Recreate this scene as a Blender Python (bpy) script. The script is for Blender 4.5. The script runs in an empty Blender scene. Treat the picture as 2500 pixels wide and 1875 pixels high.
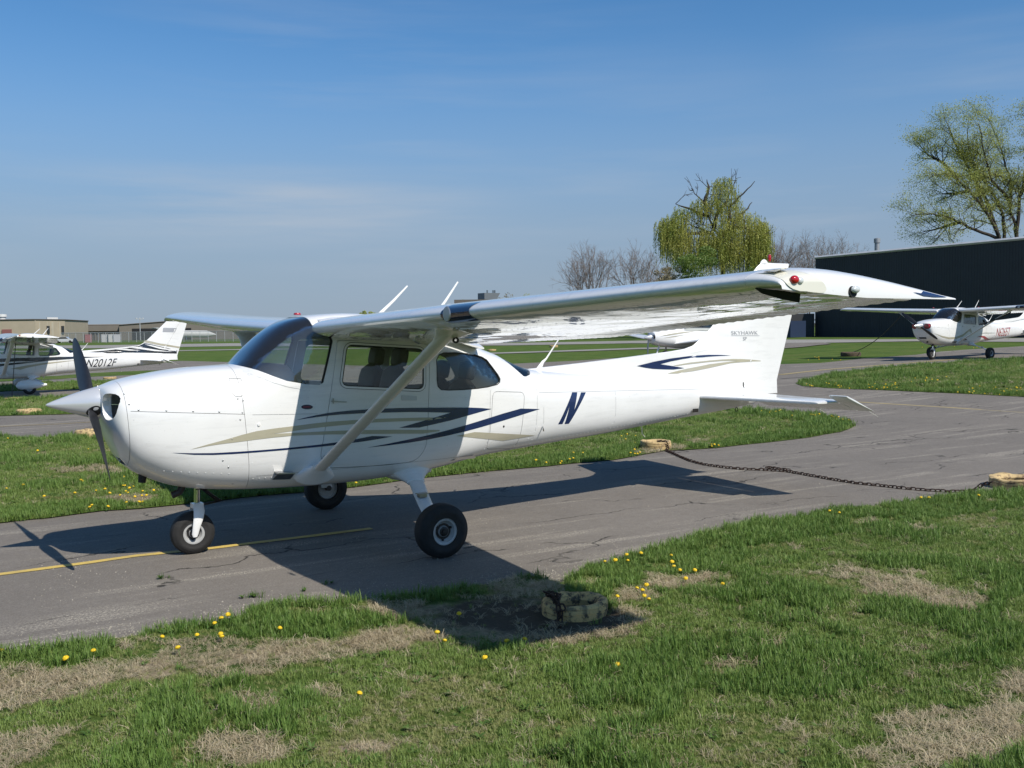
import bpy, bmesh, math, random
import numpy as np
from mathutils import Vector, Matrix, noise
from mathutils.bvhtree import BVHTree
from mathutils.geometry import tessellate_polygon
R = math.radians
rng = np.random.default_rng(7)
random.seed(7)
scn = bpy.context.scene
COL = scn.collection

# ------------------------------------------------------------------ camera
CAM = np.array([-2.1884, -8.4750, 1.8774])
CR = np.array([0.85324988, -0.52138154, -0.01122187])
CU = np.array([0.03902819, 0.04238274, 0.99833887])
CF = np.array([0.52003985, 0.85227049, -0.05651164])
FPX = 2397.24
cd = bpy.data.cameras.new('camera'); cam = bpy.data.objects.new('camera', cd); COL.objects.link(cam)
cd.sensor_width = 36; cd.lens = FPX/2500*36; cd.clip_start = .05; cd.clip_end = 9000
cam.matrix_world = Matrix(((CR[0], CU[0], -CF[0], CAM[0]), (CR[1], CU[1], -CF[1], CAM[1]), (CR[2], CU[2], -CF[2], CAM[2]), (0, 0, 0, 1)))
scn.camera = cam
scn.view_settings.view_transform = 'Standard'; scn.view_settings.look = 'None'
scn.view_settings.gamma = 1; scn.view_settings.use_curve_mapping = False
scn.view_settings.exposure = 0.07
scn.cycles.max_bounces = 8; scn.cycles.transparent_max_bounces = 16
scn.cycles.caustics_reflective = False; scn.cycles.caustics_refractive = False

# ------------------------------------------------------------------ world and sun
SUN = Vector((.22, -.92, 1.0)).normalized()          # direction towards the sun
world = bpy.data.worlds.new('World'); scn.world = world; world.use_nodes = True
nt = world.node_tree; nt.nodes.clear()
def wn(t, **k):
    n = nt.nodes.new(t)
    for a, b in k.items(): setattr(n, a, b)
    return n
sky = wn('ShaderNodeTexSky', sky_type='NISHITA', sun_disc=False)
sky.sun_elevation = math.asin(SUN.z); sky.sun_rotation = math.atan2(SUN.x, SUN.y)
sky.altitude = 200; sky.air_density = 1.0; sky.dust_density = .4; sky.ozone_density = 4.5
tc = wn('ShaderNodeTexCoord')
mp = wn('ShaderNodeMapping'); mp.inputs['Scale'].default_value = (1.1, 1.1, 13)
mp.inputs['Rotation'].default_value = (.05, .03, .2)
nz = wn('ShaderNodeTexNoise'); nz.inputs['Scale'].default_value = 2.1; nz.inputs['Detail'].default_value = 7; nz.inputs['Roughness'].default_value = .55
nz2 = wn('ShaderNodeTexNoise'); nz2.inputs['Scale'].default_value = 2.4; nz2.inputs['Detail'].default_value = 2
rp = wn('ShaderNodeValToRGB'); rp.color_ramp.elements[0].position = .47; rp.color_ramp.elements[1].position = .80
rp2 = wn('ShaderNodeValToRGB'); rp2.color_ramp.elements[0].position = .40; rp2.color_ramp.elements[1].position = .62
sep = wn('ShaderNodeSeparateXYZ')
band = wn('ShaderNodeValToRGB'); cr_ = band.color_ramp
cr_.elements[0].position = .0; cr_.elements[0].color = (0, 0, 0, 1); cr_.elements[1].position = .5; cr_.elements[1].color = (0, 0, 0, 1)
e = cr_.elements.new(.10); e.color = (1, 1, 1, 1); e = cr_.elements.new(.2); e.color = (.5, .5, .5, 1)
mu = wn('ShaderNodeMath', operation='MULTIPLY'); mu2 = wn('ShaderNodeMath', operation='MULTIPLY'); mu3 = wn('ShaderNodeMath', operation='MULTIPLY'); mu3.inputs[1].default_value = .75
mix = wn('ShaderNodeMix', data_type='RGBA'); mix.inputs['B'].default_value = (4.4, 4.9, 5.6, 1)
hs = wn('ShaderNodeHueSaturation'); hs.inputs['Saturation'].default_value = 1.12; hs.inputs['Value'].default_value = 1.0
bg = wn('ShaderNodeBackground'); bg.inputs['Strength'].default_value = .104
wo = wn('ShaderNodeOutputWorld')
L = nt.links.new
L(tc.outputs['Generated'], mp.inputs['Vector']); L(mp.outputs[0], nz.inputs['Vector']); L(tc.outputs['Generated'], nz2.inputs['Vector'])
L(nz.outputs['Fac'], rp.inputs[0]); L(nz2.outputs['Fac'], rp2.inputs[0]); L(tc.outputs['Generated'], sep.inputs[0]); L(sep.outputs['Z'], band.inputs[0])
L(rp.outputs[0], mu.inputs[0]); L(band.outputs[0], mu.inputs[1]); L(mu.outputs[0], mu2.inputs[0]); L(rp2.outputs[0], mu2.inputs[1])
# one faint cloud bank low in the sky on the left, besides the thin wisps all round
c0 = CF*FPX+CR*(620-1250)-CU*(505-937.5); c0 = c0/np.linalg.norm(c0)
vsub = wn('ShaderNodeVectorMath', operation='SUBTRACT'); vsub.inputs[1].default_value = tuple(c0); vsc = wn('ShaderNodeVectorMath', operation='MULTIPLY'); vsc.inputs[1].default_value = (1, 1, 6.0); vln = wn('ShaderNodeVectorMath', operation='LENGTH')
cmr = wn('ShaderNodeMapRange'); cmr.inputs['From Min'].default_value = .04; cmr.inputs['From Max'].default_value = .34; cmr.inputs['To Min'].default_value = 1; cmr.inputs['To Max'].default_value = 0; cmr.interpolation_type = 'SMOOTHSTEP'
cn = wn('ShaderNodeMapRange'); cn.inputs['From Min'].default_value = .36; cn.inputs['From Max'].default_value = .66
cm = wn('ShaderNodeMath', operation='MULTIPLY'); cm2 = wn('ShaderNodeMath', operation='MAXIMUM')
L(tc.outputs['Generated'], vsub.inputs[0]); L(vsub.outputs[0], vsc.inputs[0]); L(vsc.outputs[0], vln.inputs[0]); L(vln.outputs['Value'], cmr.inputs[0]); L(nz.outputs['Fac'], cn.inputs[0]); L(cmr.outputs[0], cm.inputs[0]); L(cn.outputs[0], cm.inputs[1]); L(cm.outputs[0], cm2.inputs[0]); L(mu2.outputs[0], cm2.inputs[1]); L(cm2.outputs[0], mu3.inputs[0])
# a blue tint and a grey-blue haze layer that thickens towards the horizon, the same all round
tint = wn('ShaderNodeMix', data_type='RGBA', blend_type='MULTIPLY'); tint.inputs['Factor'].default_value = 1; tint.inputs['B'].default_value = (.80, 1.04, 1.12, 1)
hz = wn('ShaderNodeMapRange'); hz.inputs['From Min'].default_value = 0.; hz.inputs['From Max'].default_value = .34; hz.inputs['To Min'].default_value = .88; hz.inputs['To Max'].default_value = 0.; hz.interpolation_type = 'SMOOTHERSTEP'
hzm = wn('ShaderNodeMix', data_type='RGBA'); hzm.inputs['B'].default_value = (2.6, 3.2, 4.3, 1)
L(mu3.outputs[0], mix.inputs['Factor']); L(sky.outputs[0], hs.inputs['Color']); L(hs.outputs[0], tint.inputs['A']); L(tint.outputs['Result'], hzm.inputs['A']); L(sep.outputs['Z'], hz.inputs[0]); L(hz.outputs[0], hzm.inputs['Factor']); L(hzm.outputs['Result'], mix.inputs['A'])
L(mix.outputs['Result'], bg.inputs['Color']); L(bg.outputs[0], wo.inputs['Surface'])
sl = bpy.data.lights.new('sun', 'SUN'); sl.energy = 4.75; sl.angle = R(.53); sl.color = (1, .945, .86)
so = bpy.data.objects.new('sun', sl); COL.objects.link(so); so.rotation_euler = SUN.to_track_quat('Z', 'Y').to_euler(); so.location = (0, -20, 30)

# ------------------------------------------------------------------ terrain and picture rays
def sstep(a, b, x):
    t = np.clip((x-a)/(b-a), 0, 1); return t*t*(3-2*t)
def terr(x, y):
    x = np.asarray(x, float); y = np.asarray(y, float)
    r = (x-CAM[0])*.8533 + (y-CAM[1])*-.5214
    r = np.clip(r, -20, 20)
    r = np.where(r < 0, r*.0163, r*.028)
    d = np.hypot(x-1.5, y+1)
    return r*sstep(9, 27, d)
def ray(px, py):
    d = CF*FPX + CR*(px-1250) - CU*(py-937.5); return d/np.linalg.norm(d)
def G(px, py, lift=0.):                       # point of the ground seen at a photo pixel
    d = ray(px, py)
    if d[2] > -.002: d = d.copy(); d[2] = -.002
    t = (0-CAM[2])/d[2]
    for _ in range(40):
        p = CAM+d*t; t += .6*(float(terr(p[0], p[1]))-p[2])/d[2]
    p = CAM+d*t
    return np.array([p[0], p[1], float(terr(p[0], p[1]))+lift])
def at(px, py, depth):                        # point at a given depth along the view
    d = ray(px, py); return CAM+d*(depth/float(d@CF))

# ------------------------------------------------------------------ object helpers
def link(o, parent=None):
    COL.objects.link(o)
    if parent is not None: o.parent = parent
    return o
def tag(o, label=None, cat=None, group=None, kind=None):
    if label: o['label'] = label
    if cat: o['category'] = cat
    if group: o['group'] = group
    if kind: o['kind'] = kind
    return o
def empty(name, loc=(0, 0, 0), rz=0.):
    o = bpy.data.objects.new(name, None); COL.objects.link(o); o.location = loc; o.rotation_euler = (0, 0, rz); o.empty_display_size = .2; return o
def mk(name, V, F, mat=None, parent=None, smooth=True, ang=None):
    me = bpy.data.meshes.new(name)
    V = [tuple(map(float, v)) for v in V] if not isinstance(V, np.ndarray) else V.tolist()
    F = F.tolist() if isinstance(F, np.ndarray) else F
    me.from_pydata(V, [], F); me.update()
    if smooth:
        me.polygons.foreach_set('use_smooth', [True]*len(me.polygons))
        if ang is not None: me.set_sharp_from_angle(angle=R(ang))
    o = bpy.data.objects.new(name, me)
    if mat is not None:
        for m in (mat if isinstance(mat, (list, tuple)) else [mat]): me.materials.append(m)
    return link(o, parent)
def copy_tree(o, parent=None, skip=()):
    if o.name.split('.')[0] in skip: return None
    c = o.copy(); COL.objects.link(c); c.parent = parent
    for ch in list(o.children): copy_tree(ch, c, skip)
    return c

class MB:
    def __init__(s): s.V = []; s.F = []
    def add(s, V, F):
        b = len(s.V); s.V += [tuple(map(float, v)) for v in V]; s.F += [tuple(int(i)+b for i in f) for f in F]; return s
    def box(s, a, b, M=None):
        x0, y0, z0 = a; x1, y1, z1 = b
        V = [(x0, y0, z0), (x1, y0, z0), (x1, y1, z0), (x0, y1, z0), (x0, y0, z1), (x1, y0, z1), (x1, y1, z1), (x0, y1, z1)]
        if M is not None: V = [tuple(M @ Vector(v)) for v in V]
        return s.add(V, [(0, 3, 2, 1), (4, 5, 6, 7), (0, 1, 5, 4), (1, 2, 6, 5), (2, 3, 7, 6), (3, 0, 4, 7)])
    def cbox(s, c, h, M=None):
        return s.box([c[i]-h[i] for i in range(3)], [c[i]+h[i] for i in range(3)], M)
    def tube(s, P, rad, n=10, cap=True, sq=(1, 1), up=None):
        P = [Vector(p) for p in P]; k = len(P)
        if not hasattr(rad, '__len__'): rad = [rad]*k
        b = len(s.V); ref = Vector(up) if up is not None else None
        for i, p in enumerate(P):
            d = (P[min(i+1, k-1)]-P[max(i-1, 0)]).normalized()
            if ref is None: ref = Vector((0, 0, 1)) if abs(d.z) < .9 else Vector((1, 0, 0))
            u = ref-d*ref.dot(d); u.normalize(); v = d.cross(u)
            if up is None: ref = u
            for j in range(n):
                a = 2*math.pi*j/n; q = p+u*math.cos(a)*rad[i]*sq[0]+v*math.sin(a)*rad[i]*sq[1]; s.V.append(tuple(q))
        for i in range(k-1):
            for j in range(n):
                s.F.append((b+i*n+j, b+i*n+(j+1) % n, b+(i+1)*n+(j+1) % n, b+(i+1)*n+j))
        if cap: s.F.append(tuple(b+j for j in range(n))[::-1]); s.F.append(tuple(b+(k-1)*n+j for j in range(n)))
        return s
    def lathe(s, prof, c=(0, 0, 0), axis='y', n=32, sgn=1):
        b = len(s.V)
        for (r, t) in prof:
            for j in range(n):
                a = 2*math.pi*j/n; ca, sa = r*math.cos(a), r*math.sin(a)
                s.V.append({'y': (c[0]+ca, c[1]+t, c[2]+sa), 'x': (c[0]+t, c[1]+ca, c[2]+sa), 'z': (c[0]+ca, c[1]+sa, c[2]+t)}[axis])
        for i in range(len(prof)-1):
            for j in range(n):
                f = (b+i*n+j, b+i*n+(j+1) % n, b+(i+1)*n+(j+1) % n, b+(i+1)*n+j); s.F.append(f if sgn > 0 else f[::-1])
        return s
    def loft(s, rings, caps=True, closed=True):
        b = len(s.V); n = len(rings[0])
        for r in rings: s.V += [tuple(map(float, p)) for p in r]
        for i in range(len(rings)-1):
            for j in range(n if closed else n-1):
                s.F.append((b+i*n+j, b+i*n+(j+1) % n, b+(i+1)*n+(j+1) % n, b+(i+1)*n+j))
        if caps: s.F.append(tuple(b+j for j in range(n))[::-1]); s.F.append(tuple(b+(len(rings)-1)*n+j for j in range(n)))
        return s
    def ball(s, c, r, n=12, m=8, sc=(1, 1, 1)):
        b = len(s.V)
        for i in range(m+1):
            th = math.pi*i/m
            for j in range(n):
                a = 2*math.pi*j/n; s.V.append((c[0]+r*sc[0]*math.sin(th)*math.cos(a), c[1]+r*sc[1]*math.sin(th)*math.sin(a), c[2]+r*sc[2]*math.cos(th)))
        for i in range(m):
            for j in range(n): s.F.append((b+i*n+j, b+(i+1)*n+j, b+(i+1)*n+(j+1) % n, b+i*n+(j+1) % n))
        return s
    def build(s, name, mat=None, parent=None, smooth=True, ang=35, fix=True):
        o = mk(name, s.V, s.F, mat, parent, smooth, None)
        if fix:
            bm = bmesh.new(); bm.from_mesh(o.data); bmesh.ops.remove_doubles(bm, verts=bm.verts, dist=1e-6)
            bmesh.ops.dissolve_degenerate(bm, edges=bm.edges, dist=1e-7)
            bmesh.ops.recalc_face_normals(bm, faces=bm.faces); bm.to_mesh(o.data); bm.free()
        if smooth: o.data.set_sharp_from_angle(angle=R(ang))
        return o

# ------------------------------------------------------------------ materials
def new_mat(name):
    m = bpy.data.materials.new(name); m.use_nodes = True; return m, m.node_tree, m.node_tree.nodes['Principled BSDF']
def mat(name, col, rough=.5, metal=0., coat=0., spec=.5, var=0., vs=6., bump=0., bs=40., trans=0., ior=1.45, alpha=1., emis=None):
    m, t, p = new_mat(name); col = tuple(col)+(1,)
    p.inputs['Base Color'].default_value = col; p.inputs['Roughness'].default_value = rough; p.inputs['Metallic'].default_value = metal
    p.inputs['Coat Weight'].default_value = coat; p.inputs['Coat Roughness'].default_value = .04
    p.inputs['Specular IOR Level'].default_value = spec; p.inputs['Transmission Weight'].default_value = trans; p.inputs['IOR'].default_value = ior; p.inputs['Alpha'].default_value = alpha
    if var or bump:
        tcn = t.nodes.new('ShaderNodeTexCoord')
    if var:
        n = t.nodes.new('ShaderNodeTexNoise'); n.inputs['Scale'].default_value = vs; n.inputs['Detail'].default_value = 8; n.inputs['Roughness'].default_value = .65
        t.links.new(tcn.outputs['Object'], n.inputs['Vector'])
        mr = t.nodes.new('ShaderNodeMapRange'); mr.inputs['From Min'].default_value = .3; mr.inputs['From Max'].default_value = .7
        mr.inputs['To Min'].default_value = 1-var; mr.inputs['To Max'].default_value = 1+var*.6
        t.links.new(n.outputs['Fac'], mr.inputs[0])
        v = t.nodes.new('ShaderNodeMix'); v.data_type = 'RGBA'; v.blend_type = 'MULTIPLY'; v.inputs['Factor'].default_value = 1; v.inputs['A'].default_value = col
        t.links.new(mr.outputs[0], v.inputs['B']); t.links.new(v.outputs['Result'], p.inputs['Base Color'])
    if bump:
        n = t.nodes.new('ShaderNodeTexNoise'); n.inputs['Scale'].default_value = bs; n.inputs['Detail'].default_value = 5
        t.links.new(tcn.outputs['Object'], n.inputs['Vector'])
        b = t.nodes.new('ShaderNodeBump'); b.inputs['Strength'].default_value = bump; b.inputs['Distance'].default_value = .01
        t.links.new(n.outputs['Fac'], b.inputs['Height']); t.links.new(b.outputs[0], p.inputs['Normal'])
    return m
def paint(name, col, wav=.0, ws=3., dirt=.05, rough=.3, coat=1.):
    m, t, p = new_mat(name); lk = t.links.new
    p.inputs['Roughness'].default_value = rough; p.inputs['Coat Weight'].default_value = coat; p.inputs['Coat Roughness'].default_value = .025; p.inputs['Coat IOR'].default_value = 1.52
    tcn = t.nodes.new('ShaderNodeTexCoord')
    n = t.nodes.new('ShaderNodeTexNoise'); n.inputs['Scale'].default_value = 3; n.inputs['Detail'].default_value = 9; n.inputs['Roughness'].default_value = .7
    lk(tcn.outputs['Object'], n.inputs['Vector'])
    mr = t.nodes.new('ShaderNodeMapRange'); mr.inputs['From Min'].default_value = .35; mr.inputs['From Max'].default_value = .75; mr.inputs['To Min'].default_value = 1; mr.inputs['To Max'].default_value = 1-dirt
    lk(n.outputs['Fac'], mr.inputs[0])
    # small specks of dirt
    n2 = t.nodes.new('ShaderNodeTexNoise'); n2.inputs['Scale'].default_value = 60; n2.inputs['Detail'].default_value = 2
    lk(tcn.outputs['Object'], n2.inputs['Vector'])
    mr2 = t.nodes.new('ShaderNodeMapRange'); mr2.inputs['From Min'].default_value = .68; mr2.inputs['From Max'].default_value = .76; mr2.inputs['To Min'].default_value = 1; mr2.inputs['To Max'].default_value = 1-dirt*3
    lk(n2.outputs['Fac'], mr2.inputs[0])
    mg = t.nodes.new('ShaderNodeMapping'); mg.inputs['Scale'].default_value = (.7, 7, 7); lk(tcn.outputs['Object'], mg.inputs['Vector']); n3 = t.nodes.new('ShaderNodeTexNoise'); n3.inputs['Scale'].default_value = 2.5; n3.inputs['Detail'].default_value = 6; n3.inputs['Roughness'].default_value = .7; lk(mg.outputs[0], n3.inputs['Vector'])
    mr3 = t.nodes.new('ShaderNodeMapRange'); mr3.inputs['From Min'].default_value = .52; mr3.inputs['From Max'].default_value = .78; mr3.inputs['To Min'].default_value = 1; mr3.inputs['To Max'].default_value = 1-dirt*3; lk(n3.outputs['Fac'], mr3.inputs[0])
    m0 = t.nodes.new('ShaderNodeMath'); m0.operation = 'MULTIPLY'; lk(mr.outputs[0], m0.inputs[0]); lk(mr3.outputs[0], m0.inputs[1])
    mm = t.nodes.new('ShaderNodeMath'); mm.operation = 'MULTIPLY'; lk(m0.outputs[0], mm.inputs[0]); lk(mr2.outputs[0], mm.inputs[1])
    v = t.nodes.new('ShaderNodeMix'); v.data_type = 'RGBA'; v.blend_type = 'MULTIPLY'; v.inputs['Factor'].default_value = 1; v.inputs['A'].default_value = tuple(col)+(1,)
    lk(mm.outputs[0], v.inputs['B']); lk(v.outputs['Result'], p.inputs['Base Color'])
    if wav:
        mpn = t.nodes.new('ShaderNodeMapping'); mpn.inputs['Scale'].default_value = (1.5, 1.0, 1); lk(tcn.outputs['Object'], mpn.inputs['Vector'])
        w = t.nodes.new('ShaderNodeTexNoise'); w.inputs['Scale'].default_value = ws; w.inputs['Detail'].default_value = 2.2; w.inputs['Roughness'].default_value = .35
        lk(mpn.outputs[0], w.inputs['Vector'])
        b = t.nodes.new('ShaderNodeBump'); b.inputs['Strength'].default_value = 1; b.inputs['Distance'].default_value = wav
        gg = t.nodes.new('ShaderNodeNewGeometry'); sx = t.nodes.new('ShaderNodeSeparateXYZ'); lk(gg.outputs['Normal'], sx.inputs[0]); mq = t.nodes.new('ShaderNodeMapRange'); mq.inputs['From Min'].default_value = -.75; mq.inputs['From Max'].default_value = -.1; mq.inputs['To Min'].default_value = wav; mq.inputs['To Max'].default_value = min(wav, .0018); lk(sx.outputs['Z'], mq.inputs[0]); lk(mq.outputs[0], b.inputs['Distance'])
        lk(w.outputs['Fac'], b.inputs['Height']); lk(b.outputs[0], p.inputs['Normal']); lk(b.outputs[0], p.inputs['Coat Normal'])
    return m
WHITE = paint('white_paint', (.79, .785, .765), wav=.0022, ws=2.6, rough=.35, coat=.8)
WINGP = paint('white_paint_wing_skin', (.78, .785, .78), wav=.008, ws=3.0, dirt=.06, rough=.22)
NAVY = paint('navy_paint', (.010, .022, .085), dirt=.1, rough=.25)
BLACKP = paint('black_paint', (.014, .016, .022), dirt=.1, rough=.25)
TAN = paint('tan_paint', (.42, .39, .29), dirt=.06)
REDP = paint('red_paint', (.35, .02, .03), dirt=.06)
GREYP = mat('grey_lettering', (.28, .29, .31), .4)
RUBBER = mat('tyre_rubber', (.022, .021, .02), .75, var=.35, vs=14, bump=.25, bs=60)
RIM = mat('rim_paint', (.42, .42, .41), .35, var=.15, vs=20)
METAL = mat('bare_metal', (.45, .45, .45), .3, metal=1, var=.2, vs=20)
DARKM = mat('greasy_dark_metal', (.05, .047, .045), .5, metal=.6, var=.4, vs=30)
CHROME = mat('chrome', (.8, .8, .82), .08, metal=1)
SPINM = mat('satin_spinner_paint', (.62, .63, .645), .22, metal=.35, coat=.6)
PROPB = mat('black_propeller_paint', (.022, .023, .027), .42, var=.3, vs=25)
BLACK = mat('matt_black', (.012, .012, .012), .6)
CREAM = mat('cream_plastic', (.70, .68, .58), .3, coat=.5)
SEAT = mat('grey_brown_leather', (.032, .026, .023), .5, var=.25, vs=9, bump=.3, bs=60)
TRIM = mat('cabin_trim', (.13, .12, .11), .7, var=.1)
PANELM = mat('instrument_panel_vinyl', (.035, .035, .038), .6, bump=.3, bs=200)
REDG = mat('red_glass', (.45, .01, .012), .08, coat=1)
CHAINM = mat('rusty_chain_iron', (.055, .032, .022), .65, metal=.5, var=.5, vs=40, bump=.4, bs=120)
def glass(name, tint=(.93, .95, .95), refl=1., smoke=0.):
    m = bpy.data.materials.new(name); m.use_nodes = True; t = m.node_tree; t.nodes.clear(); lk = t.links.new
    o = t.nodes.new('ShaderNodeOutputMaterial'); tr = t.nodes.new('ShaderNodeBsdfTransparent'); tr.inputs[0].default_value = tuple(tint)+(1,)
    gl = t.nodes.new('ShaderNodeBsdfGlossy'); gl.inputs['Roughness'].default_value = .015; fr = t.nodes.new('ShaderNodeFresnel'); fr.inputs[0].default_value = 1.5
    n = t.nodes.new('ShaderNodeTexNoise'); n.inputs['Scale'].default_value = 5; tcn = t.nodes.new('ShaderNodeTexCoord'); lk(tcn.outputs['Object'], n.inputs['Vector'])
    b = t.nodes.new('ShaderNodeBump'); b.inputs['Distance'].default_value = .004; lk(n.outputs['Fac'], b.inputs['Height']); lk(b.outputs[0], gl.inputs['Normal'])
    df = t.nodes.new('ShaderNodeBsdfDiffuse'); df.inputs[0].default_value = (.5, .5, .5, 1)
    mx0 = t.nodes.new('ShaderNodeMixShader'); mx0.inputs[0].default_value = smoke; lk(tr.outputs[0], mx0.inputs[1]); lk(df.outputs[0], mx0.inputs[2])
    mul = t.nodes.new('ShaderNodeMath'); mul.operation = 'MULTIPLY'; mul.inputs[1].default_value = refl; mul.use_clamp = True; lk(fr.outputs[0], mul.inputs[0])
    mx = t.nodes.new('ShaderNodeMixShader'); lk(mul.outputs[0], mx.inputs[0]); lk(mx0.outputs[0], mx.inputs[1]); lk(gl.outputs[0], mx.inputs[2]); lk(mx.outputs[0], o.inputs[0])
    return m
GLASS = glass('cabin_window_acrylic', (.90, .92, .91), .85, .0)
WSGLASS = glass('windshield_acrylic', (.90, .94, .95), 2.0, .035)
TINTED = glass('smoked_rear_window_acrylic', (.84, .86, .84), .85, .005)
CLEAR = glass('clear_lens', (.95, .96, .95), 1.3, .02)
# ================================================================== the high-wing aircraft
FROST = mat('frosted_lamp_glass', (.62, .64, .62), .12, coat=1, spec=.8)
def pchip(xs, ys):
    xs = np.array(xs, float); ys = np.array(ys, float); h = np.diff(xs); d = np.diff(ys)/h; m = np.zeros_like(xs)
    for i in range(1, len(xs)-1):
        if d[i-1]*d[i] > 0:
            w1, w2 = 2*h[i]+h[i-1], h[i]+2*h[i-1]; m[i] = (w1+w2)/(w1/d[i-1]+w2/d[i])
    m[0], m[-1] = d[0], d[-1]
    def f(x):
        x = np.clip(np.asarray(x, float), xs[0], xs[-1]); i = np.clip(np.searchsorted(xs, x)-1, 0, len(h)-1); t = (x-xs[i])/h[i]
        return (2*t**3-3*t**2+1)*ys[i]+(t**3-2*t**2+t)*h[i]*m[i]+(-2*t**3+3*t**2)*ys[i+1]+(t**3-t**2)*h[i]*m[i+1]
    return f
#        x     ztop   zbot   w     zc    nt   nb   taper
HT = [(-.925, 1.447, 1.183, .132, 1.315, 2.0, 2.0, 0), (-.905, 1.455, 1.09, .30, 1.29, 2.1, 2.1, 0), (-.88, 1.463, 1.02, .375, 1.26, 2.3, 2.2, 0),
      (-.84, 1.476, .935, .425, 1.235, 2.5, 2.3, 0), (-.80, 1.49, .855, .448, 1.21, 2.6, 2.4, 0), (-.72, 1.508, .765, .468, 1.16, 2.8, 2.5, 0),
      (-.60, 1.531, .695, .487, 1.12, 2.9, 2.6, 0), (-.40, 1.562, .612, .502, 1.08, 3.0, 2.8, 0), (-.20, 1.582, .567, .512, 1.06, 3.0, 3.0, 0),
      (0, 1.592, .545, .52, 1.05, 3.0, 3.2, 0), (.14, 1.600, .535, .525, 1.05, 3.0, 3.4, 0), (.28, 1.728, .528, .53, 1.06, 2.9, 3.6, 0),
      (.42, 1.855, .523, .536, 1.07, 2.9, 3.8, .02), (.54, 1.935, .520, .54, 1.08, 3.2, 4.0, .04), (.66, 1.985, .516, .545, 1.09, 3.8, 4.0, .06), (.80, 2.012, .514, .55, 1.1, 5.0, 4.0, .08),
      (1.1, 2.03, .515, .552, 1.1, 6.0, 4.0, .08), (1.5, 2.0, .53, .552, 1.1, 6.0, 4.0, .08), (1.9, 1.92, .56, .545, 1.1, 5.5, 3.8, .08), (2.2, 1.83, .60, .525, 1.1, 5.0, 3.5, .06),
      (2.34, 1.765, .622, .51, 1.1, 4.2, 3.4, .05), (2.47, 1.705, .638, .49, 1.1, 3.6, 3.3, .03), (2.67, 1.638, .652, .462, 1.09, 3.1, 3.1, 0), (2.91, 1.537, .668, .43, 1.08, 2.8, 3.0, 0),
      (3.04, 1.488, .676, .412, 1.08, 2.8, 2.9, 0), (3.16, 1.46, .683, .396, 1.08, 2.8, 2.8, 0), (3.5, 1.428, .705, .355, 1.075, 2.7, 2.7, 0), (4.0, 1.395, .738, .305, 1.07, 2.7, 2.6, 0),
      (4.6, 1.357, .79, .242, 1.075, 2.6, 2.5, 0), (5.2, 1.315, .845, .178, 1.08, 2.5, 2.4, 0), (5.8, 1.25, .895, .118, 1.075, 2.4, 2.3, 0), (6.15, 1.19, .93, .078, 1.065, 2.2, 2.2, 0), (6.42, 1.10, .965, .035, 1.03, 2, 2, 0)]
_T = np.array(HT); HF = [pchip(_T[:, 0], _T[:, k]) for k in range(1, 8)]
def hsec(x, n=72, off=0.):
    zt, zb, w, zc, a, b, k = [float(f(x)) for f in HF]; zt -= off; zb += off; w -= off
    th = np.linspace(0, 2*np.pi, n, endpoint=False)+np.pi/2
    s, c = np.sin(th), np.cos(th); up = s > 0
    e = np.where(up, a, b); h = np.where(up, zt-zc, zc-zb)
    y = w*np.sign(c)*np.abs(c)**(2/e); fz = np.sign(s)*np.abs(s)**(2/e); z = zc+h*fz
    y *= 1-k*np.clip(fz, 0, 1)**1.5
    return np.stack([np.full(n, x), y, z], -1)
def hull_y(x, z):
    zt, zb, w, zc, a, b, k = [float(f(x)) for f in HF]
    if z > zc: e, f = a, min(.9995, (z-zc)/(zt-zc))
    else: e, f = b, min(.9995, (zc-z)/(zc-zb))
    y = w*(1-f**e)**(1/e)
    return y*(1-k*f**1.5) if z > zc else y
XS = np.unique(np.concatenate([np.linspace(-.925, -.80, 8), np.linspace(-.80, 0, 18), np.linspace(0, 1, 26), np.linspace(1, 2.2, 16), np.linspace(2.2, 3.2, 22), np.linspace(3.2, 6.42, 34)]))
def loft_tris(xs, off, n=72, flip=False):
    rings = [hsec(x, n, off) for x in xs]; m = MB(); m.loft(rings); 
    if flip: m.F = [f[::-1] for f in m.F]
    return m
def bool_op(o, cutter, op):
    md = o.modifiers.new('b', 'BOOLEAN'); md.operation = op; md.object = cutter; md.solver = 'EXACT'; md.use_self = True
    dg = bpy.context.evaluated_depsgraph_get(); dg.update()
    me = bpy.data.meshes.new_from_object(o.evaluated_get(dg)); o.modifiers.clear(); old = o.data; o.data = me; bpy.data.meshes.remove(old)
def prism(m, poly, y0, y1):
    n = len(poly); V = [(p[0], y0, p[1]) for p in poly]+[(p[0], y1, p[1]) for p in poly]
    F = [(i, (i+1) % n, n+(i+1) % n, n+i) for i in range(n)]
    b = [tuple(t) for t in tessellate_polygon([[Vector((p[0], p[1], 0)) for p in poly]])]
    F += b+[tuple(n+i for i in t)[::-1] for t in b]; m.add(V, F)
def band_prism(m, poly, w, y0, y1):                # a thin closed groove following poly
    P = [Vector(p) for p in poly]; n = len(P); A = []; B = []
    for i in range(n):
        d1 = (P[i]-P[i-1]).normalized(); d2 = (P[(i+1) % n]-P[i]).normalized(); t = (d1+d2).normalized(); nn = Vector((-t.y, t.x))
        A.append(P[i]+nn*w/2); B.append(P[i]-nn*w/2)
    V = [(p.x, y0, p.y) for p in A]+[(p.x, y0, p.y) for p in B]+[(p.x, y1, p.y) for p in A]+[(p.x, y1, p.y) for p in B]; F = []
    for i in range(n):
        j = (i+1) % n; F += [(i, j, n+j, n+i), (2*n+i, 3*n+i, 3*n+j, 2*n+j), (i, 2*n+i, 2*n+j, j), (n+i, n+j, 3*n+j, 3*n+i)]
    m.add(V, F)
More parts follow.
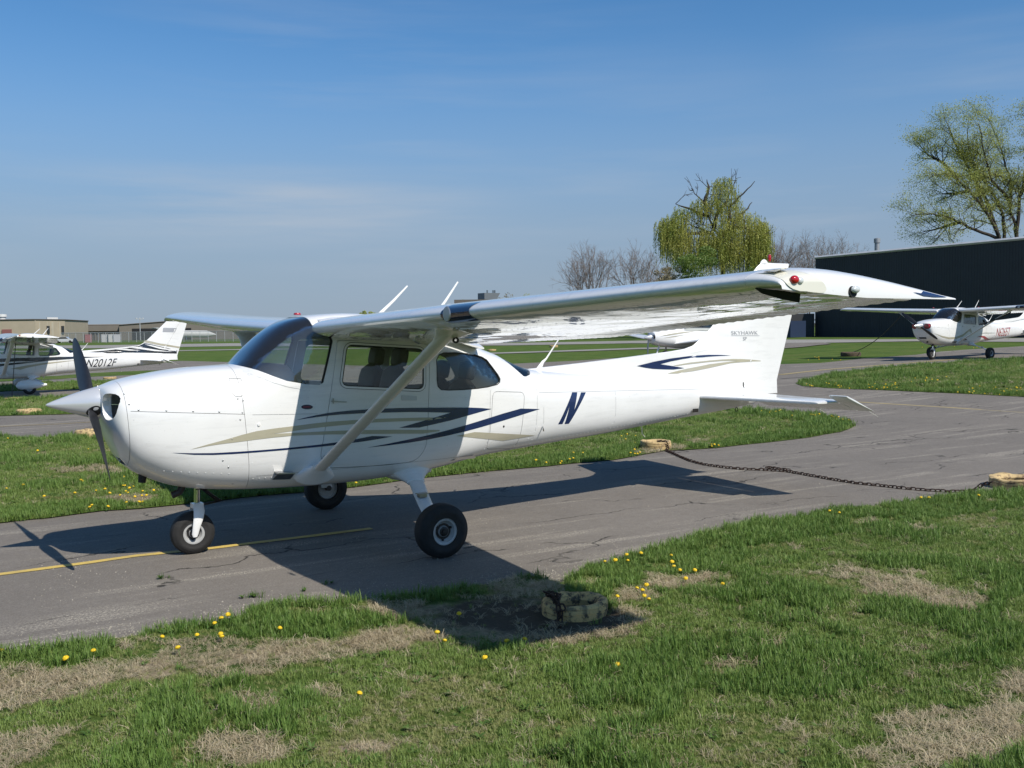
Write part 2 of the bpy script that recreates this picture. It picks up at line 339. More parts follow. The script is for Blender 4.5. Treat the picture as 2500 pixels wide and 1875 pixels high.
def rnd(poly, r, k=5):                             # round the corners of a polygon
    out = []; n = len(poly)
    for i in range(n):
        p = Vector(poly[i]); a = Vector(poly[i-1])-p; b = Vector(poly[(i+1) % n])-p
        ri = min(r if not hasattr(r, '__len__') else r[i], a.length*.45, b.length*.45); a.normalize(); b.normalize(); A = p+a*ri; B = p+b*ri
        for j in range(k+1):
            t = j/k; q = A*(1-t)**2+p*2*t*(1-t)+B*t*t; out.append((q.x, q.y))
    return out
WS_POLY = [(.10, 1.612), (.14, 1.596), (.25, 1.556), (.36, 1.505), (.47, 1.461), (.618, 1.430), (.70, 1.420), (.745, 1.417), (.775, 1.44), (.88, 1.785), (.875, 1.84), (.74, 1.925), (.72, 2.2), (.0, 2.2)]
DW_POLY = rnd([(1.010, 1.750), (1.735, 1.698), (1.716, 1.345), (.945, 1.408)], .055)
RW_POLY = [(1.868, 1.60), (1.90, 1.645), (1.95, 1.662), (2.058, 1.660), (2.199, 1.649), (2.308, 1.634), (2.40, 1.61), (2.453, 1.582), (2.503, 1.51), (2.553, 1.44), (2.573, 1.40), (2.565, 1.37), (2.529, 1.349), (2.416, 1.332), (2.304, 1.324), (2.139, 1.320), (1.977, 1.322), (1.902, 1.330), (1.870, 1.358), (1.862, 1.42)]
BW_POLY = [(2.66, 1.72), (2.655, 1.632), (2.77, 1.53), (2.895, 1.41), (2.93, 1.405), (3.0, 1.42), (3.04, 1.447), (3.075, 1.50), (3.08, 1.6), (2.9, 1.8)]
DOOR_POLY = rnd([(.925, 1.79), (.835, 1.304), (.735, .80), (.80, .70), (1.35, .68), (1.64, .69), (1.735, .80), (1.772, 1.26), (1.80, 1.74), (1.4, 1.79)], [.02, .3, .08, .05, .3, .1, .1, .3, .05, .3])
BAG_POLY = rnd([(2.475, 1.285), (2.862, 1.258), (2.80, .70), (2.42, .735)], .055)
def make_hull():
    big = loft_tris(XS, 0.); b = big.build('hull', WHITE, None)
    xi = XS[(XS > -.86) & (XS < 6.0)]; inner = loft_tris(xi, .018).build('hull_inner', TRIM, None)
    ref = b.data.copy()
    bool_op(b, inner, 'DIFFERENCE')
    cut = MB()
    for s in (-1, 1):
        prism(cut, DW_POLY, s*.30, s*.80); prism(cut, RW_POLY, s*.28, s*.80)
        band_prism(cut, DOOR_POLY, .0045, s*.33, s*.8)
    band_prism(cut, BAG_POLY, .0042, -.2, -.8)
    prism(cut, WS_POLY, -.9, .9); prism(cut, BW_POLY, -.9, .9)
    c1 = cut.build('cut', None, None)
    bool_op(b, c1, 'DIFFERENCE')
    # seams of the cowling: bowl seam, rear seam and the level split
    cut2 = MB(); M1 = Matrix.Translation((-.775, 0, 1.1)) @ Matrix.Rotation(R(-4), 4, 'Y'); cut2.cbox((0, 0, 0), (.0015, 1, 1), M1)
    c2 = cut2.build('cut', None, None); bool_op(b, c2, 'DIFFERENCE')
    cut3 = MB(); cut3.cbox((0, 0, 0), (.0017, 1, .60), Matrix.Translation((.118, 0, 1.03)) @ Matrix.Rotation(R(-4), 4, 'Y')); c3 = cut3.build('cut', None, None); bool_op(b, c3, 'DIFFERENCE')
    cut4 = MB(); cut4.cbox((0, 0, 0), (.437, 1, .0018), Matrix.Translation((-.325, 0, 1.2355)) @ Matrix.Rotation(R(4.4), 4, 'Y')); c4 = cut4.build('cut', None, None); bool_op(b, c4, 'DIFFERENCE')
    # engine air intakes and the lower scoop
    cut5 = MB()
    for s in (-1, 1):
        r0 = [(-1.0, s*(.155+.0), 1.40), (-1.0, s*.155, 1.22)]
        pts = []
        for k in range(20):
            a = 2*math.pi*k/20; yy = .29+.125*math.copysign(abs(math.cos(a))**.8, math.cos(a)); zz = 1.30+.105*math.copysign(abs(math.sin(a))**.8, math.sin(a)); pts.append((yy*s, zz))
        cut5.loft([[(-1.0, p[0], p[1]) for p in pts], [(-.78, p[0], p[1]) for p in pts]])
    c5 = cut5.build('cut', None, None); bool_op(b, c5, 'DIFFERENCE')
    cut6 = MB(); cut6.cbox((-.80, 0, .845), (.10, .17, .030)); c6 = cut6.build('cut', None, None); bool_op(b, c6, 'DIFFERENCE')
    for c in (inner, c1, c2, c3, c4, c5, c6): bpy.data.objects.remove(c)
    # windshield and rear glass from a thinner shell
    panes = []
    for poly, xr, nm in ((WS_POLY, (0.0, 1.1), 'windshield'), (BW_POLY, (2.5, 3.3), 'rear_windshield')):
        xs = np.linspace(xr[0], xr[1], 34)
        g = loft_tris(xs, .004).build(nm, WSGLASS if nm == 'windshield' else TINTED, None); gi = loft_tris(np.concatenate([[xr[0]-.1], xs, [xr[1]+.1]]), .010).build('gi', None, None)
        bool_op(g, gi, 'DIFFERENCE'); pm = MB(); prism(pm, poly, -.9, .9); pc = pm.build('pc', None, None)
        bool_op(g, pc, 'INTERSECT'); bpy.data.objects.remove(gi); bpy.data.objects.remove(pc)
        g.data.polygons.foreach_set('use_smooth', [True]*len(g.data.polygons)); g.data.set_sharp_from_angle(angle=R(40)); panes.append(g)
    # loose pieces become parts
    bm = bmesh.new(); bm.from_mesh(b.data); bm.faces.ensure_lookup_table(); seen = set(); comps = []
    for f in bm.faces:
        if f.index in seen: continue
        st = [f]; seen.add(f.index); comp = []
        while st:
            q = st.pop(); comp.append(q)
            for e_ in q.edges:
                for g_ in e_.link_faces:
                    if g_.index not in seen: seen.add(g_.index); st.append(g_)
        comps.append([(q.index) for q in comp])
    rm = bmesh.new(); rm.from_mesh(ref); bmesh.ops.triangulate(rm, faces=rm.faces); rm.verts.ensure_lookup_table(); rm.normal_update(); bvh = BVHTree.FromBMesh(rm); rm.faces.ensure_lookup_table()
    out = []
    for comp in comps:
        vs = {}; V = []; F = []; NL = []; MI = []
        for fi in comp:
            f = bm.faces[fi]; idx = []
            for v in f.verts:
                if v.index not in vs: vs[v.index] = len(V); V.append(tuple(v.co))
                idx.append(vs[v.index])
            F.append(idx); fn = f.normal; MI.append(f.material_index)
            for v in f.verts:
                loc, nn, ti, dist = bvh.find_nearest(v.co); a, b2, c_ = rm.faces[ti].verts
                w = _bary(loc, a.co, b2.co, c_.co); sn = (a.normal*w[0]+b2.normal*w[1]+c_.normal*w[2]).normalized()
                if dist < .002 and fn.dot(sn) > .8 and v.co.x > -.915: NL.append(tuple(sn))
                elif fn.dot(sn) < -.8: NL.append(tuple(-sn))
                else: NL.append(tuple(fn))
        A = np.array(V); ext = A.max(0)-A.min(0)
        if ext.max() < .06: continue
        out.append((A, F, NL, MI))
    bm.free(); rm.free(); bpy.data.objects.remove(b)
    return out, panes
def _bary(p, a, b, c):
    v0, v1, v2 = b-a, c-a, p-a; d00, d01, d11, d20, d21 = v0.dot(v0), v0.dot(v1), v1.dot(v1), v2.dot(v0), v2.dot(v1); den = d00*d11-d01*d01
    if abs(den) < 1e-14: return (1, 0, 0)
    v = (d11*d20-d01*d21)/den; w = (d00*d21-d01*d20)/den; return (1-v-w, v, w)

def decal_tris(polys, gx=.05, gz=.05):
    """flat polygons in side view, cut along a grid so that they can follow a curved skin"""
    bm = bmesh.new()
    for poly in polys:
        vs = [bm.verts.new((p[0], 0, p[1])) for p in poly]
        for t in tessellate_polygon([[Vector((p[0], p[1], 0)) for p in poly]]):
            try: bm.faces.new([vs[i] for i in t])
            except ValueError: pass
    return _grid_cut(bm, gx, gz)
def _grid_cut(bm, gx, gz):
    co = np.array([v.co[:] for v in bm.verts])
    if len(co) == 0: return bm
    for ax, g in ((0, gx), (2, gz)):
        a, b = co[:, ax].min(), co[:, ax].max(); k = math.ceil(a/g)*g
        while k < b:
            nrm = [0, 0, 0]; nrm[ax] = 1; pc = [0, 0, 0]; pc[ax] = k
            bmesh.ops.bisect_plane(bm, geom=bm.verts[:]+bm.edges[:]+bm.faces[:], plane_co=pc, plane_no=nrm, dist=1e-5); k += g
    return bm
def decal(name, polys, mt, parent, yf, side=-1, off=.0022, gx=.05, gz=.05, bm=None, thick=0.):
    if bm is None: bm = decal_tris(polys, gx, gz)
    for v in bm.verts: v.co.y = side*(yf(v.co.x, v.co.z)+off)
    bmesh.ops.recalc_face_normals(bm, faces=bm.faces)
    if bm.faces and sum(f.normal.y*f.calc_area() for f in bm.faces)*side < 0: bmesh.ops.reverse_faces(bm, faces=bm.faces)
    if thick:
        g = bmesh.ops.extrude_face_region(bm, geom=bm.faces[:]); 
        for v in [q for q in g['geom'] if isinstance(q, bmesh.types.BMVert)]: v.co.y -= side*thick
        bmesh.ops.recalc_face_normals(bm, faces=bm.faces)
    me = bpy.data.meshes.new(name); bm.to_mesh(me); bm.free(); me.materials.append(mt); me.polygons.foreach_set('use_smooth', [True]*len(me.polygons))
    if thick: me.set_sharp_from_angle(angle=R(50))
    return link(bpy.data.objects.new(name, me), parent)
def text_bm(txt, x, z, h, xs=1., shear=0., bold=0., gx=.06, slope=0.):
    cu = bpy.data.curves.new('t', 'FONT'); cu.body = txt; cu.size = 1; cu.shear = shear; cu.offset = bold
    o = bpy.data.objects.new('t', cu); COL.objects.link(o); bpy.context.view_layer.update()
    dg = bpy.context.evaluated_depsgraph_get(); me = bpy.data.meshes.new_from_object(o.evaluated_get(dg)); bpy.data.objects.remove(o)
    co = np.array([v.co[:] for v in me.vertices]); y0, y1, x0 = co[:, 1].min(), co[:, 1].max(), co[:, 0].min(); s = h/(y1-y0)
    bm = bmesh.new(); bm.from_mesh(me); bpy.data.meshes.remove(me)
    for v in bm.verts:
        X = (v.co.x-x0)*s*xs; v.co = Vector((x+X, 0, z+(v.co.y-y0)*s+X*slope))
    return _grid_cut(bm, gx, gx)

# ---- wing
def foil(t, m=.02, p=.4, n=26):
    """points from the upper trailing edge over the nose to the lower trailing edge, chord 1"""
    u = (1-np.cos(np.linspace(0, np.pi, n)))/2
    th = 5*t*(.2969*np.sqrt(u)-.126*u-.3516*u**2+.2843*u**3-.1015*u**4)+.0015*u
    cm = np.where(u < p, m/p**2*(2*p*u-u*u), m/(1-p)**2*((1-2*p)+2*p*u-u*u))
    return np.concatenate([np.stack([u[::-1], (cm+th)[::-1]], -1), np.stack([u[1:], (cm-th)[1:]], -1)])
WY = [.52, 2.54, 5.30]; WLX = [.69, .69, .955]; WLZ = [1.902, 1.962, 2.073]; WTX = [2.325, 2.325, 2.14]; WTZ = [1.742, 1.808, 2.005]
WSIDE = [-1]
def wing_sec(y, c0=0., c1=1.):
    f = lambda a: float(np.interp(y, WY, a)); lx, lz, tx, tz = f(WLX), f(WLZ), f(WTX), f(WTZ); lx -= (.20 if WSIDE[0] > 0 else .0)*float(np.interp(y, [2.54, 5.3], [0, 1])); ch = math.hypot(tx-lx, tz-lz)
    th = float(np.interp(y, WY, [.122, .122, .105]))
    P = foil(th); e = np.array([tx-lx, tz-lz])/ch; nn = np.array([-e[1], e[0]])
    out = []
    for u, v in P:
        out.append((lx+e[0]*u*ch+nn[0]*v*ch, lz+e[1]*u*ch+nn[1]*v*ch, u))
    return out
def clip_sec(sec, a, b):
    """keep the part of the section between chord fractions a and b"""
    out = []; n = len(sec)
    for i in range(n):
        p = sec[i]
        if i:
            q = sec[i-1]
            for c in sorted((a, b), key=lambda c: abs(c-q[2])):
                if (q[2]-c)*(p[2]-c) < 0:
                    t = (c-q[2])/(p[2]-q[2]); out.append(tuple(q[k]+(p[k]-q[k])*t for k in range(3)))
        if a <= p[2] <= b: out.append(p)
    return out
TIPB = {}
def tip_y(s):
    def f(x, z):
        h = TIPB[s].ray_cast(Vector((x, s*7, z)), Vector((0, -s, 0)))[0]
        return abs(h.y) if h is not None else 5.44
    return f
def wing_half(s, root):
    # main box of the wing with its nose
    ys = [.50, .515, .54]+list(np.linspace(.58, 5.30, 25))
    m = MB(); rings = []
    for y in ys:
        sc = clip_sec(wing_sec(max(y, .52)), 0, .7535); zm = np.mean([p[1] for p in sc]); k = {.50: .93, .515: .985, .54: 1.}.get(y, 1.)
        rings.append([(.69+(p[0]-.69)*1.+(1-k)*.25*(1-p[2]), s*y, zm+(p[1]-zm)*k) for p in sc])
    m.loft(rings); w = m.build('wing', WINGP, root, ang=50)
    # movable trailing surfaces with beads stamped into the skin
    for nm, y0, y1 in (('flap', .60, 2.74), ('aileron', 2.765, 5.27)):
        m = MB(); rings = []; k = int((y1-y0)/.022); 
        for i in range(k+1):
            y = y0+(y1-y0)*i/k; sc = clip_sec(wing_sec(y), .752, 1.)
            half = len(sc)//2; tri = (abs(((y/.088) % 1)-.5)*2); bead = .0045*(tri-.5)*2; r = []
            for j, p in enumerate(sc):
                u = (p[2]-.752)/.248; g = min(1, u*6)*(1 if u < .93 else 1)
                r.append((p[0]+(.006*(tri-.5) if u > .97 else 0), s*y, p[1]+bead*g*(1 if j < half else .8)))
            rings.append(r)
        m.loft(rings); o = m.build(nm, WINGP, root, ang=50)
    # tip fairing with a drooped outer edge
    m = MB(); rings = []; base = wing_sec(5.30)
    for k in range(11):
        t = k/10; y = 5.302+.20*math.sin(t*math.pi/2); q = math.cos(t*math.pi/2)**.48 if t < 1 else 0.03
        r = []
        for (x, z, u) in base:
            xe = x+(.030*t if u > .5 else 0)*(u-.5)*2+.02*t*(1-u); zl = 2.030-.030*min(1, u*2.2)-.006*u
            zl = zl+(0)
            r.append((xe, s*y, zl+(z-zl)*q if z > zl else z+(zl-z)*t))
        rings.append(r)
    m.loft(rings); tipo = m.build('wing_tip', WHITE, root, ang=60); TIPB[s] = BVHTree.FromPolygons([tuple(v.co) for v in tipo.data.vertices], [tuple(p_.vertices) for p_ in tipo.data.polygons])
    return w
def wing_details(s, root):
    # strut: streamlined tube from the cabin side to the wing
    A = Vector((.705, s*.515, .668)); B = Vector((.99, s*2.50, 1.885))
    m = MB(); P = [A.lerp(B, t) for t in (0, .25, .5, .75, .93, 1.0)]
    m.tube(P, [.056, .056, .056, .056, .060, .075], 20, sq=(.42, 1.12), up=(0, -s*.52, .85)); m.build('strut', WHITE, root)
    # upper fairing blending into the wing
    m = MB(); rings = []
    for t in np.linspace(0, 1, 9):
        c = A.lerp(B, .885+.125*t); w_ = .062+.24*t**2.4; h_ = .028+.030*t**2
        rings.append([(c.x+math.cos(a)*w_+.15*t**2.4, c.y+s*math.sin(a)*h_*(1+1.4*t**2)-s*0.0, c.z-.0*t+.0) for a in np.linspace(0, 2*math.pi, 24, endpoint=False)])
    m.loft(rings); m.build('strut_fairing', WHITE, root)
    m = MB(); m.lathe([(.019, 0), (.012, .005), (.012, .016), (.021, .02), (.022, 0), (.019, 0)], (0, 0, 0), 'y', 18)
    o = m.build('tie_down_ring', DARKM, root); o.location = (1.045, s*2.44, 1.80)
    # lower cuff
    m = MB(); rings = []
    for t in np.linspace(0, 1, 8):
        c = A+Vector((0, s*(-.035+.13*t), -.02+.085*t)); w_ = .12*(1-t)**1.4+.064; h_ = .055*(1-t)+.03
        rings.append([(c.x+math.cos(a)*w_, c.y, c.z+math.sin(a)*h_) for a in np.linspace(0, 2*math.pi, 24, endpoint=False)])
    m.loft(rings); m.build('strut_cuff', WHITE, root)
    # landing light
    if s < 0:
        bmv = MB(); rows = []
        for y in np.linspace(2.84, 3.16, 9):
            sc = clip_sec(wing_sec(y), 0, .055); zm = np.mean([p[1] for p in sc]); rows.append([(p[0]-.003, -y, zm+(p[1]-zm)*1.04) for p in sc])
        bmv.loft(rows, caps=False, closed=False); bmv.build('landing_light_cover', mat('dark_glossy_lens', (.010, .016, .035), .05, coat=1), root)
        m = MB(); m.lathe([(.0, -.004), (.045, -.002), (.05, .004)], (.682, -2.99, 1.972), 'x', 20); m.build('landing_light', mat('light_reflector', (.35, .37, .4), .25, metal=.6), root)
    # navigation light in its recess
    m = MB(); c = (1.10, 5.492, 2.087); rings = []
    def tipy(x, z): # outboard surface of the tip
        zt_ = float(np.interp(x, [.98, 1.1, 1.25, 1.4, 1.55, 1.85, 2.19], [2.12, 2.146, 2.152, 2.143, 2.12, 2.065, 1.995])); f = min(1, max(0, (z-2.01)/(zt_-2.01)))
        return 5.302+.20*math.sqrt(max(0, 1-f**2.6))*min(1, max(0, (x-.945)/.12))**.35
    pl = [(.985, 2.085), (.995, 2.055), (1.03, 2.033), (1.10, 2.020), (1.18, 2.012), (1.23, 2.018), (1.248, 2.034), (1.23, 2.062), (1.17, 2.098), (1.10, 2.125), (1.04, 2.128), (1.0, 2.11)]
    decal('light_recess', [rnd(pl, .02, 3)], CREAM, root, tip_y(s), s, .005, .015, .015, thick=.004)
    ty_ = tip_y(s); yb, ys_, yt = ty_(1.045, 2.07)+.010, ty_(1.085, 2.066)+.006, ty_(1.425, 2.030)+.012
    m = MB(); m.ball((1.045, s*yb, 2.072), .019, 16, 10, (1.25, .9, 1)); m.build('position_light', REDG if s < 0 else mat('green_glass', (.01, .3, .05), .08, coat=1), root)
    m = MB(); m.ball((1.080, s*ys_, 2.068), .015, 14, 10, (1.3, .8, 1)); m.build('strobe_lens', FROST, root)
    m = MB(); m.ball((1.425, s*yt, 2.034), .020, 14, 10, (1.3, .8, .85)); m.build('tip_strobe', FROST, root)
    m = MB(); m.lathe([(.0, .0), (.026, 0), (.026, .014), (0, .014)], (1.418, s*(yt-.012)-(.007 if s < 0 else 0), 2.024), 'y', 18); m.build('tip_strobe_base', BLACK, root)
    # walk-around bits under the wing: dark flap-cable cover, fuel vent, cap
    m = MB(); m.lathe([(0, .010), (.03, .010), (.036, 0), (.036, -.01)], (1.08 if s > 0 else 1.25, s*.95, 2.045 if s > 0 else 2.020), 'z', 18); m.build('fuel_cap', REDP, root)
    m = MB(); m.tube([(1.30, s*1.25, 1.84), (1.30, s*1.25, 1.79), (1.34, s*1.25, 1.77)], [.018, .016, .014], 10); m.build('fuel_vent', METAL, root)
def stall_strip(root):
    # dark leading corner of the tip underside
    m = MB(); V = []
    P = [(.99, 5.33, 2.040), (1.0, 5.36, 2.018), (1.04, 5.43, 1.992), (1.115, 5.47, 1.975), (1.115, 5.475, 2.010), (1.04, 5.46, 2.022), (1.0, 5.41, 2.03)]
    b = [(p[0], -p[1], p[2]) for p in P]; t = [(p[0]+.006, -p[1]+.004, p[2]+.004) for p in P]; n = len(P)
    m.add(b+t, [tuple(range(n)), tuple(range(n, 2*n))[::-1]]+[(i, (i+1) % n, n+(i+1) % n, n+i) for i in range(n)]); m.build('tip_skid', BLACK, root, ang=20)

def tail_surfaces(root):
    m = MB()
    # horizontal: fixed part and drooped elevator, both sides
    for s in (-1, 1):
        m = MB(); rings = []
        for y in [.02, .3, .7, 1.1, 1.42, 1.47, 1.495]:
            lx = np.interp(y, [0, .12, 1.5], [5.30, 5.345, 5.76]); hx = 6.105; z0 = 1.085-.01*y; th = (.078-.018*y/1.5)*(1 if y < 1.45 else .8 if y < 1.48 else .35)
            P = []
            for u in list(np.linspace(0, 1, 12)): P.append((lx+(hx-lx)*u*u, z0+th*.5*min(1, (u*1.7))**.5*(1-.35*u)))
            for u in list(np.linspace(0, 1, 12))[::-1][:-1]: P.append((lx+(hx-lx)*u*u, z0-th*.5*min(1, (u*1.7))**.5*(1-.35*u)))
            rings.append([(p[0], s*y, p[1]) for p in P])
        m.loft(rings); m.build('stabilizer', WHITE, root, ang=40)
        # elevator, hinge at x 6.115, corrugated, trailing edge down
        an = R(22); m = MB(); rings = []; k = 66
        for i in range(k+1):
            y = .11+(1.50-.11)*i/k; c = .40-.13*(y-.11)/1.39; z0 = 1.08-.01*y; tri = abs(((y/.085) % 1)-.5)*2; bd = .0025*(tri-.5)*2; r = []
            for d, hh in ((0, .014), (.3, .013), (.75, .006), (1, .0015)): r.append((6.118+c*d*math.cos(an)+hh*math.sin(an), s*y, z0-c*d*math.sin(an)+hh*math.cos(an)+bd*(d > .1)))
            for d, hh in ((1, -.0015), (.75, -.006), (.3, -.013), (0, -.014)): r.append((6.118+c*d*math.cos(an)+hh*math.sin(an), s*y, z0-c*d*math.sin(an)+hh*math.cos(an)+bd*(d > .1)))
            rings.append(r)
        m.loft(rings); m.build('elevator', WHITE, root, ang=40)
        m = MB(); rings = []
        for y, k in ((1.505, 1), (1.69, 1), (1.72, .75), (1.728, .3)):
            z0 = 1.065; f = .215; c = .275-.02*(y-1.5)/.2; r = []
            pr = [(-f, 0), (-f+.03, .016), (-.05, .018), (0, .015), (c*.6, .007), (c, .0015)]
            for d, hh in pr+[(p[0], -p[1]) for p in pr[::-1][:-1]]:
                hh *= k; r.append((6.118+d*math.cos(an)+hh*math.sin(an), s*y, z0-d*math.sin(an)+hh*math.cos(an)))
            rings.append(r)
        m.loft(rings); m.build('elevator_horn', WHITE, root, ang=40)
    for yy in (-.95, -1.66, .95, 1.66):        # static wicks
        m = MB(); zz = .94; m.tube([(6.36, yy, .965), (6.50, yy, .90)], [.0028, .0018], 5); m.build('static_wick', CREAM, root)
def fin_le(z): return float(np.interp(z, [1.40, 1.462, 1.506, 1.553, 1.60, 1.625, 1.656, 1.741, 1.842, 1.95, 2.572, 2.62], [3.0, 3.16, 3.83, 4.46, 5.05, 5.27, 5.39, 5.536, 5.655, 5.77, 6.40, 6.47]))
def fin_hinge(z): return 6.135+.56*max(0, z-1.216)
def fin_half(x, z):
    main = 5.05+.987*(z-1.2); t = .052-.018*(z-1.2)/1.4; hx = fin_hinge(z)
    le = fin_le(z); d = .0
    if x > le: d = .013*min(1, math.sqrt(max(0, (x-le))/.05))
    if x > main:
        u = (x-main)/max(.05, (hx+.45-main)); u = min(1, u); d = max(d, t*(2.6*math.sqrt(u)*(1-u)+.35*u*(1-u)+.25*u))
    return d
def rud_half(x, z): return max(.003, .03*(1-(x-fin_hinge(z))/.45)*(1-.25*(z-1.2)/1.4))
def tail_fin(root):
    m = MB(); zs = [1.12, 1.2, 1.3, 1.38, 1.43, 1.462, 1.49, 1.506, 1.53, 1.553, 1.575, 1.60, 1.613, 1.625, 1.64, 1.656, 1.69, 1.741, 1.79, 1.842, 1.9, 1.95, 2.05, 2.15, 2.25, 2.35, 2.45, 2.54, 2.58, 2.61, 2.625]
    rings = []
    for i, z in enumerate(zs):
        le = fin_le(z) if z > 1.44 else fin_le(1.462)+.02; hx = fin_hinge(z) if z < 2.62 else fin_hinge(z)
        us = np.linspace(0, 1, 34)**1.0; xs = le+(hx-le)*us; sh = 1 if z < 2.55 else (.85, .6, .25)[min(2, [2.58, 2.61, 2.625].index(z))] if z in (2.58, 2.61, 2.625) else .95
        r = [(x, -fin_half(x, z)*sh, z) for x in xs]+[(x, fin_half(x, z)*sh, z) for x in xs[::-1][:-1]]
        rings.append(r)
    m.loft(rings); m.build('fin', WHITE, root, ang=50)
    # rudder with beads
    m = MB(); rings = []; k = 80
    for i in range(k+1):
        z = 1.06+(2.57-1.06)*i/k; hx = fin_hinge(z)+.008 if z > 1.216 else 6.143; tx = float(np.interp(z, [1.05, 1.22, 1.987, 2.60], [6.752, 6.742, 6.990, 7.175]))
        tri = abs(((z/.12) % 1)-.5)*2; bd = .0003*(tri-.5)*2*(z > 1.25); sh = 1 if i < k-1 else .4
        xs = hx+(tx-hx)*np.array([0, .15, .5, .85, 1.]); hs_ = [max(.002, .030*(1-u)*(1-.25*(z-1.2)/1.4)+.0015)*sh for u in (0, .15, .5, .85, 1.)]
        rings.append([(x, -h-bd*(j in (1, 2, 3)), z) for j, (x, h) in enumerate(zip(xs, hs_))]+[(x, h+bd*(4-j in (1, 2, 3)), z) for j, (x, h) in enumerate(zip(xs[::-1], hs_[::-1]))])
    m.loft(rings); m.build('rudder', WHITE, root, ang=50)
    # beacon on the fin tip
    m = MB(); m.lathe([(.0, .062), (.013, .058), (.02, .045), (.021, .02), (.017, .0), (.017, -.02)], (6.612, 0, 2.665), 'z', 18); m.build('beacon', REDG, root)
    m = MB(); rings = []
    for t in np.linspace(0, 1, 9):
        hgt = .055*math.sin(math.pi*min(1, t*1.0))**.7 if 0 < t < 1 else .002; x = 6.455+.14*t
        rings.append([(x, math.cos(a)*.022*max(.1, math.sin(math.pi*t)), 2.612+hgt*max(0, math.sin(a))) for a in np.linspace(0, math.pi, 9)])
    m.loft(rings); m.build('beacon_fairing', WHITE, root)
    m = MB(); m.cbox((0, 0, 0), (.004, .003, .03), Matrix.Translation((6.505, -.033, 1.885)) @ Matrix.Rotation(R(30), 4, 'Y')); m.build('rudder_hinge', BLACK, root)
    m = MB(); m.tube([(6.138, -.055, 1.215), (6.135, -.06, 1.16), (6.16, -.06, 1.115)], .006, 6); m.build('rudder_cable', DARKM, root)

def wheel(root, c, rad, w, s, name='main_wheel'):
    wl = empty(name); wl.parent = root; wl.location = c
    rr = rad*.50
    m = MB(); k = w/2; pr = []
    for a in np.linspace(-1.0, 1.0, 25):
        an = a*math.pi*.60; r = (rad-rr*.0)-(1-math.cos(an))*(rad-rr)*.58; y = math.sin(an)*k/math.sin(math.pi*.5) if abs(an) < math.pi/2 else math.copysign(k*math.sin(abs(an)), an)
        if abs(a) < .42: r = rad-(abs(a)/.42)**3*.008
        pr.append((max(rr, r), y))
    pr = [(rr, pr[0][1])]+pr+[(rr, pr[-1][1])]
    m.lathe(pr+[pr[0]], (0, 0, 0), 'y', 48); 
    for g in (-.35, -.12, .12, .35): pass
    m.build('tyre', RUBBER, wl, ang=50)
    m = MB(); q = s*k
    m.lathe([(rr+.003, q*.55), (rr+.004, q*.80), (rr-.006, q*.84), (rr-.022, q*.78), (rr-.030, q*.55), (rr*.62, q*.40), (rr*.42, q*.42), (rr*.38, q*.62), (rr*.16, q*.66), (rr*.13, q*.80), (.0, q*.80)], (0, 0, 0), 'y', 36)
    m.lathe([(rr+.003, -q*.6), (rr-.01, -q*.8), (rr*.75, -q*.5), (0, -q*.5)], (0, 0, 0), 'y', 36); m.build('rim', RIM, wl, ang=30)
    m = MB(); m.lathe([(rr*.60, q*.44), (rr*.58, q*.47), (rr*.44, q*.47), (rr*.42, q*.44)], (0, 0, 0), 'y', 24)
    for a in range(3):
        t = a*2*math.pi/3+.4; m.ball((math.cos(t)*rr*.62, q*.5, math.sin(t)*rr*.62), .012, 8, 5)
    m.build('brake_disc', DARKM, wl)
    m = MB(); m.lathe([(.0, q*.86), (rr*.20, q*.85), (rr*.22, q*.70), (rr*.36, q*.64), (rr*.38, q*.60)], (0, 0, 0), 'y', 18); m.build('axle_nut', DARKM, wl)
    return wl
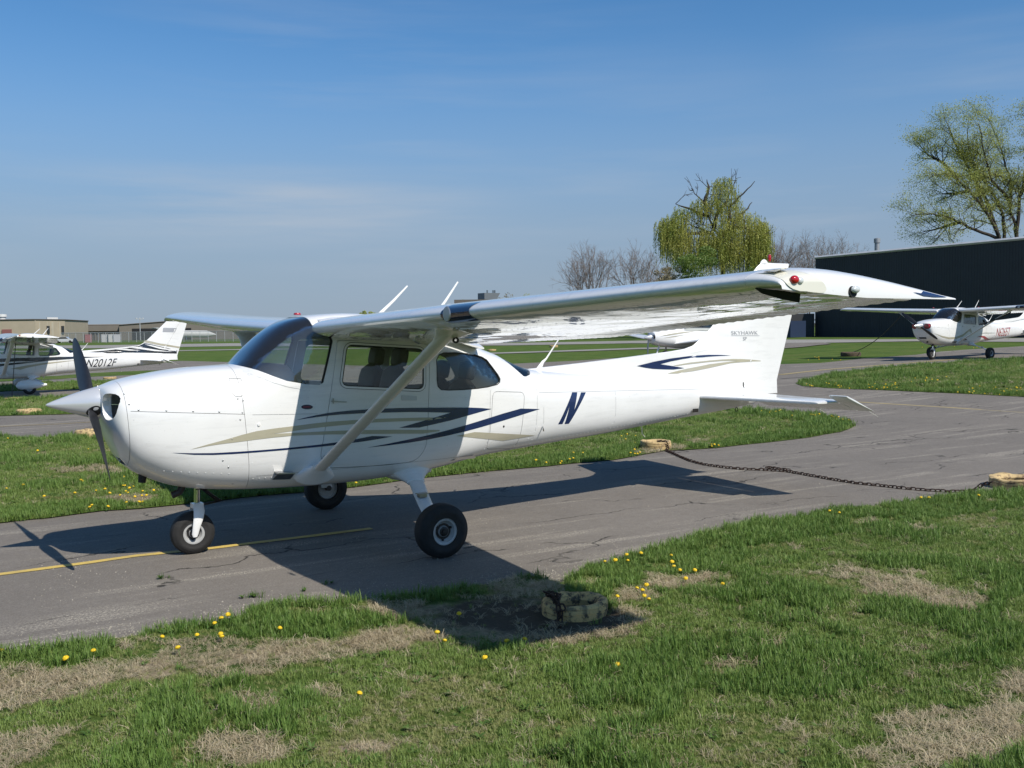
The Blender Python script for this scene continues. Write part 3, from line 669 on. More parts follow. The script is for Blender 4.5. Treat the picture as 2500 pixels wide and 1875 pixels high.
def gear(root):
    for s in (-1, 1):
        wheel(root, (1.475, s*1.325, .222), .225, .165, s)
        m = MB(); PT = [(1.70, .30, .580), (1.66, .42, .556), (1.60, .62, .512), (1.52, .86, .460), (1.455, 1.07, .412), (1.425, 1.19, .375), (1.435, 1.235, .31), (1.46, 1.245, .24)]; rings = []
        for i, (x, y, z) in enumerate(PT):
            ww = .080-.003*i; a0, a1 = PT[max(0, i-1)], PT[min(len(PT)-1, i+1)]; ty_, tz_ = a1[1]-a0[1], a1[2]-a0[2]; l_ = math.hypot(ty_, tz_); ny, nz_ = -tz_/l_, ty_/l_
            rings.append([(x+ww*math.copysign(abs(math.cos(a))**.75, math.cos(a)), s*(y+ny*.019*math.sin(a)), z+nz_*.019*math.sin(a)) for a in np.linspace(0, 2*math.pi, 22, endpoint=False)])
        m.loft(rings); m.build('gear_leg', WHITE, root)
        m = MB(); m.tube([(1.475, s*1.22, .232), (1.475, s*1.32, .222)], .028, 12); m.build('axle', DARKM, root)
        m = MB(); rings = []
        for t in np.linspace(0, 1, 9):
            y = .34+.25*t; w1 = .088+.15*(1-t)**1.6; h1 = .030+.065*(1-t)**1.5
            rings.append([(1.655-.05*t+w1*math.cos(a), s*(y+.05*(1-t)*math.sin(a)), .590-.075*t+h1*math.sin(a)) for a in np.linspace(0, 2*math.pi, 24, endpoint=False)])
        m.loft(rings); m.build('gear_fairing', WHITE, root)
        m = MB(); m.box((1.425, s*.985-.035, .478), (1.52, s*.985+.035, .486)); m.box((1.435, s*.985-.03, .452), (1.505, s*.985+.02, .478)); m.build('gear_step', METAL, root, ang=30)
        m = MB(); Mx = Matrix.Translation((.42, s*.555, .70)) @ Matrix.Rotation(R(4), 4, 'Y')
        m.cbox((0, 0, .0), (.072, .055, .005), Mx); m.add([tuple(Mx @ Vector(v)) for v in ((-.072, s*.05, 0), (.072, s*.05, 0), (.055, s*-.02, -.06), (-.10, s*-.02, -.06))], [(0, 1, 2, 3)]); m.build('cabin_step', METAL, root, ang=30)
    # nose leg
    wheel(root, (-.215, 0, .177), .182, .135, -1, 'nose_wheel')
    m = MB(); m.tube([(-.160, 0, .66), (-.170, 0, .43)], .026, 16); m.build('oleo_piston', CHROME, root)
    m = MB(); m.tube([(-.155, 0, .72), (-.163, 0, .555)], .040, 16); m.cbox((-.13, 0, .56), (.05, .03, .018)); m.build('oleo_cylinder', DARKM, root)
    for s in (-1, 1):
        m = MB(); rings = []
        for t, x, z, w_, th, y in ((0, -.170, .41, .045, .012, .040), (.2, -.170, .365, .046, .011, .070), (.45, -.180, .31, .042, .010, .086), (.75, -.200, .235, .032, .010, .088), (1, -.213, .177, .028, .011, .088), (1.1, -.215, .152, .018, .010, .088)):
            rings.append([(x+w_*math.cos(a), s*(y+th*math.sin(a)), z) for a in np.linspace(0, 2*math.pi, 16, endpoint=False)])
        m.loft(rings); m.build('fork', WHITE, root)
    m = MB(); m.box((-.215, -.045, .385), (-.125, .045, .425)); m.build('fork_yoke', WHITE, root, ang=30)
    m = MB(); m.tube([(-.135, 0, .405), (.035, 0, .425)], [.016, .012], 8, sq=(.6, 1.6)); m.tube([(.035, 0, .425), (-.13, 0, .545)], [.012, .016], 8, sq=(.6, 1.6)); m.build('torque_link', DARKM, root)
    m = MB(); m.tube([(-.12, .06, .55), (.02, .05, .42)], .016, 10); m.build('shimmy_damper', DARKM, root)
    m = MB(); m.tube([(-.30, -.12, .62), (-.34, -.12, .55), (-.40, -.12, .53)], .03, 12); m.build('exhaust_pipe', DARKM, root)
    m = MB(); m.tube([(-.62, -.10, .72), (-.63, -.10, .655)], [.035, .03], 12); m.build('cooler_outlet', BLACK, root)
    m = MB(); m.lathe([(.022, -.006), (.027, 0), (.022, .006), (.017, 0), (.022, -.006)], (6.08, 0, .895), 'y', 16); m.tube([(6.05, 0, .945), (6.08, 0, .918)], .008, 8); m.build('tail_ring', DARKM, root)

def propeller(root, ang=1.0152, spin_tip=None):
    hub = Vector((-.985, 0, 1.317)); p = empty('propeller'); p.parent = root; p.location = hub
    m = MB(); L0 = -.325
    m.lathe([(.001, L0), (.012, L0+.012), (.030, L0+.055), (.055, L0+.125), (.082, L0+.205), (.105, L0+.275), (.122, L0+.335), (.133, L0+.385), (.134, L0+.397), (.05, L0+.397)], (0, 0, 0), 'x', 48); m.build('spinner', SPINM, p, ang=50)
    for k in (0, 1):
        a = ang+k*math.pi; ax = Vector((0, math.sin(a), math.cos(a))); tg = Vector((0, math.cos(a), -math.sin(a)))
        m = MB(); rings = []
        for r, ch, tw, th in ((.07, .045, 62, .040), (.12, .075, 55, .034), (.18, .115, 48, .024), (.30, .140, 39, .016), (.45, .150, 31, .012), (.62, .145, 25, .009), (.78, .128, 21, .007), (.88, .100, 19, .0055), (.935, .068, 18, .0045), (.960, .035, 18, .003), (.965, .012, 18, .002)):
            tr = -R(tw); cd_ = tg*math.cos(tr)+Vector((1, 0, 0))*math.sin(tr); nd = ax.cross(cd_); off = -.0*ch
            rr = []
            for t in np.linspace(0, 2*math.pi, 22, endpoint=False):
                u = math.cos(t); v = math.sin(t); v2 = v*(1-.35*u) if v > 0 else v*.25
                rr.append(ax*r+cd_*(u*ch/2)+nd*(v2*th))
            rings.append([tuple(q) for q in rr])
        m.loft(rings); m.build('blade', PROPB, p, ang=60)
        # dark cut-out round the blade root
        m = MB(); rad = lambda x: float(np.interp(x, [L0, L0+.055, L0+.125, L0+.205, L0+.275, L0+.335, L0+.397], [.0, .030, .055, .082, .105, .122, .134]))
        pts = []
        for t in np.linspace(0, 2*math.pi, 20, endpoint=False):
            xx = L0+.335+.055*math.sin(t)*(-1); aw = .42*math.cos(t)-.14*math.sin(t); rr_ = rad(xx)+.0022; pts.append((xx, math.sin(a+aw)*rr_, math.cos(a+aw)*rr_))
        cc = Vector((L0+.335, math.sin(a)*(rad(L0+.335)+.0022), math.cos(a)*(rad(L0+.335)+.0022)))
        m.add(pts+[tuple(cc)], [(i, (i+1) % 20, 20) for i in range(20)]); m.build('blade_cutout', BLACK, p)
    m = MB()
    for k in range(10):
        a = k*math.pi/5; m.ball((L0+.385, .134*math.sin(a), .134*math.cos(a)), .0045, 6, 4)
    o = m.build('spinner_screws', METAL, p); o['kind'] = 'stuff'
    m = MB(); m.lathe([(.128, -.912+.985), (.02, -.905+.985)], (0, 0, 0), 'x', 36); m.build('backplate', DARKM, p)
    return p

def interior(root):
    def seat(x, y, zt, w=.22, h=.45, rec=R(12)):
        t = empty('seat'); t.parent = root; t.location = (x, y, 0)
        def cush(m, M, hx, hy, hz):
            rings = []
            for k in np.linspace(-1, 1, 9):
                q = (1-abs(k)**4)**.25 if abs(k) < 1 else .3
                rings.append([tuple(M @ Vector((hx*q*math.copysign(abs(math.cos(a))**.5, math.cos(a)), hy*q*math.copysign(abs(math.sin(a))**.5, math.sin(a)), hz*k))) for a in np.linspace(0, 2*math.pi, 20, endpoint=False)])
            m.loft(rings)
        m = MB(); cush(m, Matrix.Translation((-.22, 0, .92)) @ Matrix.Rotation(R(90), 4, 'Y'), .07, w, .24); m.build('seat_cushion', SEAT, t)
        m = MB(); cush(m, Matrix.Translation((.03, 0, zt-.42)) @ Matrix.Rotation(rec, 4, 'Y'), .06, w, .29); m.build('backrest', SEAT, t)
        m = MB(); cush(m, Matrix.Translation((.12, 0, zt-.075)) @ Matrix.Rotation(rec, 4, 'Y'), .05, .115, .095); m.build('headrest', SEAT, t)
    seat(1.50, -.26, 1.70); seat(1.50, .26, 1.70); seat(2.20, -.26, 1.55); seat(2.20, .26, 1.55)
    m = MB(); rings = []
    for x, zt, zb in ((.16, 1.50, 1.35), (.30, 1.57, 1.2), (.48, 1.60, 1.1), (.56, 1.59, 1.1), (.60, 1.54, 1.1)):
        r = []
        for a in np.linspace(0, math.pi, 17): r.append((x, .44*math.copysign(abs(math.cos(a))**.45, math.cos(a)), zb+(zt-zb)*abs(math.sin(a))**.45))
        r += [(x, -.44, zb-.12), (x, .44, zb-.12)]; rings.append(r)
    m.loft(rings); m.build('glareshield', PANELM, root)
    m = MB(); m.box((.02, -.40, .62), (.10, .40, 1.48)); m.build('firewall', PANELM, root, ang=30)
    m = MB(); m.box((.11, -.44, .66), (2.3, .44, .68)); m.box((2.98, -.26, .80), (3.0, .26, 1.38)); m.box((2.3, -.34, .78), (3.0, .34, .80)); m.build('cabin_floor', TRIM, root, ang=30)
    m = MB(); m.cbox((.45, 0, 1.72), (.035, .05, .035)); m.tube([(.45, 0, 1.75), (.50, 0, 1.86)], .012, 8); m.build('compass', BLACK, root, ang=30)
    for s in (-1, 1):
        m = MB(); m.lathe([(.008, -.0), (.008, 0.10), (.0, .10)], (.60, s*.26, 1.33), 'x', 8); m.lathe([(.10, .095), (.115, .10), (.10, .105)], (.60, s*.26, 1.33), 'x', 20); m.build('control_yoke', BLACK, root)
    m = MB(); m.box((2.35, -.22, .95), (2.75, .22, 1.20)); m.build('baggage', mat('dark_cloth', (.02, .02, .022), .9), root, ang=30)

FAST = [(-.766, 1.322), (-.703, 1.276), (-.500, 1.261), (-.298, 1.246), (-.095, 1.231), (.090, 1.217), (.060, 1.330), (.100, 1.313), (-.001, 1.004), (-.075, .836), (-.028, .776), (-.79, 1.40), (.07, 1.16)]
def build_plane(detail=True):
    root = empty('light_aircraft')
    comps, panes = make_hull()
    for A, F, NL, MI in comps:
        c = (A.max(0)+A.min(0))/2; e = A.max(0)-A.min(0)
        if e[0] > 3: nm = 'fuselage'
        elif c[0] < -.75: nm = 'nose_bowl'
        elif c[0] < .1: nm = 'upper_cowling' if c[2] > 1.25 else 'lower_cowling'
        elif c[0] > 2.2 and e[0] > .2: nm = 'baggage_door'
        elif e[0] > .5: nm = 'cabin_door'
        else: nm = 'skin_panel'
        me = bpy.data.meshes.new(nm); me.from_pydata(A.tolist(), [], F); me.materials.append(WHITE); me.materials.append(TRIM)
        me.polygons.foreach_set('use_smooth', [True]*len(me.polygons)); me.polygons.foreach_set('material_index', [min(1, i) for i in MI]); me.update()
        try: me.normals_split_custom_set(NL)
        except Exception as ex: print('normals', ex)
        link(bpy.data.objects.new(nm, me), root)
    for g in panes: g.parent = root
    for s in (-1, 1):
        decal('door_window', [DW_POLY], GLASS, root, hull_y, s, -.010, .06, .06, thick=.005)
        decal('rear_side_window', [RW_POLY], TINTED, root, hull_y, s, -.010, .06, .06, thick=.005)
        # raised frame round the door window and seals
        def ring(nm, poly, w0, w1, off, mt_):
            P = [Vector(p) for p in poly]; n = len(P); A = []; B = []; c = sum(P, Vector((0, 0)))/n
            for i in range(n):
                d1 = (P[i]-P[i-1]).normalized(); d2 = (P[(i+1) % n]-P[i]).normalized(); t = (d1+d2).normalized(); nn = Vector((-t.y, t.x))
                if nn.dot(P[i]-c) < 0: nn = -nn
                A.append(P[i]+nn*w0); B.append(P[i]+nn*w1)
            decal(nm, [[tuple(A[i]), tuple(A[(i+1) % n]), tuple(B[(i+1) % n]), tuple(B[i])] for i in range(n)], mt_, root, hull_y, s, off, .2, .2)
        ring('window_seal', DW_POLY, -.002, .006, .0015, BLACK); ring('window_frame', DW_POLY, .0065, .024, .0035, WHITE); ring('frame_joint', DW_POLY, .0245, .0285, .0015, BLACK)
        ring('rear_window_seal', RW_POLY, -.002, .005, .0015, BLACK)
    # black post trim behind the windshield side
    for s in (-1, 1):
        m = MB(); m.cbox((1.52 if s else 0, s*.0, 0), (.0, .0, .0))
        decal('post_seal', [[(.762, 1.425), (.778, 1.438), (.884, 1.785), (.872, 1.84), (.850, 1.84), (.862, 1.785), (.762, 1.45)]], BLACK, root, hull_y, s, .002, .3, .1)
    for s in (-1, 1):
        WSIDE[0] = s; wing_half(s, root); wing_details(s, root)
    stall_strip(root); tail_surfaces(root); tail_fin(root); gear(root); propeller(root); interior(root)
    # roof centre between the wings
    m = MB(); rings = []
    for x in np.linspace(.80, 2.36, 14):
        sc = wing_sec(.53); up = sorted([(p[0], p[1]) for p in sc[:26]]); z = float(np.interp(x, [q[0] for q in up], [q[1] for q in up]))
        rings.append([(x, y, z+.004-.05*(abs(y) > .5)) for y in np.linspace(-.53, .53, 9)]+[(x, y, z-.06) for y in np.linspace(.53, -.53, 5)])
    m.loft(rings); m.build('cabin_roof', WHITE, root)
    # antennas
    for (x, y, z, dx, dz) in ((1.955, -.30, 1.93, .262, .39), (1.683, .30, 1.99, .296, .315)):
        m = MB(); m.tube([(x-.18*dx, y, z), (x+dx*.5, y, z+dz*.55), (x+dx, y, z+dz)], [.011, .008, .005], 8, sq=(1.6, .7)); m.lathe([(0, .012), (.02, .01), (.03, 0)], (x-.18*dx, y, z-.002), 'z', 12); m.build('antenna', WHITE, root)
    m = MB(); m.tube([(3.30, -.0, 1.44), (3.36, 0, 1.53), (3.40, 0, 1.56), (3.56, 0, 1.76)], [.035, .016, .010, .006], 10, sq=(1, .35), up=(1, 0, 0)); m.build('antenna', WHITE, root)
    # fasteners, vents and small panels
    m = MB()
    for (x, z) in FAST:
        for s in (-1, 1): m.ball((x, s*(hull_y(x, z)+.000), z), .0075, 10, 6, (1, .45, 1))
    for x in np.linspace(-.75, 0, 10):
        for z in (.72, ): pass
    o = m.build('cowl_fasteners', METAL, root); o['kind'] = 'stuff'
    RIV = []
    for x0, z0, x1, z1, st in ((.16, .80, .16, 1.40, .045), (2.41, .74, 2.41, 1.26, .045), (2.99, .74, 3.02, 1.36, .04), (2.93, .74, 2.94, 1.28, .06), (4.05, .82, 4.05, 1.34, .045), (5.02, .88, 5.02, 1.28, .045), (.18, .66, 2.3, .66, .05), (2.4, .70, 5.2, .90, .05), (3.05, 1.26, 5.6, 1.19, .05), (.16, 1.20, .70, 1.17, .045), (-.70, .80, -.02, .72, .06)):
        d_ = math.hypot(x1-x0, z1-z0); k_ = int(d_/st)
        for i_ in range(k_+1): RIV.append((x0+(x1-x0)*i_/k_, z0+(z1-z0)*i_/k_))
    m = MB()
    for x, z in RIV:
        y = hull_y(x, z); b_ = len(m.V); m.V += [(x+.0042*math.cos(a), -y-.0004, z+.0042*math.sin(a)) for a in np.linspace(0, 2*math.pi, 6, endpoint=False)]+[(x, -y-.0026, z)]; m.F += [(b_+i_, b_+(i_+1) % 6, b_+6) for i_ in range(6)]
    o = m.build('rivets', WHITE, root, fix=False); o['kind'] = 'stuff'
    # rivet rows on the underside of the near wing
    m = MB()
    def und(y, u_):
        sc = clip_sec(wing_sec(y), 0, 1.); lo = [p_ for p_ in sc[26:]]; return float(np.interp(u_, [p_[2] for p_ in lo], [p_[0] for p_ in lo])), float(np.interp(u_, [p_[2] for p_ in lo], [p_[1] for p_ in lo]))
    WSIDE[0] = -1; pts_ = [(y, u_) for y in np.arange(.75, 5.3, .34) for u_ in np.arange(.10, .74, .045)]+[(y, u_) for u_ in (.085, .30, .33, .72) for y in np.arange(.7, 5.28, .07)]
    for y, u_ in pts_:
        x, z = und(y, u_); b_ = len(m.V); m.V += [(x+.0055*math.cos(a), -y+.0055*math.sin(a), z-.0012) for a in np.linspace(0, 2*math.pi, 6, endpoint=False)]; m.F.append(tuple(b_+i_ for i_ in range(6)))
    o = m.build('wing_rivets', GREYP, root, fix=False); o['kind'] = 'stuff'
    def outline(nm, poly, w, mt_, s=-1, yf=hull_y, off=.0028):
        P = [Vector(p) for p in poly]; n = len(P); q = []
        for i in range(n):
            a, b = P[i], P[(i+1) % n]; d = (b-a).normalized(); nn = Vector((-d.y, d.x))*w/2; q.append([tuple(a+nn), tuple(b+nn), tuple(b-nn), tuple(a-nn)])
        decal(nm, q, mt_, root, yf, s, off, .3, .3)
    SEAM = mat('panel_seam', (.22, .22, .21), .6)
    outline('oil_door', rnd([(.018, 1.497), (.115, 1.492), (.112, 1.345), (.022, 1.352)], [.01, .01, .045, .045], 4), .0035, SEAM)
    for k_, (x0, z0, x1, z1) in enumerate(((2.995, .72, 3.03, 1.36), (.20, .682, 2.30, .690), (3.05, 1.245, 5.62, 1.165), (3.10, 1.10, 3.10, .80), (2.415, .74, 2.445, 1.30), (4.07, .80, 4.07, 1.31), (.17, 1.195, .72, 1.175))):
        L_ = Vector((x1-x0, z1-z0)); n_v = Vector((-L_.y, L_.x)).normalized()*.0011; decal('skin_seam', [[(x0+n_v.x, z0+n_v.y), (x1+n_v.x, z1+n_v.y), (x1-n_v.x, z1-n_v.y), (x0-n_v.x, z0-n_v.y)]], SEAM, root, hull_y, -1, .0014, .08, .08)
    outline('defrost_vent', rnd([(.177, 1.530), (.300, 1.512), (.300, 1.500), (.177, 1.516)], .006, 2), .0012, SEAM)
    for s in (-1, 1):
        decal('windshield_strip', [[(.14, 1.592), (.25, 1.552), (.36, 1.501), (.47, 1.457), (.618, 1.426), (.66, 1.422), (.655, 1.375), (.60, 1.385), (.48, 1.410), (.36, 1.450), (.25, 1.500), (.15, 1.545)]], WHITE, root, hull_y, s, .003, .05, .05)
        decal('door_handle', [rnd([(1.50, 1.298), (1.65, 1.282), (1.65, 1.244), (1.50, 1.250)], .006, 2)], mat('handle_grey', (.5, .5, .5), .35, metal=.4), root, hull_y, s, .003, .2, .2, thick=.01)
        m = MB()
        for (x0, z0) in ((.86, 1.275), (.77, .79)):
            m.tube([(x0-.02, s*(hull_y(x0, z0)+.004), z0), (x0+.12, s*(hull_y(x0+.12, z0-.01)+.004), z0-.012)], .004, 6); m.tube([(x0, s*(hull_y(x0, z0)+.006), z0-.02), (x0, s*(hull_y(x0, z0)+.006), z0+.025)], .006, 6)
        m.build('door_hinge', METAL, root)
        m = MB(); x0, z0 = .29, 1.10; m.lathe([(.0, .010), (.012, .008), (.016, 0)], (.22, 0, 0), 'y', 14, 1); o = m.build('fuel_drain', WHITE, root); o.location = (-.0, 0, 1.11); 
        for v in o.data.vertices: v.co.y = s*(abs(v.co.y)+hull_y(.22, 1.11)-.002)
    m = MB(); m.tube([(3.09, -.395, .905), (3.075, -.43, .89), (3.085, -.42, .865)], .006, 6); m.build('static_port_guard', METAL, root)
    m = MB(); m.ball((2.60, -(hull_y(2.60, .945)), .945), .011, 10, 6, (1, .6, 1)); m.build('baggage_lock', DARKM, root)
    m = MB(); m.add([(5.25, -.175, .955), (5.33, -.168, .955), (5.33, -.168, .915), (5.25, -.175, .915), (5.25, -.165, .955), (5.33, -.158, .955), (5.33, -.158, .915), (5.25, -.165, .915)], [(0, 1, 2, 3), (7, 6, 5, 4), (0, 4, 5, 1), (1, 5, 6, 2), (2, 6, 7, 3), (3, 7, 4, 0)]); o = m.build('data_plate', DARKM, root)
    m = MB(); m.tube([(2.02, -.03, .60), (2.03, -.03, .50)], [.03, .004], 8, sq=(1.6, .4)); m.build('belly_antenna', WHITE, root)
    m = MB(); m.tube([(4.65, -.0, .80), (4.66, 0, .70), (4.70, 0, .66)], [.008, .006, .004], 6); m.build('tail_skid_line', CREAM, root)
    return root
def fin_yf(x, z): return (fin_half(x, z) if x < fin_hinge(z) else rud_half(x, z)) if z > 1.40 else max(hull_y(x, min(z, 1.35)) if x < 6.3 else 0, fin_half(x, z))
NAVY_SIDE = [
 [(.529, 1.131), (.599, 1.146), (.70, 1.163), (.809, 1.177), (.92, 1.184), (1.024, 1.188), (1.245, 1.190), (1.47, 1.185), (1.705, 1.176), (1.95, 1.164), (2.190, 1.151), (2.332, 1.138), (2.456, 1.122), (2.302, 1.099), (1.985, 1.043), (1.666, .999), (1.468, 1.009), (1.70, 1.055), (1.86, 1.088), (1.992, 1.115), (1.80, 1.129), (1.587, 1.144), (1.244, 1.155), (1.08, 1.158), (.915, 1.158), (.80, 1.154), (.703, 1.147), (.61, 1.139)],
 [(1.159, .854), (1.37, .876), (1.587, .902), (1.77, .926), (1.946, .954), (2.14, .987), (2.335, 1.023), (2.60, 1.071), (2.811, 1.104), (3.050, 1.084), (2.93, 1.063), (2.60, 1.003), (2.335, .960), (2.14, .930), (1.945, .905), (1.77, .886), (1.586, .871), (1.37, .860)],
 [(-.472, .927), (-.30, .912), (-.149, .903), (.05, .900), (.25, .900), (.494, .904), (.70, .911), (.914, .923), (1.06, .937), (1.211, .954), (1.31, .945), (1.403, .936), (1.27, .923), (1.132, .912), (.92, .900), (.701, .892), (.45, .887), (.193, .884), (.0, .884), (-.149, .888), (-.30, .900)]]
TAN_SIDE = [
 [(-.330, .944), (-.20, .975), (-.051, 1.006), (.08, 1.036), (.197, 1.059), (.35, 1.073), (.498, 1.082), (.65, 1.093), (.811, 1.101), (1.03, 1.103), (1.247, 1.102), (1.48, 1.095), (1.708, 1.087), (1.948, 1.073), (1.767, 1.058), (1.50, 1.066), (1.247, 1.071), (1.03, 1.069), (.810, 1.062), (.65, 1.053), (.497, 1.041), (.325, 1.028), (.46, 1.027), (.60, 1.025), (.86, 1.021), (1.134, 1.011), (1.50, .990), (1.873, .964), (1.873, .953), (1.705, .942), (1.42, .960), (1.133, .976), (.80, .994), (.496, 1.003), (.34, .998), (.195, .990), (.05, .980), (-.095, .972), (-.20, .962)],
 [(2.051, .896), (2.252, .918), (2.62, .873), (3.020, .824), (2.82, .812), (2.614, .802), (2.33, .850)]]
N_POLY = [(3.293, .916), (3.483, 1.227), (3.551, 1.224), (3.500, 1.047), (3.601, 1.220), (3.666, 1.218), (3.437, .911), (3.379, .912), (3.438, 1.090), (3.352, .914)]
NAVY_FIN = [[(4.580, 1.452), (4.82, 1.492), (5.060, 1.522), (5.33, 1.542), (5.589, 1.551), (5.78, 1.545), (5.939, 1.533), (5.77, 1.534), (5.589, 1.530), (5.40, 1.522), (5.233, 1.511), (5.06, 1.489), (4.906, 1.462), (5.09, 1.435), (5.268, 1.407), (5.094, 1.397), (4.94, 1.404), (4.804, 1.413), (4.69, 1.430)]]
TAN_FIN = [[(5.094, 1.440), (5.35, 1.470), (5.608, 1.486), (5.80, 1.492), (5.977, 1.493), (6.12, 1.488), (6.262, 1.478), (6.42, 1.464), (6.565, 1.447), (6.42, 1.452), (6.262, 1.455), (6.10, 1.452), (5.93, 1.446), (5.60, 1.400), (5.38, 1.372), (5.163, 1.350), (5.008, 1.354), (5.30, 1.402), (5.608, 1.443), (5.85, 1.460), (6.05, 1.469), (5.90, 1.476), (5.791, 1.476), (5.60, 1.469), (5.35, 1.452), (5.163, 1.437)]]
def livery_main(root):
    for p in NAVY_SIDE: decal('navy_stripe', [p], NAVY, root, hull_y, gx=.06, gz=.04)
    for p in TAN_SIDE: decal('tan_stripe', [p], TAN, root, hull_y, gx=.06, gz=.04)
    decal('registration_letter', [N_POLY], NAVY, root, hull_y)
    decal('fin_navy_stripe', NAVY_FIN, NAVY, root, fin_yf, gx=.06, gz=.03, off=.004); decal('fin_tan_stripe', TAN_FIN, TAN, root, fin_yf, gx=.06, gz=.03, off=.004)
    decal('fin_lettering', None, GREYP, root, fin_yf, bm=text_bm('SKYHAWK', 5.945, 1.775, .044, 1.42, slope=-.008), off=.003)
    decal('fin_lettering', None, GREYP, root, fin_yf, bm=text_bm('SP', 6.128, 1.705, .042, 1.1), off=.003)
    decal('fin_rule', [[(5.945, 1.767), (6.403, 1.760), (6.403, 1.756), (5.945, 1.763)]], GREYP, root, fin_yf, off=.003)
    el = [(.629+.05*math.cos(a), 1.237+.0195*math.sin(a)-.05*math.cos(a)*.05) for a in np.linspace(0, 2*math.pi, 28, endpoint=False)]
    decal('maker_badge', [el], mat('badge_navy', (.03, .02, .05), .3, coat=1), root, hull_y, off=.0025, gx=.03, gz=.03)
    decal('badge_marks', [[(.595+.011*k, 1.232), (.601+.011*k, 1.232), (.602+.011*k, 1.243), (.596+.011*k, 1.243)] for k in range(6)], REDP, root, hull_y, off=.0045)
    # stripe on the near wing tip
    def ty(x, z):
        zt_ = float(np.interp(x, [.98, 1.1, 1.25, 1.4, 1.55, 1.85, 2.19], [2.12, 2.146, 2.152, 2.143, 2.12, 2.065, 1.995])); f = min(1, max(0, (z-2.0)/(zt_-1.995))); return 5.302+.20*math.sqrt(max(0, 1-f**2.4))
    decal('tip_stripe', [[(1.84, 2.028), (1.90, 2.022), (1.93, 2.034), (2.10, 2.005), (2.0, 2.004), (1.92, 2.009)]], NAVY, root, tip_y(-1), off=.003, gx=.015, gz=.008)
# ================================================================== ground
LINE_A, LINE_B = G(0, 1403), G(907, 1291); LDIR = (LINE_B-LINE_A)[:2]; LDIR = LDIR/np.hypot(*LDIR); LANG = math.atan2(LDIR[1], LDIR[0])
def N(t, typ, **k):
    n = t.nodes.new(typ)
    for a, b in k.items():
        if a in ('op',): n.operation = b
        elif a.startswith('i_'):
            n.inputs[a[2:].replace('_', ' ')].default_value = b
        else: setattr(n, a, b)
    return n
def noise_n(t, vec, scale, detail=4, rough=.55, dist=0.):
    n = t.nodes.new('ShaderNodeTexNoise'); n.inputs['Scale'].default_value = scale; n.inputs['Detail'].default_value = detail; n.inputs['Roughness'].default_value = rough; n.inputs['Distortion'].default_value = dist
    t.links.new(vec, n.inputs['Vector']); return n.outputs['Fac']
def mrange(t, v, a, b, c=0., d=1.):
    n = t.nodes.new('ShaderNodeMapRange'); n.inputs['From Min'].default_value = a; n.inputs['From Max'].default_value = b; n.inputs['To Min'].default_value = c; n.inputs['To Max'].default_value = d
    t.links.new(v, n.inputs[0]); return n.outputs[0]
def mixc(t, f, a, b, bt='MIX'):
    n = t.nodes.new('ShaderNodeMix'); n.data_type = 'RGBA'; n.blend_type = bt
    for s_, v in (('Factor', f), ('A', a), ('B', b)):
        if isinstance(v, (tuple, list)): n.inputs[s_].default_value = tuple(v)+((1,) if len(v) == 3 else ())
        elif isinstance(v, (int, float)): n.inputs[s_].default_value = v
        else: t.links.new(v, n.inputs[s_])
    return n.outputs['Result']
def mth(t, op, a, b=None):
    n = t.nodes.new('ShaderNodeMath'); n.operation = op
    for i, v in enumerate((a, b)):
        if v is None: continue
        if isinstance(v, (int, float)): n.inputs[i].default_value = v
        else: t.links.new(v, n.inputs[i])
    return n.outputs[0]
def pos_map(t, rot=0., sc=(1, 1, 1)):
    g = t.nodes.new('ShaderNodeNewGeometry'); m = t.nodes.new('ShaderNodeMapping'); m.inputs['Rotation'].default_value = (0, 0, rot); m.inputs['Scale'].default_value = sc
    t.links.new(g.outputs['Position'], m.inputs['Vector']); return m.outputs[0]
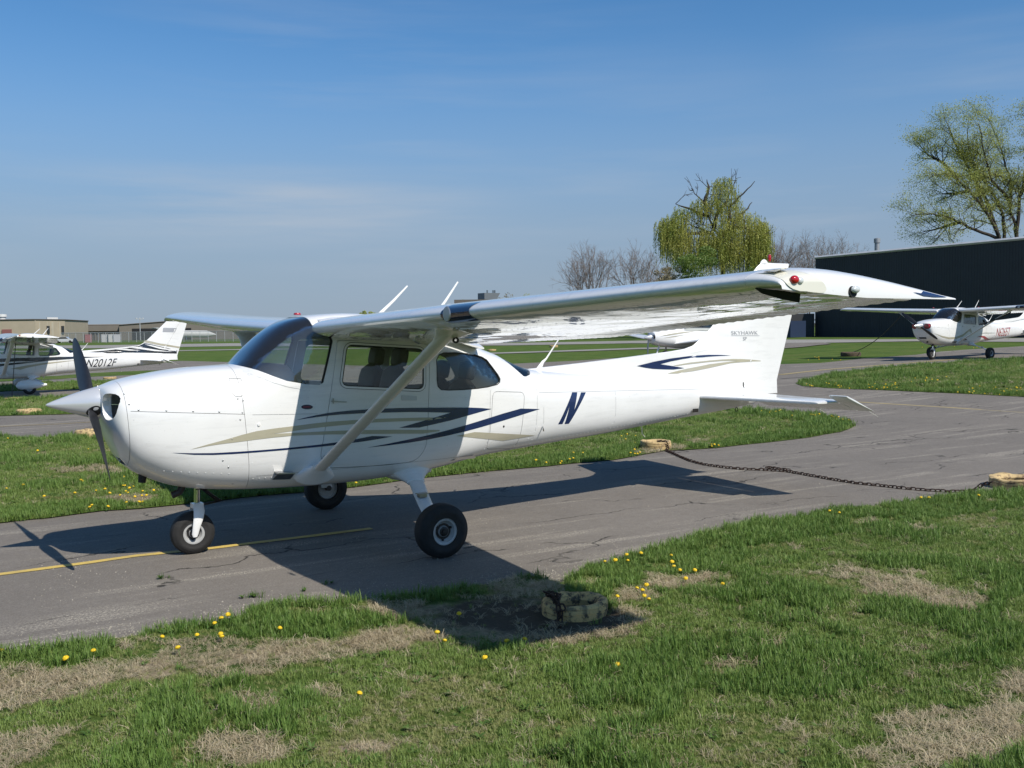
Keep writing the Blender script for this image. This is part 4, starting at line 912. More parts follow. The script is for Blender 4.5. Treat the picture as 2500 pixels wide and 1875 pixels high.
def asphalt_mat(name, base=(.180, .153, .124), streak=1., crack=1.):
    m, t, p = new_mat(name); v = pos_map(t); vs = pos_map(t, -LANG, (.22, 3.2, 1)); vs2 = pos_map(t, -LANG, (.5, 1.6, 1))
    c = mixc(t, mrange(t, noise_n(t, v, .35, 6, .6), .35, .65), tuple(x*.82 for x in base), tuple(x*1.16 for x in base))
    c = mixc(t, mrange(t, noise_n(t, v, 2.2, 6, .7), .4, .68, 0, .42), c, (.240, .210, .172))
    c = mixc(t, mrange(t, noise_n(t, v, 75, 5, .85), .38, .64, 0, 1), mixc(t, .42, c, (.05, .05, .05)), mixc(t, .35, c, (.36, .34, .31)))
    c = mixc(t, mrange(t, noise_n(t, v, 9, 6, .8), .36, .66, 0, .38), c, tuple(x*.62 for x in base)); c = mixc(t, mrange(t, noise_n(t, v, 26, 6, .85), .52, .66, 0, .35), c, (.34, .31, .26))
    # pale worn gravel streaks along the taxi line
    st = mth(t, 'MULTIPLY', mrange(t, noise_n(t, vs, 1.15, 5, .6, .3), .52, .63), mrange(t, noise_n(t, v, 55, 5, .85), .50, .56))
    st = mth(t, 'MULTIPLY', st, mrange(t, noise_n(t, v, .5, 2), .40, .52)); st = mth(t, 'MULTIPLY', st, .62*streak)
    c = mixc(t, st, c, (.55, .50, .40))
    # cracks
    dn = t.nodes.new('ShaderNodeTexNoise'); dn.inputs['Scale'].default_value = 1.7; dn.inputs['Detail'].default_value = 6; t.links.new(v, dn.inputs['Vector'])
    mv = t.nodes.new('ShaderNodeMix'); mv.data_type = 'RGBA'; mv.blend_type = 'LINEAR_LIGHT'; mv.inputs['Factor'].default_value = .42; t.links.new(vs2, mv.inputs['A']); t.links.new(dn.outputs['Color'], mv.inputs['B'])
    vo = t.nodes.new('ShaderNodeTexVoronoi'); vo.feature = 'DISTANCE_TO_EDGE'; vo.inputs['Scale'].default_value = .62; t.links.new(mv.outputs['Result'], vo.inputs['Vector'])
    ck = mrange(t, vo.outputs['Distance'], .0035, .011, 1, 0); ck = mth(t, 'MULTIPLY', ck, mrange(t, noise_n(t, v, .9, 3), .47, .56)); ck = mth(t, 'MULTIPLY', ck, .85*crack)
    c = mixc(t, ck, c, (.022, .02, .017))
    # oil and tar stains
    c = mixc(t, mrange(t, noise_n(t, v, 1.15, 5, .62), .66, .78, 0, .55), c, (.045, .042, .04))
    t.links.new(c, p.inputs['Base Color']); p.inputs['Roughness'].default_value = .85; p.inputs['Specular IOR Level'].default_value = .25
    b = t.nodes.new('ShaderNodeBump'); b.inputs['Strength'].default_value = .55; b.inputs['Distance'].default_value = .006
    h = mth(t, 'SUBTRACT', noise_n(t, v, 160, 3, .8), mth(t, 'MULTIPLY', ck, 1.5)); t.links.new(h, b.inputs['Height']); t.links.new(b.outputs[0], p.inputs['Normal'])
    return m
ASPH = asphalt_mat('old_asphalt'); CONC = asphalt_mat('pale_concrete', (.36, .345, .31), .3, .3)
def grass_ground(name, near=True):
    m, t, p = new_mat(name); v = pos_map(t); vs = pos_map(t, -LANG, (.35, 1.2, 1))
    g = mixc(t, mrange(t, noise_n(t, v, .8, 6, .6), .35, .65), (.060, .115, .020), (.125, .175, .038))
    g = mixc(t, mrange(t, noise_n(t, vs, .45, 5, .6), .50, .72, 0, .55), g, (.17, .165, .06))
    g = mixc(t, mrange(t, noise_n(t, v, 16, 5, .75), .35, .7, 0, .65), g, (.035, .062, .013))
    if near:
        at_ = t.nodes.new('ShaderNodeAttribute'); at_.attribute_name = 'straw'
        s = mixc(t, mrange(t, noise_n(t, v, 30, 6, .8), .3, .7), (.17, .13, .08), (.46, .38, .25))
        a2_ = t.nodes.new('ShaderNodeAttribute'); a2_.attribute_name = 'soil'
        g = mixc(t, mrange(t, mth(t, 'ADD', at_.outputs['Fac'], mth(t, 'MULTIPLY', mth(t, 'SUBTRACT', noise_n(t, v, 5, 5, .7), .5), 1.1)), .45, .75), g, s)
        g = mixc(t, mrange(t, mth(t, 'ADD', a2_.outputs['Fac'], mth(t, 'MULTIPLY', mth(t, 'SUBTRACT', noise_n(t, v, 6, 5, .7), .5), .8)), .12, .40), g, mixc(t, noise_n(t, v, 40, 5, .8), (.05, .04, .03), (.15, .125, .09)))
    t.links.new(g, p.inputs['Base Color']); p.inputs['Roughness'].default_value = .95; p.inputs['Specular IOR Level'].default_value = .1
    b = t.nodes.new('ShaderNodeBump'); b.inputs['Strength'].default_value = .9; b.inputs['Distance'].default_value = .03
    t.links.new(noise_n(t, v, 22, 6, .8), b.inputs['Height']); t.links.new(b.outputs[0], p.inputs['Normal'])
    return m
GRND = grass_ground('meadow_turf', False); LAWN = grass_ground('patchy_lawn_soil', True)

# base ground to the horizon
ax = np.concatenate([-np.geomspace(3500, 46, 26), np.arange(-44, 84, 2.), np.geomspace(86, 3500, 26)])
gx_, gy_ = np.meshgrid(ax, ax); gz_ = terr(gx_, gy_)-.035; n_ = len(ax)
V = np.stack([gx_.ravel(), gy_.ravel(), gz_.ravel()], -1); ii = np.arange(n_*n_).reshape(n_, n_)
F = np.stack([ii[:-1, :-1].ravel(), ii[:-1, 1:].ravel(), ii[1:, 1:].ravel(), ii[1:, :-1].ravel()], -1)
tag(mk('ground', V, F, GRND), kind='structure')

def px_poly(pts, jit=0., step=.25, closed=True):
    """photo-traced outline on the ground, with a ragged edge"""
    P = np.array([G(*p)[:2] for p in pts]); out = []
    for i in range(len(P)):
        a, b = P[i], P[(i+1) % len(P)]; d = np.hypot(*(b-a)); dist = np.hypot(*((a+b)/2-CAM[:2])); st = max(step, dist*.02)
        k = max(1, min(60, int(d/st)))
        nn = np.array([-(b-a)[1], (b-a)[0]])/max(d, 1e-6)
        for j in range(k):
            q = a+(b-a)*j/k; w = noise.noise(Vector((q[0]*1.3, q[1]*1.3, 3)))*1.0+noise.noise(Vector((q[0]*5, q[1]*5, 9)))*.5
            out.append(q+nn*w*jit*min(1, dist/12 if dist > 12 else 1))
    return np.array(out)
def sheet(name, poly, lift, m, kind='structure', grid=2.0, attr=None, zf=None):
    bm = bmesh.new(); vs = [bm.verts.new((p[0], p[1], 0)) for p in poly]
    for t in tessellate_polygon([[Vector((p[0], p[1], 0)) for p in poly]]):
        try: bm.faces.new([vs[i] for i in t])
        except ValueError: pass
    lo, hi = poly.min(0), poly.max(0)
    for ax_ in (0, 1):
        k = math.ceil(max(lo[ax_], -60)/grid)*grid
        while k < min(hi[ax_], 90):
            nrm = [0, 0, 0]; nrm[ax_] = 1; pc = [0, 0, 0]; pc[ax_] = k
            bmesh.ops.bisect_plane(bm, geom=bm.verts[:]+bm.edges[:]+bm.faces[:], plane_co=pc, plane_no=nrm, dist=1e-4); k += grid
    bm.verts.ensure_lookup_table(); X = np.array([v.co[:2] for v in bm.verts]); Z = terr(X[:, 0], X[:, 1])+lift
    if zf is not None: Z = Z+zf(X[:, 0], X[:, 1])
    for v, z in zip(bm.verts, Z): v.co.z = z
    bmesh.ops.recalc_face_normals(bm, faces=bm.faces)
    if bm.faces and sum(f.normal.z for f in bm.faces) < 0: bmesh.ops.reverse_faces(bm, faces=bm.faces)
    me = bpy.data.meshes.new(name); bm.to_mesh(me); bm.free(); me.materials.append(m)
    if attr is not None:
        a = me.attributes.new('straw', 'FLOAT', 'POINT'); a.data.foreach_set('value', attr(X[:, 0], X[:, 1]).astype(np.float32)); a = me.attributes.new('soil', 'FLOAT', 'POINT'); a.data.foreach_set('value', LOW(X[:, 0], X[:, 1]).astype(np.float32))
    o = bpy.data.objects.new(name, me); COL.objects.link(o)
    if kind: o['kind'] = kind
    return o
NEAR_EDGE = [(-500, 1690), (0, 1603), (170, 1585), (340, 1556), (540, 1515), (640, 1490), (726, 1475), (830, 1478), (920, 1473), (1047, 1444), (1211, 1425), (1294, 1408), (1370, 1425), (1408, 1412), (1471, 1381), (1560, 1355), (1642, 1330), (1813, 1286), (2010, 1250), (2200, 1229), (2330, 1213), (2400, 1206), (2500, 1200), (2900, 1150), (3400, 1100)]
B_TOP = [(3400, 800), (2500, 845), (2352, 854), (2236, 866), (2120, 874), (2005, 886), (1909, 889), (1700, 870), (1532, 872), (1400, 881), (1250, 888), (900, 893), (560, 884), (445, 881), (0, 893), (-700, 915)]
apron = px_poly(NEAR_EDGE+B_TOP, .03)
sheet('taxilane', apron, 0., ASPH, grid=4.)
I1 = [(-500, 1345), (0, 1278), (120, 1266), (250, 1248), (340, 1243), (434, 1233), (640, 1212), (838, 1194), (1053, 1166), (1154, 1156), (1332, 1139), (1496, 1124), (1623, 1102), (1750, 1094), (1900, 1078), (1971, 1069), (2050, 1056), (2088, 1042), (2070, 1027), (1994, 1011), (1920, 1005), (1820, 1000), (1700, 997), (1200, 1020), (600, 1045), (230, 1063), (100, 1070), (0, 1067), (-500, 1085)]
I2 = [(1942, 936), (1960, 930), (2000, 920), (2034, 912), (2147, 899), (2373, 882), (2500, 876), (3400, 840), (3400, 1000), (2500, 970), (2373, 963), (2147, 953), (2034, 949), (1960, 943)]
ISL = [('grass_island', I1), ('grass_island', I2),
       ('grass_island', [(-600, 935), (0, 922), (140, 918), (226, 911), (360, 905), (620, 899), (620, 904), (360, 914), (226, 920), (140, 926), (0, 932), (-600, 950)]),
       ('grass_island', [(-600, 965), (0, 943), (90, 934), (226, 932), (420, 928), (620, 925), (620, 940), (226, 950), (90, 953), (0, 957), (-600, 978)]),
       ('grass_island', [(-600, 990), (0, 974), (110, 972), (200, 967), (420, 962), (620, 962), (620, 992), (420, 1003), (200, 1011), (0, 1016), (-600, 1045)])]
def blobs(lst):
    C = np.array([G(a, b)[:2] for a, b, _, _, _ in lst]); A = []
    for (a, b, rx, ry, w) in lst:
        A.append((G(a+rx, b)[:2]-G(a, b)[:2], G(a, b-ry)[:2]-G(a, b)[:2]))
    def f(x, y):
        x = np.asarray(x, float); out = np.zeros_like(x)
        for (c, (u, v), l) in zip(C, A, lst):
            M = np.linalg.inv(np.array([u, v]).T); d = np.stack([x-c[0], y-c[1]], 0).reshape(2, -1); q = (M@d); r = np.hypot(q[0], q[1]).reshape(x.shape)
            out = np.maximum(out, l[4]*np.clip(1.35-r, 0, 1)**.8)
        return out
    return f
STRAW = blobs([(60, 1690, 170, 55, 1), (300, 1650, 160, 32, .9), (520, 1610, 150, 38, 1), (750, 1590, 150, 30, 1), (930, 1570, 120, 28, 1), (1050, 1560, 90, 25, .9), (620, 1840, 110, 35, .9), (900, 1835, 110, 30, .9), (960, 1800, 120, 22, .55),
               (20, 1830, 130, 60, .6), (2360, 1800, 210, 60, .85), (2480, 1710, 90, 60, .75), (2120, 1840, 100, 28, .6), (2180, 1440, 130, 40, .62), (2050, 1390, 80, 35, .45), (2300, 1470, 120, 30, .5), (1250, 1500, 130, 80, 1.0), (1400, 1550, 150, 35, 1), (1530, 1520, 90, 24, .9), (1130, 1530, 130, 50, 1), (1660, 1430, 120, 22, .75), (1560, 1460, 90, 20, .7),
               (1710, 1560, 90, 30, .4), (1750, 1640, 60, 25, .35), (2250, 1640, 70, 20, .4), (1340, 1800, 70, 30, .4), (1000, 1500, 120, 22, .9), (640, 1720, 70, 22, .5), (1620, 1100, 60, 14, .8), (1700, 1080, 80, 10, .4), (250, 1155, 120, 20, .4), (2200, 1300, 200, 25, .3), (1850, 1340, 90, 22, .3), (800, 1700, 60, 25, .6), (330, 1222, 60, 10, .8)])
LOW = blobs([(1230, 1510, 150, 42, .9), (1400, 1520, 105, 32, .9), (1120, 1500, 90, 28, .6)])
lawn = px_poly(NEAR_EDGE[::-1], .05, .12); 
back = np.array([(CAM[0]+60, CAM[1]-2), (CAM[0]+30, CAM[1]-40), (CAM[0]-30, CAM[1]-40), (CAM[0]-40, CAM[1]-4)])
k0 = np.array([G(*p)[:2] for p in NEAR_EDGE[::-1]]); lawn = lawn[:-1]
lawn = np.concatenate([px_poly(NEAR_EDGE, .05, .12)[:-1][::-1][:] if False else np.concatenate([[a+(b-a)*t/6+0 for t in range(6)] for a, b in zip(k0[:-1], k0[1:])]+[[k0[-1]]]), back[::-1]])
# ragged edge along the asphalt
L2_ = []
for q in lawn:
    w = noise.noise(Vector((q[0]*2.1, q[1]*2.1, 5)))*.10+noise.noise(Vector((q[0]*6, q[1]*6, 8)))*.05; L2_.append(q+np.array([-LDIR[1], LDIR[0]])*w)
lawn = np.array(L2_)
sheet('near_lawn', lawn, .012, LAWN, grid=.5, attr=STRAW)
for i, (nm, P) in enumerate(ISL):
    o = sheet(nm, px_poly(P, .06, .2), .012, LAWN, grid=.8 if i < 2 else 3., attr=STRAW)
ISLP = [px_poly(P, .0, .5) for _, P in ISL]
# strips beyond: pale taxiway, narrow path, thin tarmac lane
sheet('far_taxiway', px_poly([(-500, 846), (0, 844), (230, 843), (560, 838), (900, 838), (1540, 832), (1930, 829), (2230, 828), (2600, 824), (3200, 815), (3200, 830), (2600, 835), (2236, 833), (1930, 838), (1540, 838), (900, 845), (560, 845), (230, 850), (0, 851), (-500, 855)], 0, 2), .0, CONC, grid=20.)
sheet('path', px_poly([(-300, 858), (440, 855), (600, 852), (900, 849), (900, 850.5), (600, 854), (440, 857), (-300, 861)], 0, 2), .004, CONC, grid=20.)
sheet('lane', px_poly([(1100, 864), (1230, 860), (1560, 849), (1900, 842), (1900, 849), (1560, 852.5), (1230, 863), (1100, 867)], 0, 2), .004, CONC, grid=20.)
sheet('lane', px_poly([(1905, 838), (2010, 836), (2030, 840), (1960, 847), (1905, 851)], 0, 1), .006, ASPH, grid=20.)
# painted lines
def line_strip(name, pts, w, m, lift=.005, stru=True):
    P = [G(*p) for p in pts]; m_ = MB(); n = 0; pv = None; fine = []
    for a, b in zip(P[:-1], P[1:]):
        for k in range(8): fine.append(a+(b-a)*k/8)
    fine.append(P[-1]); V = []
    for i, p in enumerate(fine):
        d = (fine[min(i+1, len(fine)-1)]-fine[max(i-1, 0)])[:2]; d = d/np.hypot(*d); nn = np.array([-d[1], d[0]]); wj = w/2*(1+.12*noise.noise(Vector((p[0]*6, p[1]*6, 0))))
        for s in (1, -1):
            q = p[:2]+nn*s*wj; V.append((q[0], q[1], float(terr(q[0], q[1]))+lift))
    F = [(2*i, 2*i+1, 2*i+3, 2*i+2) for i in range(len(fine)-1)]
    return tag(mk(name, V, F, m), kind='structure')
def paint_line(name, col):
    m, t, p = new_mat(name); v = pos_map(t)
    c = mixc(t, mrange(t, noise_n(t, v, 45, 5, .8), .56, .66, 0, .8), col, (.16, .15, .14)); c = mixc(t, mrange(t, noise_n(t, v, 3, 3, .6), .45, .75, 0, .45), c, (.20, .17, .12))
    t.links.new(c, p.inputs['Base Color']); p.inputs['Roughness'].default_value = .7; return m
YEL = paint_line('worn_yellow_paint', (.62, .44, .10)); YEL2 = paint_line('faded_yellow_paint', (.36, .28, .12)); WHL = paint_line('worn_white_paint', (.36, .34, .28))
line_strip('taxi_line', [(-200, 1428), (0, 1403), (220, 1374), (330, 1358), (438, 1347), (503, 1341), (613, 1327), (747, 1311), (907, 1291)], .085, YEL)
line_strip('taxi_line', [(1950, 974), (2115, 983), (2300, 994), (2500, 1007), (2900, 1030)], .13, YEL2)
line_strip('taxi_line', [(1905, 915), (2010, 903), (2120, 894), (2250, 884), (2400, 872)], .3, YEL2)
line_strip('taxi_line', [(1905, 925), (2010, 918), (2120, 906)], .06, BLACK, .006)
line_strip('taxi_line', [(-100, 1046), (150, 1035), (260, 1028)], .10, YEL2)
line_strip('taxi_line', [(560, 932), (900, 922), (1050, 915)], .15, YEL2)

# ------------------------------------------------------------------ grass
def blade_mat(name, a, b, tip, straw=.0):
    m, t, p = new_mat(name); v = pos_map(t); oi = t.nodes.new('ShaderNodeObjectInfo')
    c = mixc(t, mrange(t, noise_n(t, v, .9, 5, .6), .35, .65), a, b); c = mixc(t, mth(t, 'MULTIPLY', oi.outputs['Random'], .5), c, tip)
    c = mixc(t, mrange(t, noise_n(t, v, 30, 2), .5, .75, 0, .5), c, tip)
    t.links.new(c, p.inputs['Base Color']); p.inputs['Roughness'].default_value = .5; p.inputs['Specular IOR Level'].default_value = .3
    tr = t.nodes.new('ShaderNodeBsdfTranslucent'); t.links.new(c, tr.inputs[0]); mx = t.nodes.new('ShaderNodeMixShader'); mx.inputs[0].default_value = .3
    t.links.new(p.outputs[0], mx.inputs[1]); t.links.new(tr.outputs[0], mx.inputs[2]); t.links.new(mx.outputs[0], t.nodes['Material Output'].inputs['Surface']); return m
GM = [blade_mat('grass_blades_deep', (.096, .190, .030), (.150, .252, .052), (.22, .29, .08)), blade_mat('grass_blades_fresh', (.145, .240, .044), (.21, .300, .068), (.29, .33, .11)),
      blade_mat('grass_blades_yellowish', (.20, .25, .062), (.28, .31, .10), (.42, .38, .18)), blade_mat('dry_straw', (.34, .27, .16), (.50, .42, .27), (.66, .57, .40)), blade_mat('weed_leaves', (.06, .13, .022), (.09, .17, .03), (.13, .2, .05))]
def tuft(kind, seed):
    r = np.random.default_rng(seed); V = []; F = []; nb = {0: 15, 1: 18, 2: 16, 3: 15, 4: 9}[kind]
    for i in range(nb):
        a = r.uniform(0, 2*np.pi); d = r.uniform(0, .045)**1.0; bx, by = d*np.cos(a), d*np.sin(a); dirn = r.uniform(0, 2*np.pi)
        if kind == 3: L_, lean, w, z0 = r.uniform(.05, .14), r.uniform(1.35, 1.72), r.uniform(.0010, .0020), r.uniform(.002, .014)
        elif kind == 4: L_, lean, w, z0 = r.uniform(.035, .085), r.uniform(1.0, 1.45), r.uniform(.005, .010), .002; dirn = i*2*np.pi/nb+r.uniform(-.2, .2); bx = by = 0
        elif kind == 0: L_, lean, w, z0 = r.uniform(.05, .12), r.uniform(.1, 1.0), r.uniform(.0018, .0036), 0
        elif kind == 1: L_, lean, w, z0 = r.uniform(.03, .08), r.uniform(.1, 1.15), r.uniform(.0015, .0028), 0
        else: L_, lean, w, z0 = r.uniform(.025, .065), r.uniform(.4, 1.35), r.uniform(.0014, .0026), 0
        cs, sn = np.cos(dirn), np.sin(dirn); px_, py_ = -sn, cs; b = len(V); x = 0; z = z0; ang_ = lean*.45; S = 3
        for k in range(S+1):
            ww = w*(1-.25*k/S) if kind != 4 else w*(.35+1.1*np.sin(np.pi*min(.92, (k+.4)/S*.85)))
            if k < S: V += [(bx+cs*x+px_*ww, by+sn*x+py_*ww, z), (bx+cs*x-px_*ww, by+sn*x-py_*ww, z)]
            else: V.append((bx+cs*x, by+sn*x, z))
            x += L_/S*np.sin(ang_); z += L_/S*np.cos(ang_); z = max(z, .001); ang_ += lean*.38
        F += [(b+2*k, b+2*k+1, b+2*k+3, b+2*k+2) for k in range(S-1)]+[(b+2*S-2, b+2*S-1, b+2*S)]
    me = bpy.data.meshes.new('tuft'); me.from_pydata(V, [], F); me.materials.append(GM[kind]); me.update(); return bpy.data.objects.new('tuft', me)
TC = bpy.data.collections.new('tufts')                # not linked to the scene: only a source for the lawn
KINDS_ = []
for k in range(5):
    for s_ in range(3):
        o = tuft(k, 10*k+s_); o.name = 'tuft_%02d' % (k*3+s_); TC.objects.link(o); KINDS_.append(o)
def in_poly(P, X, Y):
    x, y = P[:, 0], P[:, 1]; x2, y2 = np.roll(x, -1), np.roll(y, -1); c = np.zeros(len(X), int)
    for a, b, c_, d in zip(x, y, x2, y2):
        if b == d: continue
        m_ = ((b > Y) != (d > Y)) & (X < (c_-a)*(Y-b)/(d-b)+a); c += m_
    return c % 2 == 1
def edge_dist(P, X, Y):
    best = np.full(len(X), 9e9)
    for a, b in zip(P, np.roll(P, -1, 0)):
        d = b-a; l = d@d+1e-12; t = np.clip(((X-a[0])*d[0]+(Y-a[1])*d[1])/l, 0, 1); best = np.minimum(best, np.hypot(X-a[0]-t*d[0], Y-a[1]-t*d[1]))
    return best
gn = bpy.data.node_groups.new('grass_scatter', 'GeometryNodeTree')
gn.interface.new_socket('Geometry', in_out='INPUT', socket_type='NodeSocketGeometry'); gn.interface.new_socket('Geometry', in_out='OUTPUT', socket_type='NodeSocketGeometry')
gi, go = gn.nodes.new('NodeGroupInput'), gn.nodes.new('NodeGroupOutput'); iop = gn.nodes.new('GeometryNodeInstanceOnPoints'); ci = gn.nodes.new('GeometryNodeCollectionInfo')
ci.inputs['Collection'].default_value = TC; ci.inputs['Separate Children'].default_value = True; ci.inputs['Reset Children'].default_value = True
def na(nm, dt):
    n = gn.nodes.new('GeometryNodeInputNamedAttribute'); n.data_type = dt; n.inputs['Name'].default_value = nm; return [o_ for o_ in n.outputs if o_.enabled and o_.name == 'Attribute'][0]
mp_ = gn.nodes.new('GeometryNodeMeshToPoints'); gn.links.new(gi.outputs[0], mp_.inputs['Mesh']); gn.links.new(mp_.outputs[0], iop.inputs['Points'])
gn.links.new(ci.outputs[0], iop.inputs['Instance']); iop.inputs['Pick Instance'].default_value = True
gn.links.new(na('idx', 'INT'), iop.inputs['Instance Index'])
e2r = gn.nodes.new('FunctionNodeEulerToRotation'); gn.links.new(na('rot', 'FLOAT_VECTOR'), e2r.inputs[0]); gn.links.new(e2r.outputs[0], iop.inputs['Rotation'])
gn.links.new(na('scl', 'FLOAT'), iop.inputs['Scale']); gn.links.new(iop.outputs[0], go.inputs[0])
def scatter(name, X, Y, Z, idx, scl, label):
    me = bpy.data.meshes.new(name); me.vertices.add(len(X)); me.vertices.foreach_set('co', np.stack([X, Y, Z], -1).astype(np.float32).ravel())
    a = me.attributes.new('idx', 'INT', 'POINT'); a.data.foreach_set('value', idx.astype(np.int32))
    a = me.attributes.new('scl', 'FLOAT', 'POINT'); a.data.foreach_set('value', scl.astype(np.float32))
    rt = np.stack([rng.uniform(-.12, .12, len(X)), rng.uniform(-.12, .12, len(X)), rng.uniform(0, 6.283, len(X))], -1).astype(np.float32)
    a = me.attributes.new('rot', 'FLOAT_VECTOR', 'POINT'); a.data.foreach_set('vector', rt.ravel())
    o = bpy.data.objects.new(name, me); COL.objects.link(o); md = o.modifiers.new('scatter', 'NODES'); md.node_group = gn
    tag(o, label, 'grass', kind='stuff'); return o
def nfield(X, Y, s, z=0., octv=3):
    # cheap value noise on arrays
    out = np.zeros(len(X)); amp = 1.; tot = 0
    for k in range(octv):
        xs_, ys_ = X*s+17.3*k+z, Y*s+5.1*k-z; xi, yi = np.floor(xs_), np.floor(ys_); fx, fy = xs_-xi, ys_-yi; fx = fx*fx*(3-2*fx); fy = fy*fy*(3-2*fy)
        h = lambda a, b: np.modf(np.abs(np.sin(a*127.1+b*311.7+z*13.7)*43758.5453))[0]
        out += amp*((h(xi, yi)*(1-fx)+h(xi+1, yi)*fx)*(1-fy)+(h(xi, yi+1)*(1-fx)+h(xi+1, yi+1)*fx)*fy); tot += amp; amp *= .55; s *= 2.1
    return out/tot
def grow(name, P, label, zones, holes=()):
    XS_, YS_, SC = [], [], []
    f2 = np.array([CF[0], CF[1]]); f2 = f2/np.hypot(*f2); r2 = np.array([f2[1], -f2[0]])
    for d0, d1, dens, sc in zones:
        n = int(.5*(d1*d1-d0*d0)*2*.56*dens*1.0); rr = np.sqrt(rng.uniform(d0*d0, d1*d1, n)); th = rng.uniform(-.56, .56, n)
        X = CAM[0]+rr*(np.cos(th)*f2[0]+np.sin(th)*r2[0]); Y = CAM[1]+rr*(np.cos(th)*f2[1]+np.sin(th)*r2[1])
        XS_.append(X); YS_.append(Y); SC.append(np.full(n, sc))
    X, Y, SC = map(np.concatenate, (XS_, YS_, SC)); k = in_poly(P, X, Y)
    for h in holes: k &= ~h(X, Y)
    X, Y, SC = X[k], Y[k], SC[k]; st = STRAW(X, Y)*.93+(nfield(X, Y, 3.4, 1)-.5)*1.5; g = nfield(X, Y, 1.1, 4); fine = nfield(X, Y, 6, 8)
    ed = edge_dist(P, X, Y); n = len(X); u = rng.uniform(0, 1, n)
    kind = np.where(g > .58, 0, np.where(g > .34, 1, 2)); kind = np.where(u < .07, 3, kind); kind = np.where((u > .978), 4, kind)
    kind = np.where((ed < .8) & (st < .5), np.where(u < .66, 0, np.where(u < .72, 4, 1)), kind)
    kind = np.where((st > .28) & (st <= .62) & (u < .8), 2, kind); kind = np.where(st > .62, 3, kind); kind = np.where((st > .46) & (st <= .62) & (u < .5), 3, kind)
    kind = np.where((st > .62) & (u > .86), 2, kind)
    low = LOW(X, Y) > .18
    keep = ~(low & (rng.uniform(0, 1, n) < .90)); keep &= ~((kind == 3) & (st > .7) & (u < .3))
    scl = SC*rng.uniform(.65, 1.25, n)*(.55+.95*g)*np.where(kind == 3, .95, 1); scl *= np.where((st > .25) & (kind != 3), .7, 1.)
    X, Y, kind, scl = X[keep], Y[keep], kind[keep], scl[keep]
    return scatter(name, X, Y, terr(X, Y)+.010, kind*3+rng.integers(0, 3, len(X)), scl, label)
ZON = [(3.0, 5.2, 1900, .64), (5.2, 8, 1400, .66), (8, 12, 950, .68), (12, 18, 480, .80), (18, 27, 230, .95), (27, 46, 90, 1.2)]
def anchor_hole(X, Y):
    c = G(1402, 1500); return np.hypot(X-c[0], Y-c[1]) < .22
grow('grass', lawn, 'grass and dry straw of the lawn nearest the camera', ZON, [anchor_hole])
grow('grass', ISLP[0], 'grass on the island between the taxilanes behind the big aircraft', ZON)
grow('grass', ISLP[1], 'grass on the island at the right in front of the red and white aircraft', ZON)
for P_, l_ in ((ISLP[2], 'thin strip of grass farthest behind the left aircraft'), (ISLP[3], 'narrow grass strip just behind the left aircraft'), (ISLP[4], 'grass strip in front of the left aircraft')): grow('grass', P_, l_, [(16, 27, 200, .9), (27, 50, 80, 1.2)])
# little weed tufts that grow in cracks of the asphalt
for (px, py, n_t, spread, lb) in ((618, 1457, 9, .07, 'weed tuft growing from the asphalt near the front lawn edge'), (395, 1414, 4, .03, 'tiny weed in the asphalt left of the nose wheel'), (802, 1425, 3, .03, 'tiny weed in the asphalt at the edge of the wing shadow'), (745, 1443, 2, .02, 'small sprig in the asphalt beside the front lawn')):
    c = G(px, py); o_ = bpy.data.objects.new('weed', tuft(4 if px == 618 else 1, px).data); vsum = MB()
    for k in range(n_t):
        kd = (4, 1, 0)[k % 3]; d = tuft(kd, px+k).data; a = rng.uniform(0, 6.28); r_ = rng.uniform(0, spread); q = Matrix.Translation((r_*math.cos(a)*1.6, r_*math.sin(a), 0)) @ Matrix.Rotation(a, 4, 'Z') @ Matrix.Scale(.55, 4)
        vsum.add([tuple(q @ v.co) for v in d.vertices], [tuple(p_.vertices) for p_ in d.polygons])
    w_ = mk('weed', vsum.V, vsum.F, GM[4], None, False); w_.location = (c[0], c[1], c[2]+.002); tag(w_, lb, 'weed', 'weeds in the asphalt')

# loose grit along the crumbling edge of the asphalt
gr = np.random.default_rng(17); EP = np.array([G(*q_)[:2] for q_ in NEAR_EDGE[1:24]]); V = []; F = []
for k in range(5200):
    i_ = gr.integers(0, len(EP)-1); q_ = EP[i_]+(EP[i_+1]-EP[i_])*gr.uniform(); off_ = abs(gr.normal())*.16 if k < 4200 else gr.uniform(0, 2.6); d_ = EP[i_+1]-EP[i_]; d_ = d_/np.hypot(*d_); q_ = q_+np.array([-d_[1], d_[0]])*off_*(1 if np.array([-d_[1], d_[0]])@CF[:2] > 0 else -1)
    r_ = gr.uniform(.0022, .0065)*(1.6 if gr.uniform() < .06 else 1); b_ = len(V); a_ = gr.uniform(0, 6.28); z_ = float(terr(q_[0], q_[1]))
    V += [(q_[0]+r_*math.cos(a_+t_*2.1)*gr.uniform(.7, 1.2), q_[1]+r_*math.sin(a_+t_*2.1)*gr.uniform(.7, 1.2), z_) for t_ in range(3)]+[(q_[0], q_[1], z_+r_*1.1)]; F += [(b_, b_+1, b_+3), (b_+1, b_+2, b_+3), (b_+2, b_, b_+3)]
tag(mk('gravel', V, F, mat('pale_grit', (.36, .33, .27), .9, var=.5, vs=30), None, False), 'loose pale grit along the edge of the near asphalt', 'gravel', kind='stuff')

